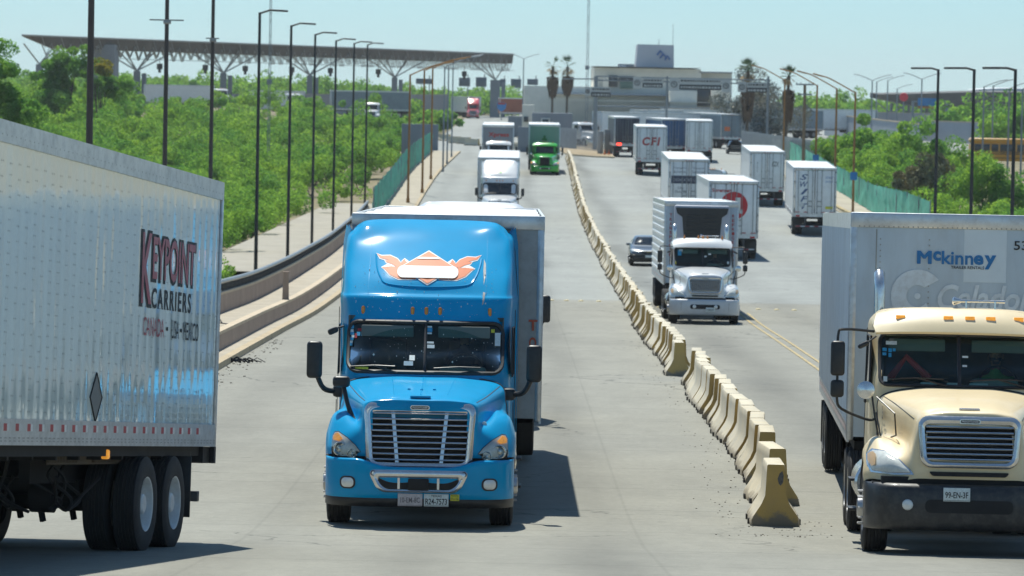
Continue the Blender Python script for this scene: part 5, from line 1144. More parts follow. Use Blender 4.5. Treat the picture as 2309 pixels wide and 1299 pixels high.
# cream day cab
cr, ch_, ck, cb = daycab('cream tractor with black bumper at the right edge of the view', cream_p, 5.27, 48.5, rot=-.048, hero=2, stack='one', bumper=mat('scuffed black bumper', (.018, .019, .021), .45, coat=.2, var=.3, vscale=4, dirt=.35, dirtcol=(.16, .14, .12)))
plate(cr, -.145, .655, -.085, [('99-EN-3F', .07, .24, .86, .46)])
stickers(cr, ck, [(paper, [(-.87, 2.40, .13, .045), (.04, 2.26, .07, .025), (.04, 2.15, .055, .025), (-.90, 1.96, .045, .06)]), (blue_st, [(-.91, 2.32, .05, .04), (-.91, 2.27, .045, .035), (-.84, 2.31, .04, .045), (-.79, 2.32, .035, .035), (-.84, 2.25, .035, .05)])])
g = MB(); text_on(g, '06', (-1.085, 2.35, 1.52), (0, -1, 0), (0, 0, 1), .25, .16); g.build('hood_number', ink, cr) if False else None
g = MB(); q = proj(ch_, -.905, 1.62, .012)
hh = ch_.ray_cast(Vector((-3, 2.05, 1.60)), Vector((1, 0, 0)))
if hh[0]: text_on(g, '06', hh[0]+Vector((-.012, .10, -.08)), (0.0, -1, 0), (0, 0, 1), .30, .17); g.build('hood_number', ink, cr)
g = MB(); g.tube([(-.80, 3.0, 2.0), (-.62, 2.9, 2.26), (-.34, 2.86, 2.0)], [.05, .04, .05], 8); g.build('red_strap', mat('red cab item', (.45, .04, .03), .7), cr)
g = MB()
for x, y, z, w_ in ((-.35, 2.72, 1.93, .2), (-.05, 2.72, 1.93, .16), (.25, 2.75, 1.93, .22)): g.rbox(x-w_/2, x+w_/2, y-.08, y+.08, z, z+.03, .01)
g.build('dash_papers', paper, cr)
v = Vector((.50, 3.5, 1.50)); c_, s_ = math.cos(-.048), math.sin(-.048)
driver((5.27+.50*c_-3.62*s_, 48.5+.50*s_+3.62*c_, cr.location.z+1.36), 'person in a green safety vest and dark face mask driving the cream tractor', hivis, mask=True, rot=-.048)
mk = trailer('aluminium grey box trailer with blue rental lettering behind the cream tractor', 5.60, 54.0, L=16, rot=-.050, body=tr_grey, side='rib', hero=True, top=4.05)
Yp = -.022
g = MB(); [text_on(g, 'M', (-.463+k*.011, Yp-k*.0004, 3.42), (1, 0, 0), (0, 0, 1), .165, .165) for k in range(3)]; text_on(g, 'c', (-.26, Yp, 3.46), (1, 0, 0), (0, 0, 1), .10, .125, bold=.04); text_on(g, 'kinn', (-.15, Yp, 3.42), (1, 0, 0), (0, 0, 1), .40, .17, bold=.02); text_on(g, 'e', (.255, Yp, 3.42), (1, 0, 0), (0, 0, 1), .125, .125, bold=.04); text_on(g, 'y', (.39, Yp, 3.365), (1, 0, 0), (0, 0, 1), .15, .18, bold=.04)
g.build('nose_lettering', ink_b, mk)
g = MB(); text_on(g, 'TRAILER RENTALS', (-.03, Yp, 3.365), (1, 0, 0), (0, 0, 1), .42, .038, bold=.01); text_on(g, '53', (.76, Yp, 3.62), (1, 0, 0), (0, 0, 1), .17, .115, bold=.01); g.build('small_lettering', ink, mk)
ghost = mat('pale ghost lettering', (.66, .74, .80), .5, var=.1, vscale=4, dirt=.3)
g = MB(); P = [( .34*math.cos(R(a)), .34*math.sin(R(a))) for a in range(38, 323, 15)] + [(.14*math.cos(R(a)), .14*math.sin(R(a))) for a in range(322, 37, -15)]
n = len(P)//2; vs = [(-.447+a, Yp+.004, 3.01+b) for a, b in P]; N1 = len(range(38, 323, 15)); N2 = len(P)-N1
for i in range(N1-1):
    j = N1 + (N2-1-i)*1
    if j-1 >= N1: g.add([vs[i], vs[i+1], vs[j-1], vs[j]], [(0, 1, 2, 3)])
g.lathe([(.001, 0), (.04, 0), (.04, .003)], (-.447, Yp+.004, 3.01), 'y', 16)
text_on(g, 'Celadon', (-.19, Yp+.004, 2.84), (1, 0, 0), (0, 0, 1), 1.22, .33, bold=.02, shear=.25); g.build('ghost_lettering', ghost, mk)
g = MB(); g.box(.13, .67, -.011, -.006, 3.20, 3.87); g.build('patch_panel', mat('newer panel', (.60, .69, .76), .4, metal=.1, var=.06), mk)
# trailer at the left edge
def side_mat():
    m, nt, b = new_mat('polished white trailer side'); N = nt.nodes.new; L = nt.links.new
    b.inputs['Base Color'].default_value = (.86, .97, .93, 1); b.inputs['Coat Weight'].default_value = .75; b.inputs['Coat Roughness'].default_value = .03; b.inputs['Metallic'].default_value = .12; b.inputs['Roughness'].default_value = .07
    tc = N('ShaderNodeTexCoord'); mp = N('ShaderNodeMapping'); mp.inputs['Scale'].default_value = (1, 1.0, .16); L(tc.outputs['Object'], mp.inputs[0])
    n = N('ShaderNodeTexNoise'); n.inputs['Scale'].default_value = 2.1; n.inputs['Detail'].default_value = 2.5; L(mp.outputs[0], n.inputs['Vector'])
    wv = N('ShaderNodeTexWave'); wv.bands_direction = 'Y'; wv.inputs['Scale'].default_value = 1.05; wv.inputs['Distortion'].default_value = 2.2; wv.inputs['Detail'].default_value = 1; wv.inputs['Detail Scale'].default_value = .6; L(mp.outputs[0], wv.inputs['Vector'])
    ad = N('ShaderNodeMath'); ad.operation = 'MULTIPLY_ADD'; L(wv.outputs['Fac'], ad.inputs[0]); ad.inputs[1].default_value = .10; L(n.outputs[0], ad.inputs[2])
    bp = N('ShaderNodeBump'); bp.inputs['Strength'].default_value = .45; bp.inputs['Distance'].default_value = .05; L(ad.outputs[0], bp.inputs['Height']); L(bp.outputs[0], b.inputs['Normal']); L(bp.outputs[0], b.inputs['Coat Normal'])
    n2 = N('ShaderNodeTexNoise'); n2.inputs['Scale'].default_value = 1.5; n2.inputs['Detail'].default_value = 8; L(mp.outputs[0], n2.inputs['Vector'])
    r = N('ShaderNodeMapRange'); L(n2.outputs[0], r.inputs[0]); r.inputs[1].default_value = .4; r.inputs[2].default_value = .8; r.inputs[3].default_value = .05; r.inputs[4].default_value = .22; L(r.outputs[0], b.inputs['Roughness'])
    return m
L0 = 16.0; SL = -.080; c_, s_ = math.cos(-.1536), math.sin(-.1536)
px_ = -3.37 - 1.295*c_ + L0*s_; py_ = 48.35 - 1.295*s_ - L0*c_
kt = trailer('long white trailer with red lettering crossing the left edge, its dual rear wheels showing', px_, py_, L=L0, rot=-.1536, slope=SL, zf=rz(-4, 46)-SL*13.6-.02, body=side_mat(), hero=True, whl=rim_white, side='plain', top=4.14)
xs = 1.295 + .003
def side_txt(nm, m_, items):
    g = MB()
    for body, l0, l1, z0, z1, kw in items: text_on(g, body, (xs+.002, L0-l0, z0), (0, 1, 0), (0, 0, 1), l0-l1, z1-z0, **kw)
    return g.build(nm, m_, kt)
side_txt('black_lettering', ink, [('K', 3.80, 3.24, 2.60, 3.42, dict(bold=.05)), ('EYPOINT', 3.32, 1.22, 2.87, 3.40, dict(bold=.045)), ('CARRIERS', 3.25, 1.40, 2.60, 2.82, dict(bold=.02, space=1.25))])  # black print: outline of the red letters, and CARRIERS
xs += .004; side_txt('red_lettering', mat('dark red lettering', (.36, .02, .035), .4, coat=.4), [('K', 3.74, 3.28, 2.64, 3.39, dict(bold=.02)), ('EYPOINT', 3.26, 1.28, 2.91, 3.37, dict(bold=.02)), ('CANADA', 3.60, 2.65, 2.30, 2.50, {})])
side_txt('small_lettering', ink, [('USA', 2.30, 1.95, 2.30, 2.50, {}), ('MEXICO', 1.75, 1.0, 2.30, 2.50, {})])
for l_ in (2.5, 1.85): g = MB(); g.rbox(xs, xs+.004, L0-l_-.03, L0-l_+.03, 2.38, 2.42, .001); g.build('lettering_dot', ink, kt)
g = MB(); vs = [(xs, L0-5.5+a, 1.62+b) for a, b in ((-.24, 0), (0, -.25), (.24, 0), (0, .25))]; g.add(vs, [(0, 1, 2, 3)]); pl_ = g.build('placard_holder', mat('dull placard holder', (.20, .21, .21), .5, metal=.5), kt)
g = MB(); g.tube([vs[0], vs[1], vs[2], vs[3]], .008, 4, closed=True); g.build('placard_frame', under_m, pl_)
g = MB()
y = L0 - .12
while y > L0-11:
    z = 1.45
    while z < 3.85:
        for dy in (-.028, .028): g.add([(1.2975, y+dy+a*.009, z+b*.009) for a, b in ((1, 0), (0, 1), (-1, 0), (0, -1))], [(0, 1, 2, 3)])
        z += .105 if int(y*9) % 2 else .145
    y -= .305
for k in range(70):
    y = L0-.1-k*.16
    for z in (1.17, 1.20):
        for dy in (-.02, .02): g.add([(1.3165, y+dy+a*.009, z+b*.009) for a, b in ((1, 0), (0, 1), (-1, 0), (0, -1))], [(0, 1, 2, 3)])
    for z in (4.01,): g.add([(1.3205, y*1.0+a*.009, z+b*.009) for a, b in ((1, 0), (0, 1), (-1, 0), (0, -1))], [(0, 1, 2, 3)])
g.build('rivet_row', mat('dark rivets', (.07, .07, .07), .6), kt)['kind'] = 'stuff'
g = MB(); g.rbox(1.14, 1.22, L0-4.6, L0-4.5, .99, 1.09, .02); g.build('side_lamp', amber_lit, kt)
g = MB()
for y0, y1 in ((L0-6.2, L0-5.0), (L0-4.4, L0-1.6)):
    for k in range(int((y1-y0)/.06)): g.box(1.0, 1.03, y0+k*.06, y0+k*.06+.03, .95, 1.1)
g.box(.99, 1.0, L0-6.2, L0-1.6, .93, 1.11); g.build('slider_rail', mat('rusty slider rail', (.10, .075, .05), .8, var=.2), kt)
g = MB()
for k in range(5):
    g = MB(); rs = random.Random(k+50); x0 = rs.uniform(.1, .9); P = [Vector((x0, L0-5.8+k*.3, 1.0))] + [Vector((x0+rs.uniform(-.25, .25), L0-5.6+k*.3+rs.uniform(-.3, .3), z)) for z in (.8, .58, .45, .55, .8)]; g.tube(catmull(P, 4), .018, 5); g.build('brake_hose', under_m, kt)
for yy in (L0-3.05, L0-1.75):
    for xa in (.1, -.5): g = MB(); g.cyl((xa, yy-.35, .55), (xa+.25, yy-.35, .55), .16, n=14); g.tube([(xa+.1, yy-.35, .45), (xa+.12, yy-.3, .3)], .04, 6); g.build('brake_chamber', under_m, kt)
g = MB(); g.rbox(.9, 1.2, L0-.75, L0-.72, .78, 1.08, .01); g.build('splash_plate', black_pl, kt)
g = MB(); g.box(-1.25, 1.25, L0-.35, L0+.0, .94, 1.125); g.box(1.26, 1.315, L0-.06, L0+.03, .94, 1.13); g.build('rear_sill', under_m, kt)
# right carriageway, driving away
def rear_txt(root, L_, items, m_, nm='door_lettering'):
    g = MB()
    for body, x0, x1, z0, z1, kw in items: text_on(g, body, (-x0, L_+.040, z0), (-1, 0, 0), (0, 0, 1), x1-x0, z1-z0, **kw)
    return g.build(nm, m_, root)
LT = 15.5
def away(label, px, py, Y, rot=0.0, **k):
    p = pix(px, py, Y); return trailer(label, p.x, Y, L=k.pop('L', LT), away=True, rot=rot, front=False, **k)
cfi = away('white box trailer with red italic initials on its rear doors', 1468, 397, 358, rot=-.012)
rear_txt(cfi, LT, [('CFI', -.80, .72, 2.50, 3.22, dict(bold=.04, shear=.15, space=1.25))], ink_r)
away('plain white box trailer with a small triangle mark on its doors', 1576, 366, 417, rot=-.03, L=14)
t9 = away('white box trailer with a dark blue band across its rear doors', 1551, 515, 270, rot=-.004)
g = MB(); g.box(-1.12, 1.12, LT+.036, LT+.040, 2.55, 3.05); g.build('door_band', mat('dark blue band', (.05, .06, .10), .5), t9)
rear_txt(t9, LT, [('Transport', -1.0, -.2, 3.45, 3.6, {}), ('Services', -1.0, -.2, 3.22, 3.38, {}), ('Transport', .2, 1.0, 3.45, 3.6, {}), ('Services', .2, 1.0, 3.22, 3.38, {}), ('CALL', -.7, -.3, 2.2, 2.35, {}), ('TRAILER', -.9, -.1, 1.95, 2.1, {})], mat('grey lettering', (.12, .13, .16), .5))
rear_txt(t9, LT, [('DEDICATED LOADS', -1.0, 1.0, 2.70, 2.88, {})], mat('pale lettering', (.5, .52, .55), .5), 'band_lettering').location.y = .006
tl = away('white box trailer with a large red disc and white letter on its doors', 1652, 591, 222, rot=0)
g = MB(); P = [(.72*math.cos(R(a)), 2.83+.72*math.sin(R(a))) for a in range(0, 360, 10)]; g.add([(x, LT+.050, z) for x, z in P], [tuple(range(len(P)))]); dk_ = g.build('red_disc', mat('red disc paint', (.50, .02, .03), .45, var=.06), tl)
g = MB(); g.box(-.34, -.08, LT+.052, LT+.056, 2.42, 3.25); g.box(-.46, -.08, LT+.052, LT+.056, 2.42, 2.60); g.build('disc_letter', paper, dk_)
rear_txt(tl, LT, [('Sorensen', -1.15, -.15, 3.52, 3.72, dict(bold=.03))], ink_r)
te = away('white box trailer with small black logo on its right door, beside the green fence', 1728, 474, 317, rot=-.011)
rear_txt(te, LT, [('EZX', .35, .85, 3.0, 3.35, dict(bold=.01, shear=.2)), ('C', -.80, -.68, 3.15, 3.3, {}), ('I', -.76, -.74, 2.95, 3.1, {}), ('T', -.80, -.68, 2.75, 2.9, {}), ('I', -.76, -.74, 2.55, 2.7, {})], ink)
sw = away('white box trailer with slanted blue letters stacked down its left door', 1835, 535, 257, rot=-.033)
rear_txt(sw, LT, [(c, -.92+.02*i, -.44+.02*i, 3.36-i*.44, 3.70-i*.44, dict(bold=.012, shear=.3)) for i, c in enumerate('SWIFT')], mat('navy lettering', (.02, .07, .20), .5))
g = MB(); g.box(-1.1, -.65, LT+.045, LT+.049, 1.62, 1.78); g.box(-.95, -.25, LT-1.0, LT-.9, .5, 1.0) if False else None; g.build('yellow_notice', yel_st, sw)
rear_txt(sw, LT, [('SHIP', .62, 1.08, 3.45, 3.6, dict(shear=.2)), ('SAFELY', .62, 1.08, 3.22, 3.34, {})], mat('blue small lettering', (.06, .2, .42), .5), 'small_lettering')
g = MB(); vs = [(.78+a, LT+.05, 1.85+b) for a, b in ((-.18, 0), (0, -.18), (.18, 0), (0, .18))]; g.add(vs, [(0, 1, 2, 3)]); g.build('placard_holder', tr_rail, sw)
# trucks and trailers queueing in the plaza
dk_m = mat('dark navy panel', (.035, .045, .07), .5, var=.1); bl_m = mat('blue container panel', (.04, .11, .24), .5, var=.1); gy_m = mat('grey blue panel', (.20, .26, .30), .5, var=.1)
q1 = away('dark trailer with lit brake lamps beside the island', 1413, 345, 436, rot=.03, body=dk_m, L=13)
g = MB(); g.rbox(.55, 1.05, 13.02, 13.08, 1.20, 1.45, .03); g.build('brake_lamp', red_lit, q1)
away('blue container trailer just beyond the trailer with red initials', 1519, 356, 425, rot=.10, body=bl_m, L=12)
tq = trailer('grey blue trailer with an orange notice, seen at an angle in the plaza', pix(1648, 342, 500).x, 500, L=13, away=True, rot=.26, body=gy_m, front=False)
g = MB(); g.box(.2, .85, 13.04, 13.05, 2.1, 2.6); g.build('orange_notice', orange, tq)
def sidetr(label, px0, px1, py, Y, body, rot=None, L_=None, ztop=None, **k):
    a = pix(px0, py, Y); b = pix(px1, py, Y); L_ = L_ or (b.x-a.x); r_ = -math.pi/2 + .12 if rot is None else rot
    t = trailer(label, 0, 0, L=L_, body=body, hero=False, group='box trailers', **k); t.rotation_euler = (0, 0, r_); t.location = (a.x, Y, rz(a.x, Y) if ztop is None else pix(px0, ztop, Y).z-4.1); return t
s1 = sidetr('long white trailer side-on in the plaza with red script on it', 1492, 1655, 300, 560, tr_white, L_=14.5)
g = MB()
for k, (y0) in enumerate((1.2, 3.6)): text_on(g, 'Hy', (1.32, y0, 2.3), (0, 1, 0), (0, 0, 1), 1.6, 1.1, bold=.05, shear=.3)
g.build('side_lettering', ink_r, s1)
sidetr('white trailer angled behind the signal pole at the plaza island', 1345, 1400, 300, 500, tr_white, rot=-1.15, L_=13)
sidetr('grey trailer in the queue left of the script trailer', 1440, 1480, 300, 540, tr_grey, rot=-.5, L_=10)
sidetr('white trailer parked beyond the picket fence between the palms', 1745, 1850, 300, 620, tr_white, L_=15)
sidetr('pale trailer behind the right-hand orange poles', 1700, 1760, 300, 600, gy_m, rot=-.9, L_=12)
sidetr('long white trailer parked behind the scrub left of the first black lamps', 325, 480, 200, 700, tr_white, L_=11.5, ztop=190)
sidetr('pale trailer behind the scrub right of the fourth black lamp', 745, 900, 230, 640, gy_m, L_=12, ztop=203)
sidetr('second pale trailer parked in the far left yard', 560, 700, 220, 680, tr_white, L_=9, ztop=203)
cont = sidetr('rust red container trailer beyond the canopy column', 1125, 1170, 260, 800, mat('rust red container', (.35, .10, .05), .7, var=.1), L_=10)
for i, (px, py, Y, lab) in enumerate(((522, 214, 660, 'white tractor parked beyond the scrub under the canopy, left one'), (690, 225, 640, 'white tractor parked beyond the scrub between two black lamps'), (838, 245, 600, 'white tractor showing its bright front beyond the scrub beside the rightmost black lamp'))):
    p = pix(px, py, Y); dt_ = daycab(lab, white_p, p.x, Y, rot=.6 if i < 2 else 0, stack=False)[0]; dt_.location.z = pix(px, py-14, Y).z-2.9; dt_.rotation_euler.x = 0
p = pix(1632, 400, 296); daycab('white tractor between the trailers in the right carriageway', white_p, p.x, 296, rot=math.pi*.9, stack=False)
p = pix(1347, 300, 495); daycab('white tractor waiting at the plaza behind the signal pole', white_p, p.x, 492, rot=.5, stack=False)
sedan('grey saloon car facing the viewer, half hidden by the cooled trailer', mat('grey car paint', (.12, .135, .15), .3, metal=.5, coat=.8, var=.04), pix(1462, 592, 211).x, 211)
sd2 = sedan('dark car at the far end of the plaza beside the angled trailer', mat('black car paint', (.03, .03, .035), .3, coat=.8), pix(1655, 330, 470).x, 470, rot=math.pi)
# ------------------------------------------------------------------ lamps, poles
lamp_blk = mat('black lamp paint', (0.012, 0.014, 0.018), 0.5, var=.2, vscale=3)
lamp_brn = mat('dark brown grey pole', (0.055, 0.047, 0.045), 0.6, var=.15, vscale=1)
lamp_org = mat('rusty orange pole', (0.36, 0.17, 0.05), 0.75, var=.25, vscale=2, dirt=.5, dirtcol=(.18, .10, .06))
lamp_gry = mat('grey galvanised pole', (0.24, 0.27, 0.30), 0.55, metal=.2, var=.12, vscale=2)
def lamp(label, X, Y, ztop, zbase, m, r=.09, arm=((.0, 0), (.5, .17), (1.25, .15)), sgn=1, group=None, arms=1, name='street_lamp', head=True, r1=None, bands=False):
    H = ztop-zbase; root = thing(name, label, 'street lamp', (X, Y, zbase), 0, group)
    g = MB(); g.cyl((0, 0, 0), (0, 0, H), r, r1 or r*.72, 10); g.cyl((0, 0, 0), (0, 0, .3), r*1.5, r*1.3, 8)
    if bands:
        for z in bands: g.cyl((0, 0, z), (0, 0, z+.035), r*1.08, n=10)
    g.build('pole', m, root)
    for k in range(arms):
        s = sgn if k == 0 else -sgn; g = MB(); P = [Vector((s*a, 0, H-.05+b)) for a, b in arm]
        g.tube(catmull(P, 4) if len(P) > 3 else P, [.045 if m is lamp_org or m is lamp_gry else .05]*(len(catmull(P, 4)) if len(P) > 3 else len(P)), 6); a_ = g.build('arm', m, root)
        if head:
            e = P[-1]; d = (P[-1]-P[-2]).normalized(); g = MB(); g.rbox(-.38, .38, -.11, .11, -.05, .05, .04, rot=Matrix.Rotation(-math.atan2(d.z, d.x), 3, 'Y')); g.v = [(x+e.x, y+e.y, z+e.z) for x, y, z in g.v]; g.build('lamp_head', m, root)
    return root
ordl = ['leftmost', 'second from the left', 'third from the left', 'fourth from the left', 'fifth from the left', 'rightmost']
for i, (px, py) in enumerate([(586, 28), (657, 57), (711, 77), (758, 91), (799, 97), (829, 100)]):
    Y = 208+i*30; p = pix(px, py, Y); lamp(f'black street lamp, {ordl[i]} of six rising beyond the left wall', p.x, Y, p.z, CH-10.6, lamp_blk, .095, ((0, 0), (.5, .17), (1.0, .15)), group='black lamps left of the road')
for i, (px, Y, bz) in enumerate([(206, 126, (5.0,)), (377, 154, (4.6, 6.1)), (481, 178, (4.4, 5.6))]):
    p = pix(px, 5, Y); z = CH+3.9
    o = lamp(['thick brown grey pole rising just above the long white trailer', 'brown grey pole with a crossbar near the top of the view', 'slim brown grey pole next to the trailer rear corner, small crossbar'][i], p.x, Y, z, CH-10.8, lamp_brn, .125 if i == 0 else .10, ((0, 0), (.5, .17), (1.0, .15)), group='brown poles left of the road', bands=[10.8-q for q in ()] + list(bz))
    if i:
        q = pix(px, 47 if i == 1 else 88, Y); w_ = .62 if i == 1 else .28; g = MB(); g.box(-w_+.0, w_, -.14, -.11, q.z-o.location.z, q.z-o.location.z+.05); g.rbox(-.12, .16, -.15, -.10, q.z-o.location.z-.12, q.z-o.location.z+.0, .02); g.build('crossbar', steel, o)
for i, (px, Y) in enumerate([(2116, 213), (2197, 193), (2290, 177)]):
    p = pix(px, 156, Y); lamp(f'black street lamp, {["left", "middle", "right"][i]} one of the three above the cream tractor\'s trailer', p.x, Y, p.z, CH-10.5, lamp_blk, .095, ((0, 0), (.35, .09), (1.0, .08)), sgn=-1, group='black lamps right of the road')
lo = [(925, 168, 290, 'first'), (957, 158, 307, 'second'), (976, 153, 333, 'third')]
for px, py, Y, n_ in lo:
    p = pix(px, py, Y); xb = {290: -6.95, 307: -6.75, 333: -6.7}[Y]; lamp(f'rusty orange street lamp, {n_} of the three standing on the left sidewalk', p.x, Y, p.z, rz(xb, Y)+.14, lamp_org, .085, ((0, 0), (.9, .42), (1.9, .78), (2.6, .9)), group='orange lamps on the left sidewalk')
for i, (px, py, Y) in enumerate([(1003, 150, 351), (1012, 146, 380), (1022, 143, 412)]):
    p = pix(px, py, Y); lamp(f'thin grey street lamp, {["nearest", "middle", "farthest"][i]} of the three beyond the orange ones on the left sidewalk', p.x, Y, p.z, rz(p.x, Y)+.14, lamp_gry, .075, ((0, 0), (.9, .42), (1.9, .78), (2.6, .9)), group='grey lamps on the left sidewalk')
for i, (px, py, Y) in enumerate([(1929, 208, 294), (1887, 199, 312), (1843, 192, 332), (1770, 180, 372)]):
    p = pix(px, py, Y); o = lamp(f'rusty orange street lamp, {["nearest, with a blue sign", "second", "third, with a blue sign", "farthest"][i]} along the right sidewalk', p.x, Y, p.z, rz(p.x, Y)+.14, lamp_org, .095, ((0, 0), (1.0, .55), (1.9, 1.0), (2.6, 1.18)), sgn=-1, group='orange lamps on the right sidewalk')
    if i in (0, 2):
        q = pix(px, [397, 0, 357][i], Y); g = MB(); g.box(-.24, .24, -.13, -.11, q.z-o.location.z-.27, q.z-o.location.z+.27); g.build('blue_sign', mat('blue sign face', (.02, .20, .50), .5), o)
def pole(name, label, cat, px, pt, pb, Y, r, m, zb=None, r1=None):
    a = pix(px, pt, Y); b = pix(px, pb, Y); g = MB(); zb = b.z if zb is None else zb; g.cyl((0, 0, 0), (0, 0, a.z-zb), r, r1 or r*.7, 8)
    return tag(g.build(name, m, loc=(b.x, Y, zb)), label, cat), a
# far grey double and single lamps
far_l = [(1181, 132, 640, 2, 'grey double-armed lamp between the canopy end and the customs building'), (1967, 181, 520, 2, 'grey double-armed lamp right of the orange poles, tallest of its pair'), (1977, 184, 600, 1, 'thin grey lamp just behind the tall double-armed lamp'), (2002, 181, 600, 1, 'thin grey lamp left of the red disc sign'), (2079, 178, 520, 2, 'grey double-armed lamp in front of the blue gantry sign'),
         (2219, 195, 420, 1, 'grey lamp between the middle and right black lamps, left of two'), (2240, 193, 450, 1, 'grey lamp between the middle and right black lamps, right of two'), (2276, 199, 430, 1, 'grey lamp just left of the rightmost black lamp'), (2306, 200, 400, 1, 'grey lamp at the right edge above the yellow bus'), (2023, 200, 640, 1, 'faint grey lamp between the far right lamps')]
for px, py, Y, n_, lab in far_l:
    p = pix(px, py, Y); lamp(lab, p.x, Y, p.z, CH-8, lamp_gry, .11, ((0, 0), (.8, .35), (1.6, .62), (2.3, .75)), arms=n_, head=False, group='far grey lamps')
# masts
for px, Y, r, lab, pb in ((1322, 520, .13, 'very tall thin mast behind the queueing trucks', 250), (607, 420, .10, 'tall thin mast beyond the leftmost black lamps', 200)):
    b = pix(px, pb, Y); root = thing('mast', lab, 'mast', (b.x, Y, CH-7.5)); H = 16+8 if px > 1000 else 18
    g = MB()
    for k in range(3): a = R(120*k); g.tube([(r*1.3*math.cos(a), r*1.3*math.sin(a), 0), (r*math.cos(a), r*math.sin(a), H)], .035, 5)
    for k in range(int(H/.7)):
        a, b_ = R(120*(k % 3)), R(120*((k+1) % 3)); g.tube([(r*math.cos(a), r*math.sin(a), k*.7), (r*math.cos(b_), r*math.sin(b_), k*.7+.7)], .018, 4)
    g.build('lattice', lamp_gry, root); g = MB(); g.rbox(-.25, .25, -.1, .1, H*.45, H*.45+.5, .03); g.build('equipment_box', lamp_gry, root)
p = pix(1815, 189, 355); root = thing('utility_pole', 'utility pole with two crossarms rising among the right orange lamps', 'utility pole', (p.x, 355, CH-7)); H = p.z-CH+7
g = MB(); g.cyl((0, 0, 0), (0, 0, H), .16, .12, 10); g.build('pole', mat('tan utility pole', (.22, .15, .09), .8, var=.2), root)
g = MB(); g.box(-.75, .75, -.16, -.06, H-.12, H); g.box(-.6, .6, -.16, -.06, H-.95, H-.83)
for x in (-.7, -.35, .35, .7): g.cyl((x, -.1, H), (x, -.1, H+.12), .035, n=6)
g.build('crossarm', lamp_gry, root)
# ------------------------------------------------------------------ fences
mesh_g = mat('green windbreak mesh', (0.10, 0.44, 0.32), 0.85, var=.22, vscale=.7, dirt=.4, dirtcol=(.10, .26, .20), bump=.5, bscale=3)
def fence(name, label, pts, h, m, post_m, step=2.5, folds=.05, posts=True, pickets=False):
    P = [Vector(q) for q in pts]; root = thing(name, label, 'fence', P[0]); L_ = []
    for a, b in zip(P[:-1], P[1:]):
        k = max(1, int((b-a).length/(.18 if pickets else .5)))
        L_ += [a+(b-a)*i/k for i in range(k)]
    L_.append(P[-1]); rs = random.Random(len(label)); o = P[0]
    g = MB()
    if pickets:
        for q in L_: v = q-o; g.box(v.x-.035, v.x+.035, v.y-.02, v.y+.02, v.z, v.z+h+rs.uniform(0, .02)); 
        for z in (.3, h-.35): g.grid([[(q-o)+Vector((0, .03, z+dz)) for q in L_] for dz in (0, .06)])
        g.build('pickets', m, root)['kind'] = 'stuff'
    else:
        G = []
        for f in (0, .25, .5, .75, 1): G.append([(q-o)+Vector((rs.gauss(0, folds), rs.gauss(0, folds), .05+f*h+(rs.gauss(0, folds*.6) if f == 1 else 0))) for q in L_])
        g.grid(G); g.build('mesh_panel', m, root, ang=20)
    if posts:
        d = 0; k = 0
        for a, b in zip(L_[:-1], L_[1:]):
            d += (b-a).length
            if d > step*k: v = a-o; g = MB(); g.cyl((v.x, v.y+.05, v.z), (v.x, v.y+.05, v.z+h+.15), .04, n=6); g.build('post', post_m, root); k += 1
    return root
fence('mesh_fence', 'green mesh fence beside the left sidewalk behind the orange lamps', [(-8.62, y, rz(-8.6, y)+.12) for y in drange(262, 443, 12)], 2.0, mesh_g, lamp_gry, step=9)
fence('mesh_fence', 'green mesh fence along the right sidewalk in front of the scrub', [(25.3+.012*(y-262), y, rz(25.5, y)+.14) for y in drange(258, 440, 12)], 1.95, mesh_g, lamp_gry, step=9)
corr = mat('grey corrugated sheet', (.20, .23, .26), .5, var=.1, stretch=(3, 3, .3))
def block(name, label, cat, px0, px1, pt, pb, Y, depth, m, root=None, part=None, rot=0, zb=None):
    a = pix(px0, pt, Y); b = pix(px1, pb, Y); cx = (a.x+b.x)/2; z0 = b.z if zb is None else zb; w_ = b.x-a.x
    g = MB()
    if root is None:
        root = thing(name, label, cat, (cx, Y, z0), rot)
        g.rbox(-w_/2, w_/2, 0, depth, 0, a.z-z0, .04); g.build(part or 'wall', m, root); return root
    o = root.location; g.rbox(a.x-o.x, b.x-o.x, Y-o.y, Y-o.y+depth, z0-o.z, a.z-o.z, .03); return g.build(part or 'wall', m, root)
block('corrugated_fence', 'grey corrugated sheet fence at the end of the left scrub', 'fence', 906, 988, 279, 325, 452, .15, corr, zb=CH-8)
pk = mat('white grey picket paint', (.42, .44, .46), .6, var=.1)
ps = [gnd(1262, 330, .17), gnd(1300, 326, .17), gnd(1345, 320, .17)]
fence('picket_fence', 'grey picket fence curving across the island', [pix(1262, 333, 445), pix(1300, 336, 440), pix(1352, 342, 438)], 2.1, pk, lamp_gry, pickets=True)
fence('picket_fence', 'long pale picket fence on the right behind the green mesh', [pix(1672, 345, 440), pix(1740, 356, 425), pix(1850, 372, 415)], 2.3, pk, lamp_gry, pickets=True)
block('concrete_wall', 'grey wall at the back of the island behind the green tractor', 'wall', 1168, 1262, 286, 312, 455, .2, corr, zb=CH-6.3)
block('concrete_wall', 'long grey wall running left of the grey hut', 'wall', 1146, 1215, 262, 292, 560, .3, corr, zb=CH-6)
st_m = mat('beige stucco', (.76, .73, .64), .8, var=.06, vscale=.4, dirt=.15); st_g = mat('grey stucco', (.26, .28, .31), .8, var=.06, vscale=.4); win_d = mat('dark window glass', (.03, .04, .05), .2)
hut = block('guard_hut', 'small dark grey hut with one white-framed window beside the island', 'hut', 1200, 1290, 254, 300, 500, 5, st_g, zb=CH-6.2)
block(0, 0, 0, 1220, 1240, 266, 284, 499.8, .2, st_m, hut, 'window_frame'); block(0, 0, 0, 1223, 1237, 269, 281, 499.6, .3, win_d, hut, 'window')
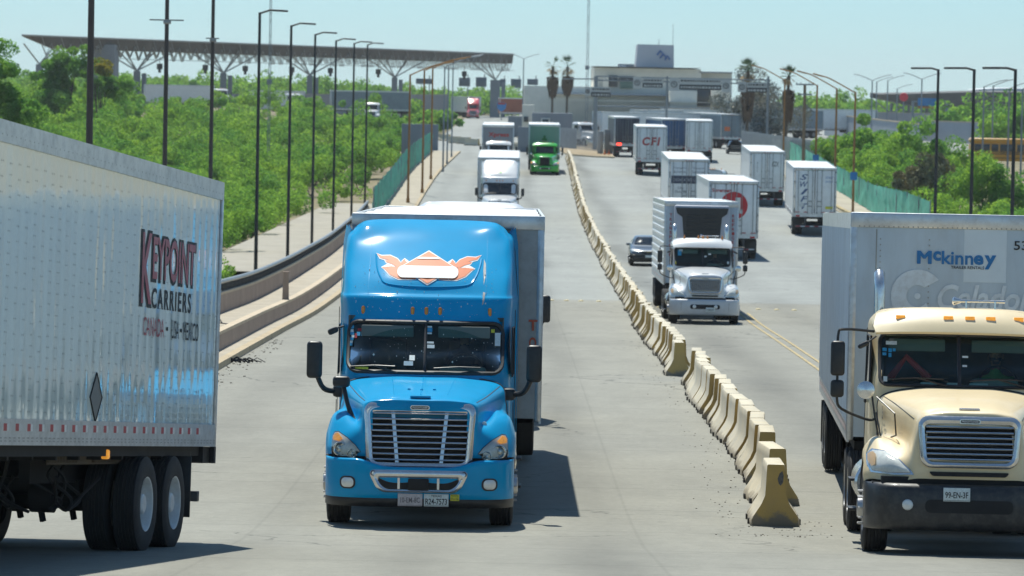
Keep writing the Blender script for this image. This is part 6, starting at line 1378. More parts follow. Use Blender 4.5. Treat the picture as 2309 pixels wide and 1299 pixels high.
hut2 = block('guard_hut', 'narrow beige building left of the grey hut with a tiny window', 'hut', 1178, 1203, 236, 296, 520, 5, st_m, zb=CH-6.2); block(0, 0, 0, 1181, 1191, 263, 275, 519.7, .3, win_d, hut2, 'window')
# ------------------------------------------------------------------ customs building
cb_ = block('customs_building', 'beige customs building with a pale tower on its roof behind the queueing trucks', 'building', 1340, 1578, 152, 300, 700, 30, st_m, zb=CH-6)
for a, b_, t, u, Y, d, m_, nm in [(1182, 1345, 193, 300, 699, 25, st_m, 'wing'), (1578, 1648, 164, 300, 702, 25, st_m, 'wing'), (1340, 1660, 238, 246, 690, 6, mat('blue grey band', (.24, .29, .35), .7), 'band'), (1245, 1510, 208, 217, 697, 3, mat('blue grey band', (0, 0, 0)), 'band'), (1510, 1570, 205, 300, 693, 6, st_m, 'entrance_block'), (1573, 1605, 202, 240, 698, 4, win_d, 'doorway'), (1605, 1645, 202, 244, 695, 4, st_m, 'entrance_block'), (1245, 1660, 225, 232, 692, 4, st_m, 'ledge'), (1370, 1392, 170, 196, 699.6, 1, win_d, 'window'), (1395, 1430, 172, 184, 699.6, 1, win_d, 'window'), (1398, 1428, 184, 200, 699.5, 1, mat('green awning', (.12, .2, .16), .7), 'window'), (1336, 1582, 149, 154, 698, 32, st_g, 'cornice'), (1576, 1652, 161, 166, 700, 28, st_g, 'cornice'), (1360, 1372, 170, 200, 698, 1, st_m, 'pier'), (1395, 1430, 144, 153, 706, 6, lamp_gry, 'roof_unit'), (1398, 1412, 148, 153, 703, 4, tr_rail, 'roof_unit')]:
    block(0, 0, 0, a, b_, t, u, Y, d, m_, cb_, nm)
tw = mat('pale tower panel', (.50, .51, .54), .6, var=.05, vscale=.3); o = cb_.location; g = MB()
a0, a1, b0, b1 = pix(1438, 100, 705), pix(1519, 102, 705), pix(1433, 153, 705), pix(1519, 153, 705)
G = [[(b0.x-o.x, 4, b0.z-o.z), (b1.x-o.x, 4, b1.z-o.z), (b1.x-o.x, 14, b1.z-o.z), (b0.x-o.x, 14, b0.z-o.z), (b0.x-o.x, 4, b0.z-o.z)], [(a0.x-o.x, 4, a0.z-o.z), (a1.x-o.x, 4, a1.z-o.z), (a1.x-o.x, 14, a1.z-o.z), (a0.x-o.x, 14, a0.z-o.z), (a0.x-o.x, 4, a0.z-o.z)]]
g.grid(G); g.add(G[1][:4], [(0, 1, 2, 3)]); twr = g.build('roof_tower', tw, cb_, ang=20)
g = MB(); q = pix(1498, 126, 704.5); q = q-Vector(o)
for dx, dz, w_ in ((-.7, .5, .5), (-.2, 0, .5), (.5, -.3, .4)): g.tube([(q.x+dx-w_, q.y-1.2+.5, q.z+dz-.4), (q.x+dx, q.y-.7, q.z+dz+.3), (q.x+dx+w_, q.y-.7, q.z+dz-.3)], .16, 5)
g.build('blue_emblem', mat('faded blue emblem', (.08, .18, .42), .6), twr)
g = MB(); q = pix(1518, 55, 707)-Vector(o); g.cyl((q.x, 7, 10), (q.x, 7, q.z), .06, .03, 6); q2 = pix(1486, 88, 707)-Vector(o); g.cyl((q2.x, 7, 12), (q2.x, 7, q2.z), .07, .05, 6); g.build('antenna', lamp_gry, cb_)
# ------------------------------------------------------------------ gantry signs over the plaza
sg_w = mat('pale sign face', (.50, .52, .52), .6, var=.05); sg_d = mat('dark sign face', (.045, .05, .055), .6)
YG = 470
gp = thing('sign_gantry', 'grey gantry with pale lane signs and arrows over the plaza', 'gantry', (pix(1344, 340, YG).x, YG, rz(10, YG)))
o = Vector(gp.location)
def gb(px0, px1, pt, pb, dy, th, m_, nm):
    a = pix(px0, pt, YG)-o; b = pix(px1, pb, YG)-o; g = MB(); g.box(a.x, b.x, dy, dy+th, b.z, a.z); return g.build(nm, m_, gp)
g = MB()
for px, w_ in ((1344, .26), (1733, .16), (1505, .14)):
    a = pix(px, 172, YG)-o; g.cyl((a.x, .3, -.5), (a.x, .3, a.z), w_, w_*.8, 10)
g.build('gantry_post', lamp_gry, gp)
g = MB()
for pa, pb_, za, zb_ in ((1270, 1345, 178, 178), (1344, 1500, 172, 176), (1500, 1740, 176, 181), (1344, 1740, 181, 190)):
    a, b = pix(pa, za, YG)-o, pix(pb_, zb_, YG)-o; g.tube([(a.x, .3, a.z), (b.x, .3, b.z)], .07, 5)
for k in range(24):
    x0 = 1344+k*16.5; a, b = pix(x0, 172+.022*(x0-1344), YG)-o, pix(x0+8, 181+.022*(x0-1344), YG)-o; g.tube([(a.x, .3, a.z), (b.x, .3, b.z)], .035, 4)
g.build('gantry_beam', lamp_gry, gp)
for x0, x1, t, u in ((1319, 1331, 196, 217), (1428, 1446, 173, 200), (1510, 1530, 175, 205), (1628, 1646, 179, 208), (1664, 1682, 184, 208)):
    s_ = gb(x0, x1, t, u, 0, .1, sg_w, 'lane_sign'); a = pix((x0+x1)/2, (t+u)/2, YG)-o; g = MB(); R_ = (x1-x0)/20.4*.32
    g.tube([(a.x+R_*math.cos(R(q)), -.02, a.z+R_*math.sin(R(q))) for q in range(0, 360, 24)], .045, 4, closed=True); g.tube([(a.x+R_*.4, -.02, a.z-R_*.4), (a.x-R_*.4, -.02, a.z+R_*.4), (a.x+.1, -.02, a.z+R_*.45)], .04, 4); g.build('arrow', sg_d, s_)
for x0, x1, t, u in ((1333, 1377, 196, 219), (1449, 1494, 176, 198), (1532, 1626, 177, 204), (1684, 1729, 186, 209)):
    s_ = gb(x0, x1, t, u, .02, .08, sg_w, 'name_sign'); m_ = (t+u)/2; gb(x0, x1, m_, u, -.02, .05, sg_d, 'name_band'); g = MB()
    for zz, sc, mm in ((t+5, .35, 0), (m_+6, .42, 1)):
        a, b = pix(x0+3, zz, YG)-o, pix(x1-3, zz, YG)-o; x = a.x; rs = random.Random(int(x0+zz))
        while x < b.x: w_ = rs.uniform(.10, .30); g.box(x, min(x+w_, b.x), -.035, -.028, a.z-sc*.25, a.z+sc*.25, mm); x += w_+.10
    g.build('sign_marks', [sg_d, sg_w], s_)
# control cabinet and cone litter at the island
for px0, px1, t, lab in ((1362, 1386, 292, 'concrete grey cabinet beside the gantry post on the island'), (1347, 1360, 296, 'narrow pale cabinet against the gantry post')):
    b = gnd((px0+px1)/2, 350); a = pix(px0, t, b.y); c = pix(px1, t, b.y); r_ = thing('cabinet', lab, 'cabinet', (b.x, b.y, b.z)); g = MB(); w_ = (c.x-a.x)/2; g.rbox(-w_, w_, 0, .8, 0, a.z-b.z, .03); g.build('case', mat('grey cabinet', (.34, .36, .36), .7, var=.1), r_); g = MB(); g.rbox(-w_*.8, w_*.8, -.02, .02, .3, a.z-b.z-.3, .01); g.build('door', mat('pale cabinet door', (.42, .43, .42), .7), r_)
g = MB(); b = gnd(1372, 352)
for k in range(3): g.lathe([(.2, .0), (.2, .04), (.12, .05), (.03, .5), (.001, .52)], (k*.45-.4, k*.2, 0), 'z', 10)
tag(g.build('traffic_cone', orange, loc=(b.x, b.y-.5, b.z+.16)), 'faded orange cones huddled at the foot of the gantry post', 'traffic cone')
# ------------------------------------------------------------------ canopy
cn = thing('toll_canopy', 'huge brown checkpoint canopy on a white space frame, far left skyline', 'canopy', (-80, 690, 3.6))
steel_w = mat('white grey tube', (.36, .37, .37), .6, var=.08); can_m = mat('brown canopy sheet', (.105, .09, .08), .8, var=.2, vscale=.3, stretch=(1, 1, .2)); pil_m = mat('grey pillar', (.25, .28, .31), .7, var=.08)
A = pix(50, 79, 690); B = pix(1158, 122, 862); ax_ = Vector((B.x-A.x, B.y-A.y, 0)).normalized(); nx_ = Vector((A.x, A.y, 0)).normalized(); Lc = math.hypot(B.x-A.x, B.y-A.y); o = Vector(cn.location)
def cp(t, d, dz): q = A + (B-A)*t + nx_*d; return Vector((q.x, q.y, q.z+dz)) - o
DP = 16.0
g = MB(); N = 60; G = []
for i in range(N+1):
    t = i/N; bot = -1.9 if t > .05 else -1.9*t/.05-.05
    G.append([cp(t, 0, -.05), cp(t, -.0, 0), cp(t, DP, .2), cp(t, DP, bot), cp(t, 1.8, bot), cp(t, 0, -.05)])
g.grid(G); g.add(G[-1][:5], [(0, 1, 2, 3, 4)]); g.build('roof', can_m, cn, ang=25)
g = MB(); g.tube([cp(0, -.05, 0), cp(1, -.05, 0)], .16, 5); g.build('roof_edge', steel_w, cn)
g = MB(); nbay = 62
for i in range(nbay):
    t0, t1, tm_ = i/nbay, (i+1)/nbay, (i+.5)/nbay
    if t0 < .03: continue
    for d in (1.0, 5.5, 10.0):
        dz = -3.5 if (i//2) % 2 == 0 else -3.1
        g.tube([cp(t0, d, -1.2), cp(tm_, d+1.4, dz)], .075, 4); g.tube([cp(t1, d, -1.2), cp(tm_, d+1.4, dz)], .075, 4); g.tube([cp(t0, d+3.5, -1.2), cp(tm_, d+1.4, dz)], .05, 4)
    g.tube([cp(tm_, 2.4, -3.3), cp(tm_+1/nbay, 2.4, -3.3)], .05, 4); g.tube([cp(tm_, 6.9, -3.3), cp(tm_+1/nbay, 6.9, -3.3)], .05, 4)
    if i % 2 == 0: g.tube([cp(t0, -.02, -.1), cp(t0+.4/nbay, 1.2, -1.9)], .06, 4)
g.build('space_frame', steel_w, cn)
for i, px in enumerate((90, 310, 505, 700, 891, 1118)):
    t = (px-50)/1108; t = t*690/(690+ (862-690)*(1-t)*0) if False else t
    # solve along the canopy line for that column of the view
    lo_, hi_ = 0.0, 1.0
    for _ in range(40):
        m_ = (lo_+hi_)/2; q = A+(B-A)*m_+nx_*6; v = q-Vector((0, 0, CH)); u_ = v.dot(rt)/v.dot(fw)*F+1154.5
        if u_ < px: lo_ = m_
        else: hi_ = m_
    t = (lo_+hi_)/2; hz = -5.3 if i else -4.6; g = MB(); q = cp(t, 6, 0)
    w_ = .55 if i < 5 else 1.0; g.box(q.x-w_, q.x+w_, q.y-.5, q.y+.5, -1, q.z+hz); g.box(q.x+w_+.25, q.x+w_+1.0, q.y, q.y+1, -1, q.z+hz-.4); g.build('pillar', pil_m, cn)
    g = MB(); sp = .075
    for dt, dd in ((-sp, 1.5), (sp, 1.5), (-sp*.5, 11), (sp*.5, 11), (-sp*.35, 2.4), (sp*.35, 2.4)):
        if 0 <= t+dt <= 1: g.tube([(q.x, q.y, q.z+hz), cp(t+dt, dd, -1.4)], .13, 5)
    g.build('column_strut', steel_w, cn)
for i, px in enumerate((360, 463, 553, 658, 745, 853, 1047)):
    p = pix(px, 150+.024*(px-360), 700+ (px-50)*.15); g = MB(); v = p-o; g.rbox(v.x-.5, v.x+.5, v.y-.2, v.y+.2, v.z-.5, v.z+.5, .08); g.rbox(v.x-.25, v.x+.25, v.y-.15, v.y+.15, v.z-1.1, v.z-.4, .08); g.cyl((v.x, v.y, v.z+.4), (v.x, v.y, v.z+1.6), .06, n=6); g.build('hanging_unit', under_m, cn)
a = pix(205, 100, 715)-o; b = pix(257, 200, 715)-o; g = MB(); g.box(a.x, b.x-.9, a.y, a.y+8, b.z, a.z); g.box(b.x-.9, b.x, a.y+.3, a.y+8, b.z, a.z); g.build('end_building', st_g, cn)
# far sign panels in front of the sky under the canopy
for i, (x0, x1, t, u, lab) in enumerate(((938, 976, 177, 190, 'wide'), (1035, 1060, 175, 195, 'dark square'), (1073, 1097, 174, 196, 'square'), (1128, 1140, 178, 196, 'narrow'), (1152, 1175, 178, 199, 'square'), (1189, 1213, 178, 192, 'small'))):
    a, b = pix(x0, t, 930), pix(x1, u, 930); r_ = thing('overhead_sign', f'{lab} grey sign panel, {["leftmost", "second", "third", "fourth", "fifth", "rightmost"][i]} of six under and beyond the right canopy end', 'sign', ((a.x+b.x)/2, 930, CH-4.5))
    w_ = (b.x-a.x)/2; g = MB(); g.rbox(-w_, w_, -.1, .1, b.z-CH+4.5, a.z-CH+4.5, .03); g.build('panel', mat('slate sign panel', (.09, .12, .16), .6), r_); g = MB(); g.cyl((w_*.6, .2, 0), (w_*.6, .2, a.z-CH+5.2), .12, n=6); g.build('post', lamp_gry, r_)
r_ = thing('overhead_sign', 'blue and red shield sign left of the orange red container', 'sign', (pix(1131, 240, 780).x, 780, rz(0, 780))); q = pix(1131, 240, 780); h_ = q.z-rz(0, 780)
g = MB(); g.prism([(-.85, .55), (-.5, .75), (.5, .75), (.85, .55), (.8, -.3), (.35, -.8), (0, -.95), (-.35, -.8), (-.8, -.3)], 'y', -.05, .05); g.v = [(x, y, z+h_) for x, y, z in g.v]; g.build('shield', mat('blue sign face', (0, 0, 0)), r_)
g = MB(); g.box(-.65, .65, -.07, -.06, h_+.35, h_+.68); g.build('red_band', ink_r, r_); g = MB(); g.cyl((0, .1, 0), (0, .1, h_), .08, n=6); g.build('post', lamp_gry, r_)
# far right: canopy, walls, sign, bus
c2 = thing('toll_canopy', 'dark wavy-roofed canopy on the far right skyline behind a blue sign', 'canopy', (pix(2150, 240, 800).x, 800, 4.5)); o = Vector(c2.location)
g = MB(); G = []
for k in range(41):
    px = 1980+k*14; yy = 211 - (5 if 8 < k else 3)*math.sin((k-6)/9.0) + (px-1980)*.006; d = 30 if px > 2180 else 28+(px-1980)*.02
    top = pix(px, yy, 800)-o; thk = min(1, .25+k/10)*2.6 + (.8 if px > 2200 else 0); G.append([(top.x, 0, top.z), (top.x, 18, top.z+.3), (top.x, 18, top.z-thk), (top.x, 1.5, top.z-thk), (top.x, 0, top.z)])
g.grid(G); g.build('roof', mat('dark grey canopy sheet', (.10, .10, .10), .8, var=.2, vscale=.4), c2, ang=25)
g = MB(); G = []
for k in range(12): px = 2190+k*14; t_ = pix(px, 209-1.6*math.sin(k/11*3.1)*2, 818)-o; G.append([(t_.x, t_.y, t_.z-.3), (t_.x, t_.y, t_.z+.55), (t_.x, t_.y+8, t_.z+.7)])
g.grid(G); g.build('white_roof', roof_m, c2, ang=20)
g = MB()
for px in (2010, 2050, 2090, 2140, 2190, 2250, 2300): q = pix(px, 232, 806)-o; g.cyl((q.x, 6, -2), (q.x, 6, q.z), .3, n=8); g.tube([(q.x, 6, q.z-2), (q.x-3, 3, q.z)], .12, 5); g.tube([(q.x, 6, q.z-2), (q.x+3, 3, q.z)], .12, 5)
g.build('column', pil_m, c2)
wl = mat('pale grey blue wall', (.34, .38, .42), .7, var=.05, vscale=.2, dirt=.12); wl2 = mat('grey wall', (.28, .29, .31), .7, var=.08, vscale=.2)
def longwall(label, px0, px1, t0, t1, Y0, Y1, m_, zb=CH-9):
    a, b = pix(px0, t0, Y0), pix(px1, t1, Y1); r_ = thing('boundary_wall', label, 'wall', (a.x, a.y, zb)); v = b-a; n_ = max(2, int(v.length/6)); g = MB(); G1, G2 = [], []
    for k in range(n_+1): q = v*k/n_; G1.append([(q.x, q.y, 0), (q.x, q.y, a.z-zb+q.z)]); G2.append([(q.x, q.y+.3, 0), (q.x, q.y+.3, a.z-zb+q.z)])
    g.grid(G1); g.grid(G2); g.grid([[r[1] for r in G1], [r[1] for r in G2]]); g.build('wall_face', m_, r_); g = MB(); g.tube([Vector(r[1])+Vector((0, .15, 0)) for r in G1], .12, 4); g.build('coping', cap_m, r_); return r_
longwall('long pale grey wall behind the right scrub, its top dropping to the right', 1860, 2080, 256, 281, 640, 560, wl)
longwall('pale grey wall section right of the long wall, above the yellow bus', 2080, 2282, 272, 279, 600, 560, wl)
longwall('darker low wall higher up behind the long pale wall', 1945, 2165, 253, 258, 700, 690, wl2)
longwall('grey yard wall behind the far left scrub under the canopy', 320, 1010, 212, 214, 760, 780, wl2)
sgn = thing('gantry_sign', 'blue overhead sign with an orange strip in front of the right canopy', 'sign', (pix(2091, 240, 640).x, 640, CH-7)); o = Vector(sgn.location)
for a_, b_, t, u, m_, nm in ((2070, 2111, 221, 239, mat('blue sign face', (0, 0, 0)), 'panel'), (2070, 2111, 239.5, 245, mat('orange strip', (.45, .18, .03), .6), 'strip')):
    a, b = pix(a_, t, 640)-o, pix(b_, u, 640)-o; g = MB(); g.box(a.x, b.x, -.05, .05, b.z, a.z); g.build(nm, m_, sgn)
g = MB()
for px in (2059, 2136): a = pix(px, 228, 640)-o; g.cyl((a.x, .3, 0), (a.x, .3, a.z), .2, n=8)
a, b = pix(2059, 229, 640)-o, pix(2136, 229, 640)-o; g.tube([(a.x, .3, a.z), (b.x, .3, b.z)], .12, 5); g.build('gantry_post', lamp_gry, sgn)
rd = thing('round_sign', 'red round sign on a pole at the left end of the right canopy', 'sign', (pix(2038, 219, 650).x, 650, CH-7)); q = pix(2038, 219, 650).z-CH+7
g = MB(); g.lathe([(.001, -.1), (.62, -.1), (.66, 0), (.001, .05)], (0, 0, q), 'y', 20); g.build('disc', mat('bright red sign', (.7, .03, .05), .5), rd); g = MB(); g.cyl((0, .1, 0), (0, .1, q), .1, n=6); g.build('post', lamp_gry, rd)
a = pix(2190, 311, 430); bus = thing('school_bus', 'yellow school bus standing beyond the scrub at the right edge', 'bus', (a.x, 430, a.z-3.05)); yel = mat('school bus yellow', (.62, .30, .02), .45, coat=.4, var=.06, dirt=.2)
g = MB(); g.rbox(0, 11, 0, 2.5, .75, 2.6, .12); g.build('body', yel, bus); g = MB(); g.rbox(-.05, 11.05, -.04, 2.54, 2.55, 3.05, .22, seg=3); g.build('roof', yel, bus)
for k in range(12): g = MB(); g.rbox(.35+k*.86, 1.05+k*.86, -.03, .02, 1.75, 2.45, .06); g.build('window', win_d, bus)
g = MB()
for z in (1.05, 1.45, 1.65): g.box(.05, 10.95, -.03, 0, z, z+.06)
g.build('rub_rail', under_m, bus); g = MB(); text_on(g, 'SCHOOL BUS', (3, -.05, 1.50), (1, 0, 0), (0, 0, 1), 3, .14); g.build('lettering', ink, bus)
for x in (1.8, 8.2): wheel(bus, 0, 0, 1, .5, .28, lo=True).matrix_basis = Matrix.Translation((x, .25, .5)) @ Matrix.Rotation(R(-90), 4, 'Z')
# ------------------------------------------------------------------ palms
def palm(label, px, ptop, Y, zb, cr=1.6, skirt=(2.6, 1.1), green=True, lean=0.0, hk=0):
    p = pix(px, ptop, Y); H = p.z-zb; root = thing('palm_tree', label, 'palm', (p.x-lean, Y, zb)); rs = random.Random(px)
    g = MB(); P = [Vector((lean*(k/6)**1.5, 0, H*k/6)) for k in range(7)]; g.tube(P, [.24, .2, .18, .17, .17, .17, .2], 10); g.build('trunk', mat('palm trunk', (.10, .075, .055), .9, var=.3, vscale=6, bump=.5), root)
    g = MB(); top = P[-1]
    def frond(az, el, l, m_, w_=.55):
        d = Vector((math.cos(az)*math.cos(el), math.sin(az)*math.cos(el), math.sin(el))); c = top + d*l*.55; side = d.cross(Vector((0, 0, 1))).normalized(); upv = side.cross(d)
        g.tube([top, c], .025, 4, m_)
        for k in range(15):
            a = R(-75+k*150/14); dd = (d*math.cos(a)+side*math.sin(a)); ln = l*.5*(1-.25*abs(a)); e = c+dd*ln+Vector((0, 0, -.18*ln*rs.uniform(.3, 1.6))); s_ = dd.cross(upv).normalized()*.045
            g.add([c-s_, c+s_, e], [(0, 1, 2)], m_)
    for k in range(20 if green else 8): frond(rs.uniform(0, 6.28), R(rs.uniform(-5, 80)), cr*rs.uniform(.8, 1.1), 0)
    for k in range(12): frond(rs.uniform(0, 6.28), R(rs.uniform(-75, -25)), cr*rs.uniform(.7, 1.0), 1)
    g.build('crown', [mat('palm green', (.055, .12, .035), .7, var=.3, vscale=3), mat('dry palm frond', (.34, .24, .12), .9, var=.2)], root)
    if skirt:
        g = MB(); z1 = H-1.55; z0 = z1-skirt[0]
        for k in range(420):
            a = rs.uniform(0, 6.28); zz = rs.uniform(z0+.5, z1); t = (zz-z0)/skirt[0]; r_ = skirt[1]*(.45+.55*min(1, t*1.6))*rs.uniform(.75, 1); x = lean+r_*math.cos(a)
            e = Vector((lean+(x-lean)*.8, r_*math.sin(a)*.8, zz-rs.uniform(.5, 1.0))); c = Vector((x, r_*math.sin(a), zz)); s_ = Vector((-math.sin(a), math.cos(a), 0))*.09; g.add([c-s_, c+s_, e], [(0, 1, 2)])
            g.add([Vector((lean, 0, zz+.2))-s_*.5, Vector((lean, 0, zz+.2))+s_*.5, c+s_, c-s_], [(0, 1, 2, 3)])
        g.build('dead_skirt', mat('brown dead fronds', (.12, .075, .045), .95, var=.3, vscale=3), root)
    return root
palm('taller palm with ragged dry fronds and a brown skirt, left of the two', 1687, 160, 500, CH-6.3, 1.9, (4.6, .95))
palm('smaller palm with a neat green head and brown skirt, right of the two', 1779, 172, 470, CH-6.8, 1.45, (3.6, .75), lean=.25)
palm('faint far palm left of the tall mast', 1247, 150, 640, CH-6, 1.9, (3.2, 1.0), green=False)
palm('faint far palm nearest the tall mast', 1280, 150, 660, CH-6, 2.2, (3.0, 1.1), green=False)
# ------------------------------------------------------------------ scrub and trees
def leaf_mat(name, col, tr, var=.35):
    m, nt, b = new_mat(name); N = nt.nodes.new; L = nt.links.new; o = nt.nodes['Material Output']
    geo = N('ShaderNodeNewGeometry'); n1 = N('ShaderNodeTexNoise'); n1.inputs['Scale'].default_value = .22; n1.inputs['Detail'].default_value = 3; L(geo.outputs['Position'], n1.inputs['Vector'])
    n2 = N('ShaderNodeTexWhiteNoise'); n2.noise_dimensions = '1D'; L(geo.outputs['Random Per Island'], n2.inputs['W'])
    cr_ = N('ShaderNodeValToRGB'); L(n1.outputs[0], cr_.inputs[0]); e = cr_.color_ramp.elements; e[0].position = .36; e[1].position = .66
    e[0].color = (col[0]*.55, col[1]*.72, col[2]*.8, 1); e[1].color = (col[0]*1.2, col[1]*1.1, col[2]*.9, 1)
    mr = N('ShaderNodeMapRange'); L(n2.outputs[0], mr.inputs[0]); mr.inputs[3].default_value = 1-var; mr.inputs[4].default_value = 1+var
    mx = N('ShaderNodeMix'); mx.data_type = 'RGBA'; mx.blend_type = 'MULTIPLY'; mx.inputs[0].default_value = 1; L(cr_.outputs[0], mx.inputs[6]); L(mr.outputs[0], mx.inputs[7])
    df = N('ShaderNodeBsdfDiffuse'); L(mx.outputs[2], df.inputs[0]); tl_ = N('ShaderNodeBsdfTranslucent'); m2 = N('ShaderNodeMix'); m2.data_type = 'RGBA'; m2.blend_type = 'MULTIPLY'; m2.inputs[0].default_value = 1; L(mx.outputs[2], m2.inputs[6]); m2.inputs[7].default_value = (1.5, 1.35, .6, 1); L(m2.outputs[2], tl_.inputs[0])
    ms = N('ShaderNodeMixShader'); ms.inputs[0].default_value = tr; L(df.outputs[0], ms.inputs[1]); L(tl_.outputs[0], ms.inputs[2]); L(ms.outputs[0], o.inputs[0]); nt.nodes.remove(b); return m
leafm = leaf_mat('mesquite leaves', (.205, .385, .115), .45, .22); twig_m = leaf_mat('dry grey twigs', (.25, .235, .16), .1); stem_m = mat('scrub stem', (.10, .08, .06), .9, var=.3)
def leaf_cloud(centres, radii, n_per, size, seed=1):
    """many small leaf clumps around lobes spread through each crown; arrays"""
    rg = np.random.default_rng(seed); out = []
    for c, r, n, s in zip(centres, radii, n_per, size):
        nl = 9; lob = rg.normal(size=(nl, 3))*np.array([.52, .52, .36])*r; lob[:, 2] = np.abs(lob[:, 2])*1.0 + r*.25; lr = r*rg.uniform(.22, .5, nl)
        k = rg.integers(0, nl, n); d = rg.normal(size=(n, 3)); d /= np.linalg.norm(d, axis=1)[:, None]; rad = lr[k]*rg.uniform(.45, 1.08, n)**.6
        p = lob[k] + d*rad[:, None]*np.array([1, 1, .85]); p[:, 2] = np.maximum(p[:, 2], -.3*r); p += c; out.append((p, np.full(n, s)))
    P = np.concatenate([a for a, _ in out]); Sz = np.concatenate([b for _, b in out]); n = len(P)
    u = rg.normal(size=(n, 3)); u /= np.linalg.norm(u, axis=1)[:, None]; w_ = rg.normal(size=(n, 3)); v = np.cross(u, w_); v /= np.linalg.norm(v, axis=1)[:, None]
    s = Sz*rg.uniform(.6, 1.5, n); u *= s[:, None]; v *= (s*.55)[:, None]
    V = np.stack([P-u, P+v, P+u, P-v], 1).reshape(-1, 3)
    return V
def quads(name, V, m, parent=None, loc=(0, 0, 0)):
    n = len(V)//4; me = bpy.data.meshes.new(name); me.vertices.add(len(V)); me.vertices.foreach_set('co', V.astype(np.float32).ravel()); me.loops.add(len(V)); me.loops.foreach_set('vertex_index', np.arange(len(V), dtype=np.int32))
    me.polygons.add(n); me.polygons.foreach_set('loop_start', np.arange(0, 4*n, 4, dtype=np.int32)); me.materials.append(m); me.update(calc_edges=True); me.validate(); return link(name, me, parent, loc)
rg = np.random.default_rng(11)
def scatter(n, fn, lim=99999):
    out = []
    while len(out) < n: 
        q = fn();
        if q: out.append(q)
    return out
def left_pt():
    Y = 150 + (620-150)*rg.random()**.8; x1 = -.135*Y-8; x0 = -14.0 if Y < 372 and Y > 215 else -12.8
    if 225 < Y < 375: x0 = -19.2 + .012*(Y-240)
    X = rg.uniform(x1, x0); return (X, Y)
LX = []
def right_pt():
    Y = 200 + (530-200)*rg.random()**.9; x1 = .135*Y+6; X = rg.uniform(30.2 + max(0, Y-430)*.35, max(x1, 34)); 
    if Y > 310 and X > pix(2175, 300, Y).x - (3 if Y > 390 else 0): return None
    if Y > 470: return None
    return (X, Y)
def grow(pts, hmul=1.0, dens=1.0, rmax=3.1):
    C_, R_, N_, S_ = [], [], [], []
    for X, Y in pts:
        r = (1.2 + (rmax-1.2)*rg.random()**1.4)*hmul; C_.append((X, Y, CH-hterr(X, Y)+r*rg.uniform(.05, .5))); R_.append(r); s = .035+.00018*Y; S_.append(s); N_.append(int(dens*min(8000, 6.0*r*r/(s*s))))
    return C_, R_, N_, S_
LP = scatter(760, left_pt); LP += [(pix(px, 200, Y).x, Y) for px, Y in [(rg.uniform(-30, 300), rg.uniform(330, 480)) for _ in range(130)]]; V = leaf_cloud(*grow(LP), seed=4); print('left leaves', len(V)//4)
tag(quads('scrub_thicket', V, leafm), 'dense bright green mesquite thicket filling the low ground left of the road', 'scrub', kind='stuff')
RP = scatter(340, right_pt); V = leaf_cloud(*grow(RP, .86), seed=5); print('right leaves', len(V)//4)
tag(quads('scrub_thicket', V, leafm), 'dense green mesquite thicket behind the green fence on the right', 'scrub', kind='stuff')
# dark stems standing in the thickets
g = MB(); rs = random.Random(9)
for X, Y in LP[:400] + RP[:160]:
    z = CH-hterr(X, Y)
    for k in range(3): a = rs.uniform(0, 6.28); g.tube([(X, Y, z), (X+.5*math.cos(a), Y+.5*math.sin(a), z+1.0), (X+1.1*math.cos(a), Y+1.1*math.sin(a), z+2.1)], [.07, .05, .02], 4)
tag(g.build('scrub_stems', stem_m), 'thin dark stems standing inside the green thickets', 'stems', kind='stuff')
# far tree belt on the horizon
def belt(px0, px1, Ya, Yb, n, h, seed, lab):
    rg2 = np.random.default_rng(seed); C_, R_, N_, S_ = [], [], [], []
    for k in range(n):
        Y = rg2.uniform(Ya, Yb); px = rg2.uniform(px0, px1); p = pix(px, 250, Y); r = h*rg2.uniform(.6, 1.1); C_.append((p.x, Y, CH-hterr(p.x, Y)+r*.1)); R_.append(r); N_.append(900); S_.append(.33)
    tag(quads('tree_belt', leaf_cloud(C_, R_, N_, S_, seed), leafm), lab, 'trees', kind='stuff')
belt(-60, 1180, 880, 1150, 330, 4.6, 21, 'low far belt of green trees under the left canopy')
belt(1800, 2400, 860, 1000, 200, 4.4, 22, 'low far belt of green trees on the right skyline')
belt(2120, 2400, 600, 640, 30, 4.5, 25, 'dark green trees behind the grey wall under the right canopy')
belt(925, 1005, 600, 680, 16, 2.4, 23, 'green bushes beyond the left sidewalk under the canopy')
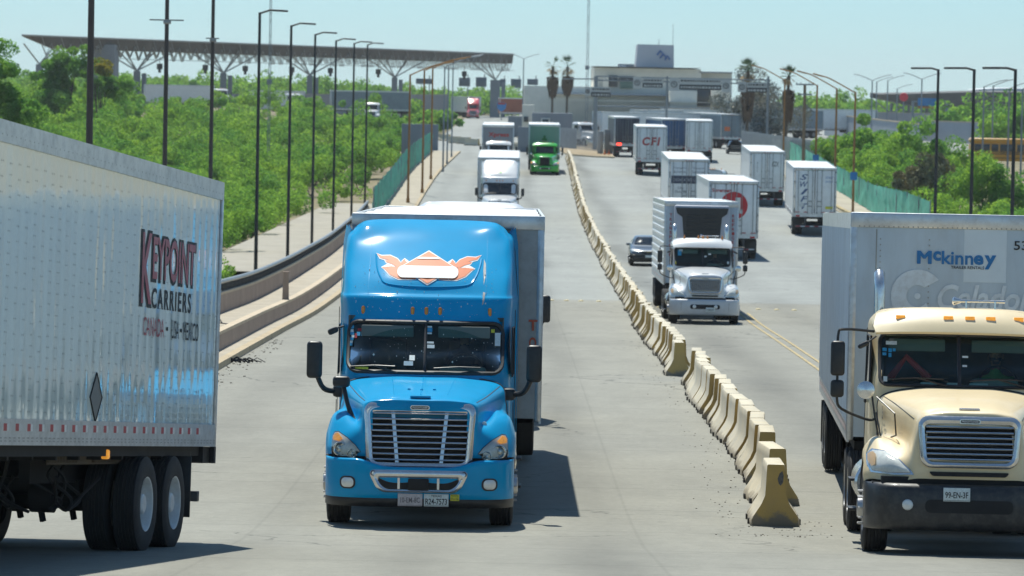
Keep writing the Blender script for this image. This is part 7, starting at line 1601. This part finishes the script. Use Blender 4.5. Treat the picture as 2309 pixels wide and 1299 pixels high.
def tree(label, px, pytop, Y, r, seed, m=None, ns=3200, name='mesquite_tree', zb=None, lvl=None):
    m = m or leafm; p = pix(px, pytop, Y); zb = CH-hterr(p.x, Y); root = thing(name, label, 'tree', (p.x, Y, zb)); H = p.z-zb; rs = random.Random(seed)
    lv = max(1, int(H/(r*.75))) if lvl is None else lvl; cs = [(0, 0, H-r*.95)]; rr_ = [r]
    for k in range(lv):
        for q in range(2): cs.append((rs.uniform(-.8, .8)*r*(1+.25*k), rs.uniform(-.6, .6)*r, max(r*.2, H-r*.95-(k+.7)*r*.75))); rr_.append(r*rs.uniform(.8, 1.1))
    V = leaf_cloud(cs, rr_, [ns]*len(cs), [.04+.0002*Y]*len(cs), seed); quads('crown', V, m, root)
    g = MB()
    for k in range(4):
        a = rs.uniform(0, 6.28); q = r*.4; g.tube(catmull([Vector((0, 0, 0)), Vector((.2*q*math.cos(a), .2*q*math.sin(a), H*.25)), Vector((.6*q*math.cos(a), .6*q*math.sin(a), H*.5)), Vector((q*math.cos(a), q*math.sin(a), H*.75))], 3), [.12-.010*i for i in range(10)], 5)
    g.build('trunk', stem_m, root); return root
tree('pale green feathery tree at the far left edge of the scrub', -8, 92, 300, 1.9, 31, ns=2600)
tree('dark green tree standing before the left end of the canopy', 152, 112, 470, 2.2, 32, ns=2600, lvl=4)
tree('yellowish shrub in front of the canopy end building', 225, 140, 465, 1.6, 33, leaf_mat('yellowing leaves', (.30, .27, .06), .4), ns=2200, lvl=0)
tree('rounded green tree below the yellowish shrub at the canopy end', 240, 165, 470, 2.0, 41, ns=2200, lvl=1)
tree('tall mesquite crown among the right scrub, left of the black lamps', 1945, 285, 400, 3.0, 34, ns=4200)
tree('tall mesquite crown in the middle of the right scrub behind the left black lamp', 2075, 292, 380, 2.8, 35, ns=4200)
tree('rounded mesquite between the right black lamps in front of the bus', 2232, 356, 315, 2.4, 36, ns=3600)
tree('green tree at the right edge above the bus', 2300, 252, 520, 3.4, 37, ns=4000)
tree('leafless brown grey shrub in the middle of the right scrub', 2092, 350, 318, 1.8, 38, twig_m, ns=3000, name='dry_shrub', lvl=1)
tree('leafless grey tree behind the palms and the picket fence', 1725, 168, 560, 4.2, 39, leaf_mat('bare grey twigs', (.22, .23, .24), .1), ns=2600, name='bare_tree')
# ------------------------------------------------------------------ haze
g = MB(); g.box(-3600, 3600, -210, 7050, -3, 75)
hz = g.build('haze', None) if False else link('haze', g.mesh('haze', []))
m = bpy.data.materials.new('haze'); m.use_nodes = True; nt = m.node_tree; nt.nodes.remove(nt.nodes['Principled BSDF'])
v = nt.nodes.new('ShaderNodeVolumePrincipled'); v.inputs['Color'].default_value = (.93, .98, 1, 1); v.inputs['Density'].default_value = .00010; v.inputs['Anisotropy'].default_value = .2
nt.links.new(v.outputs[0], nt.nodes['Material Output'].inputs['Volume']); hz.data.materials.clear(); hz.data.materials.append(m); tag(hz, 'thin pale haze over the whole scene', 'haze', kind='stuff')
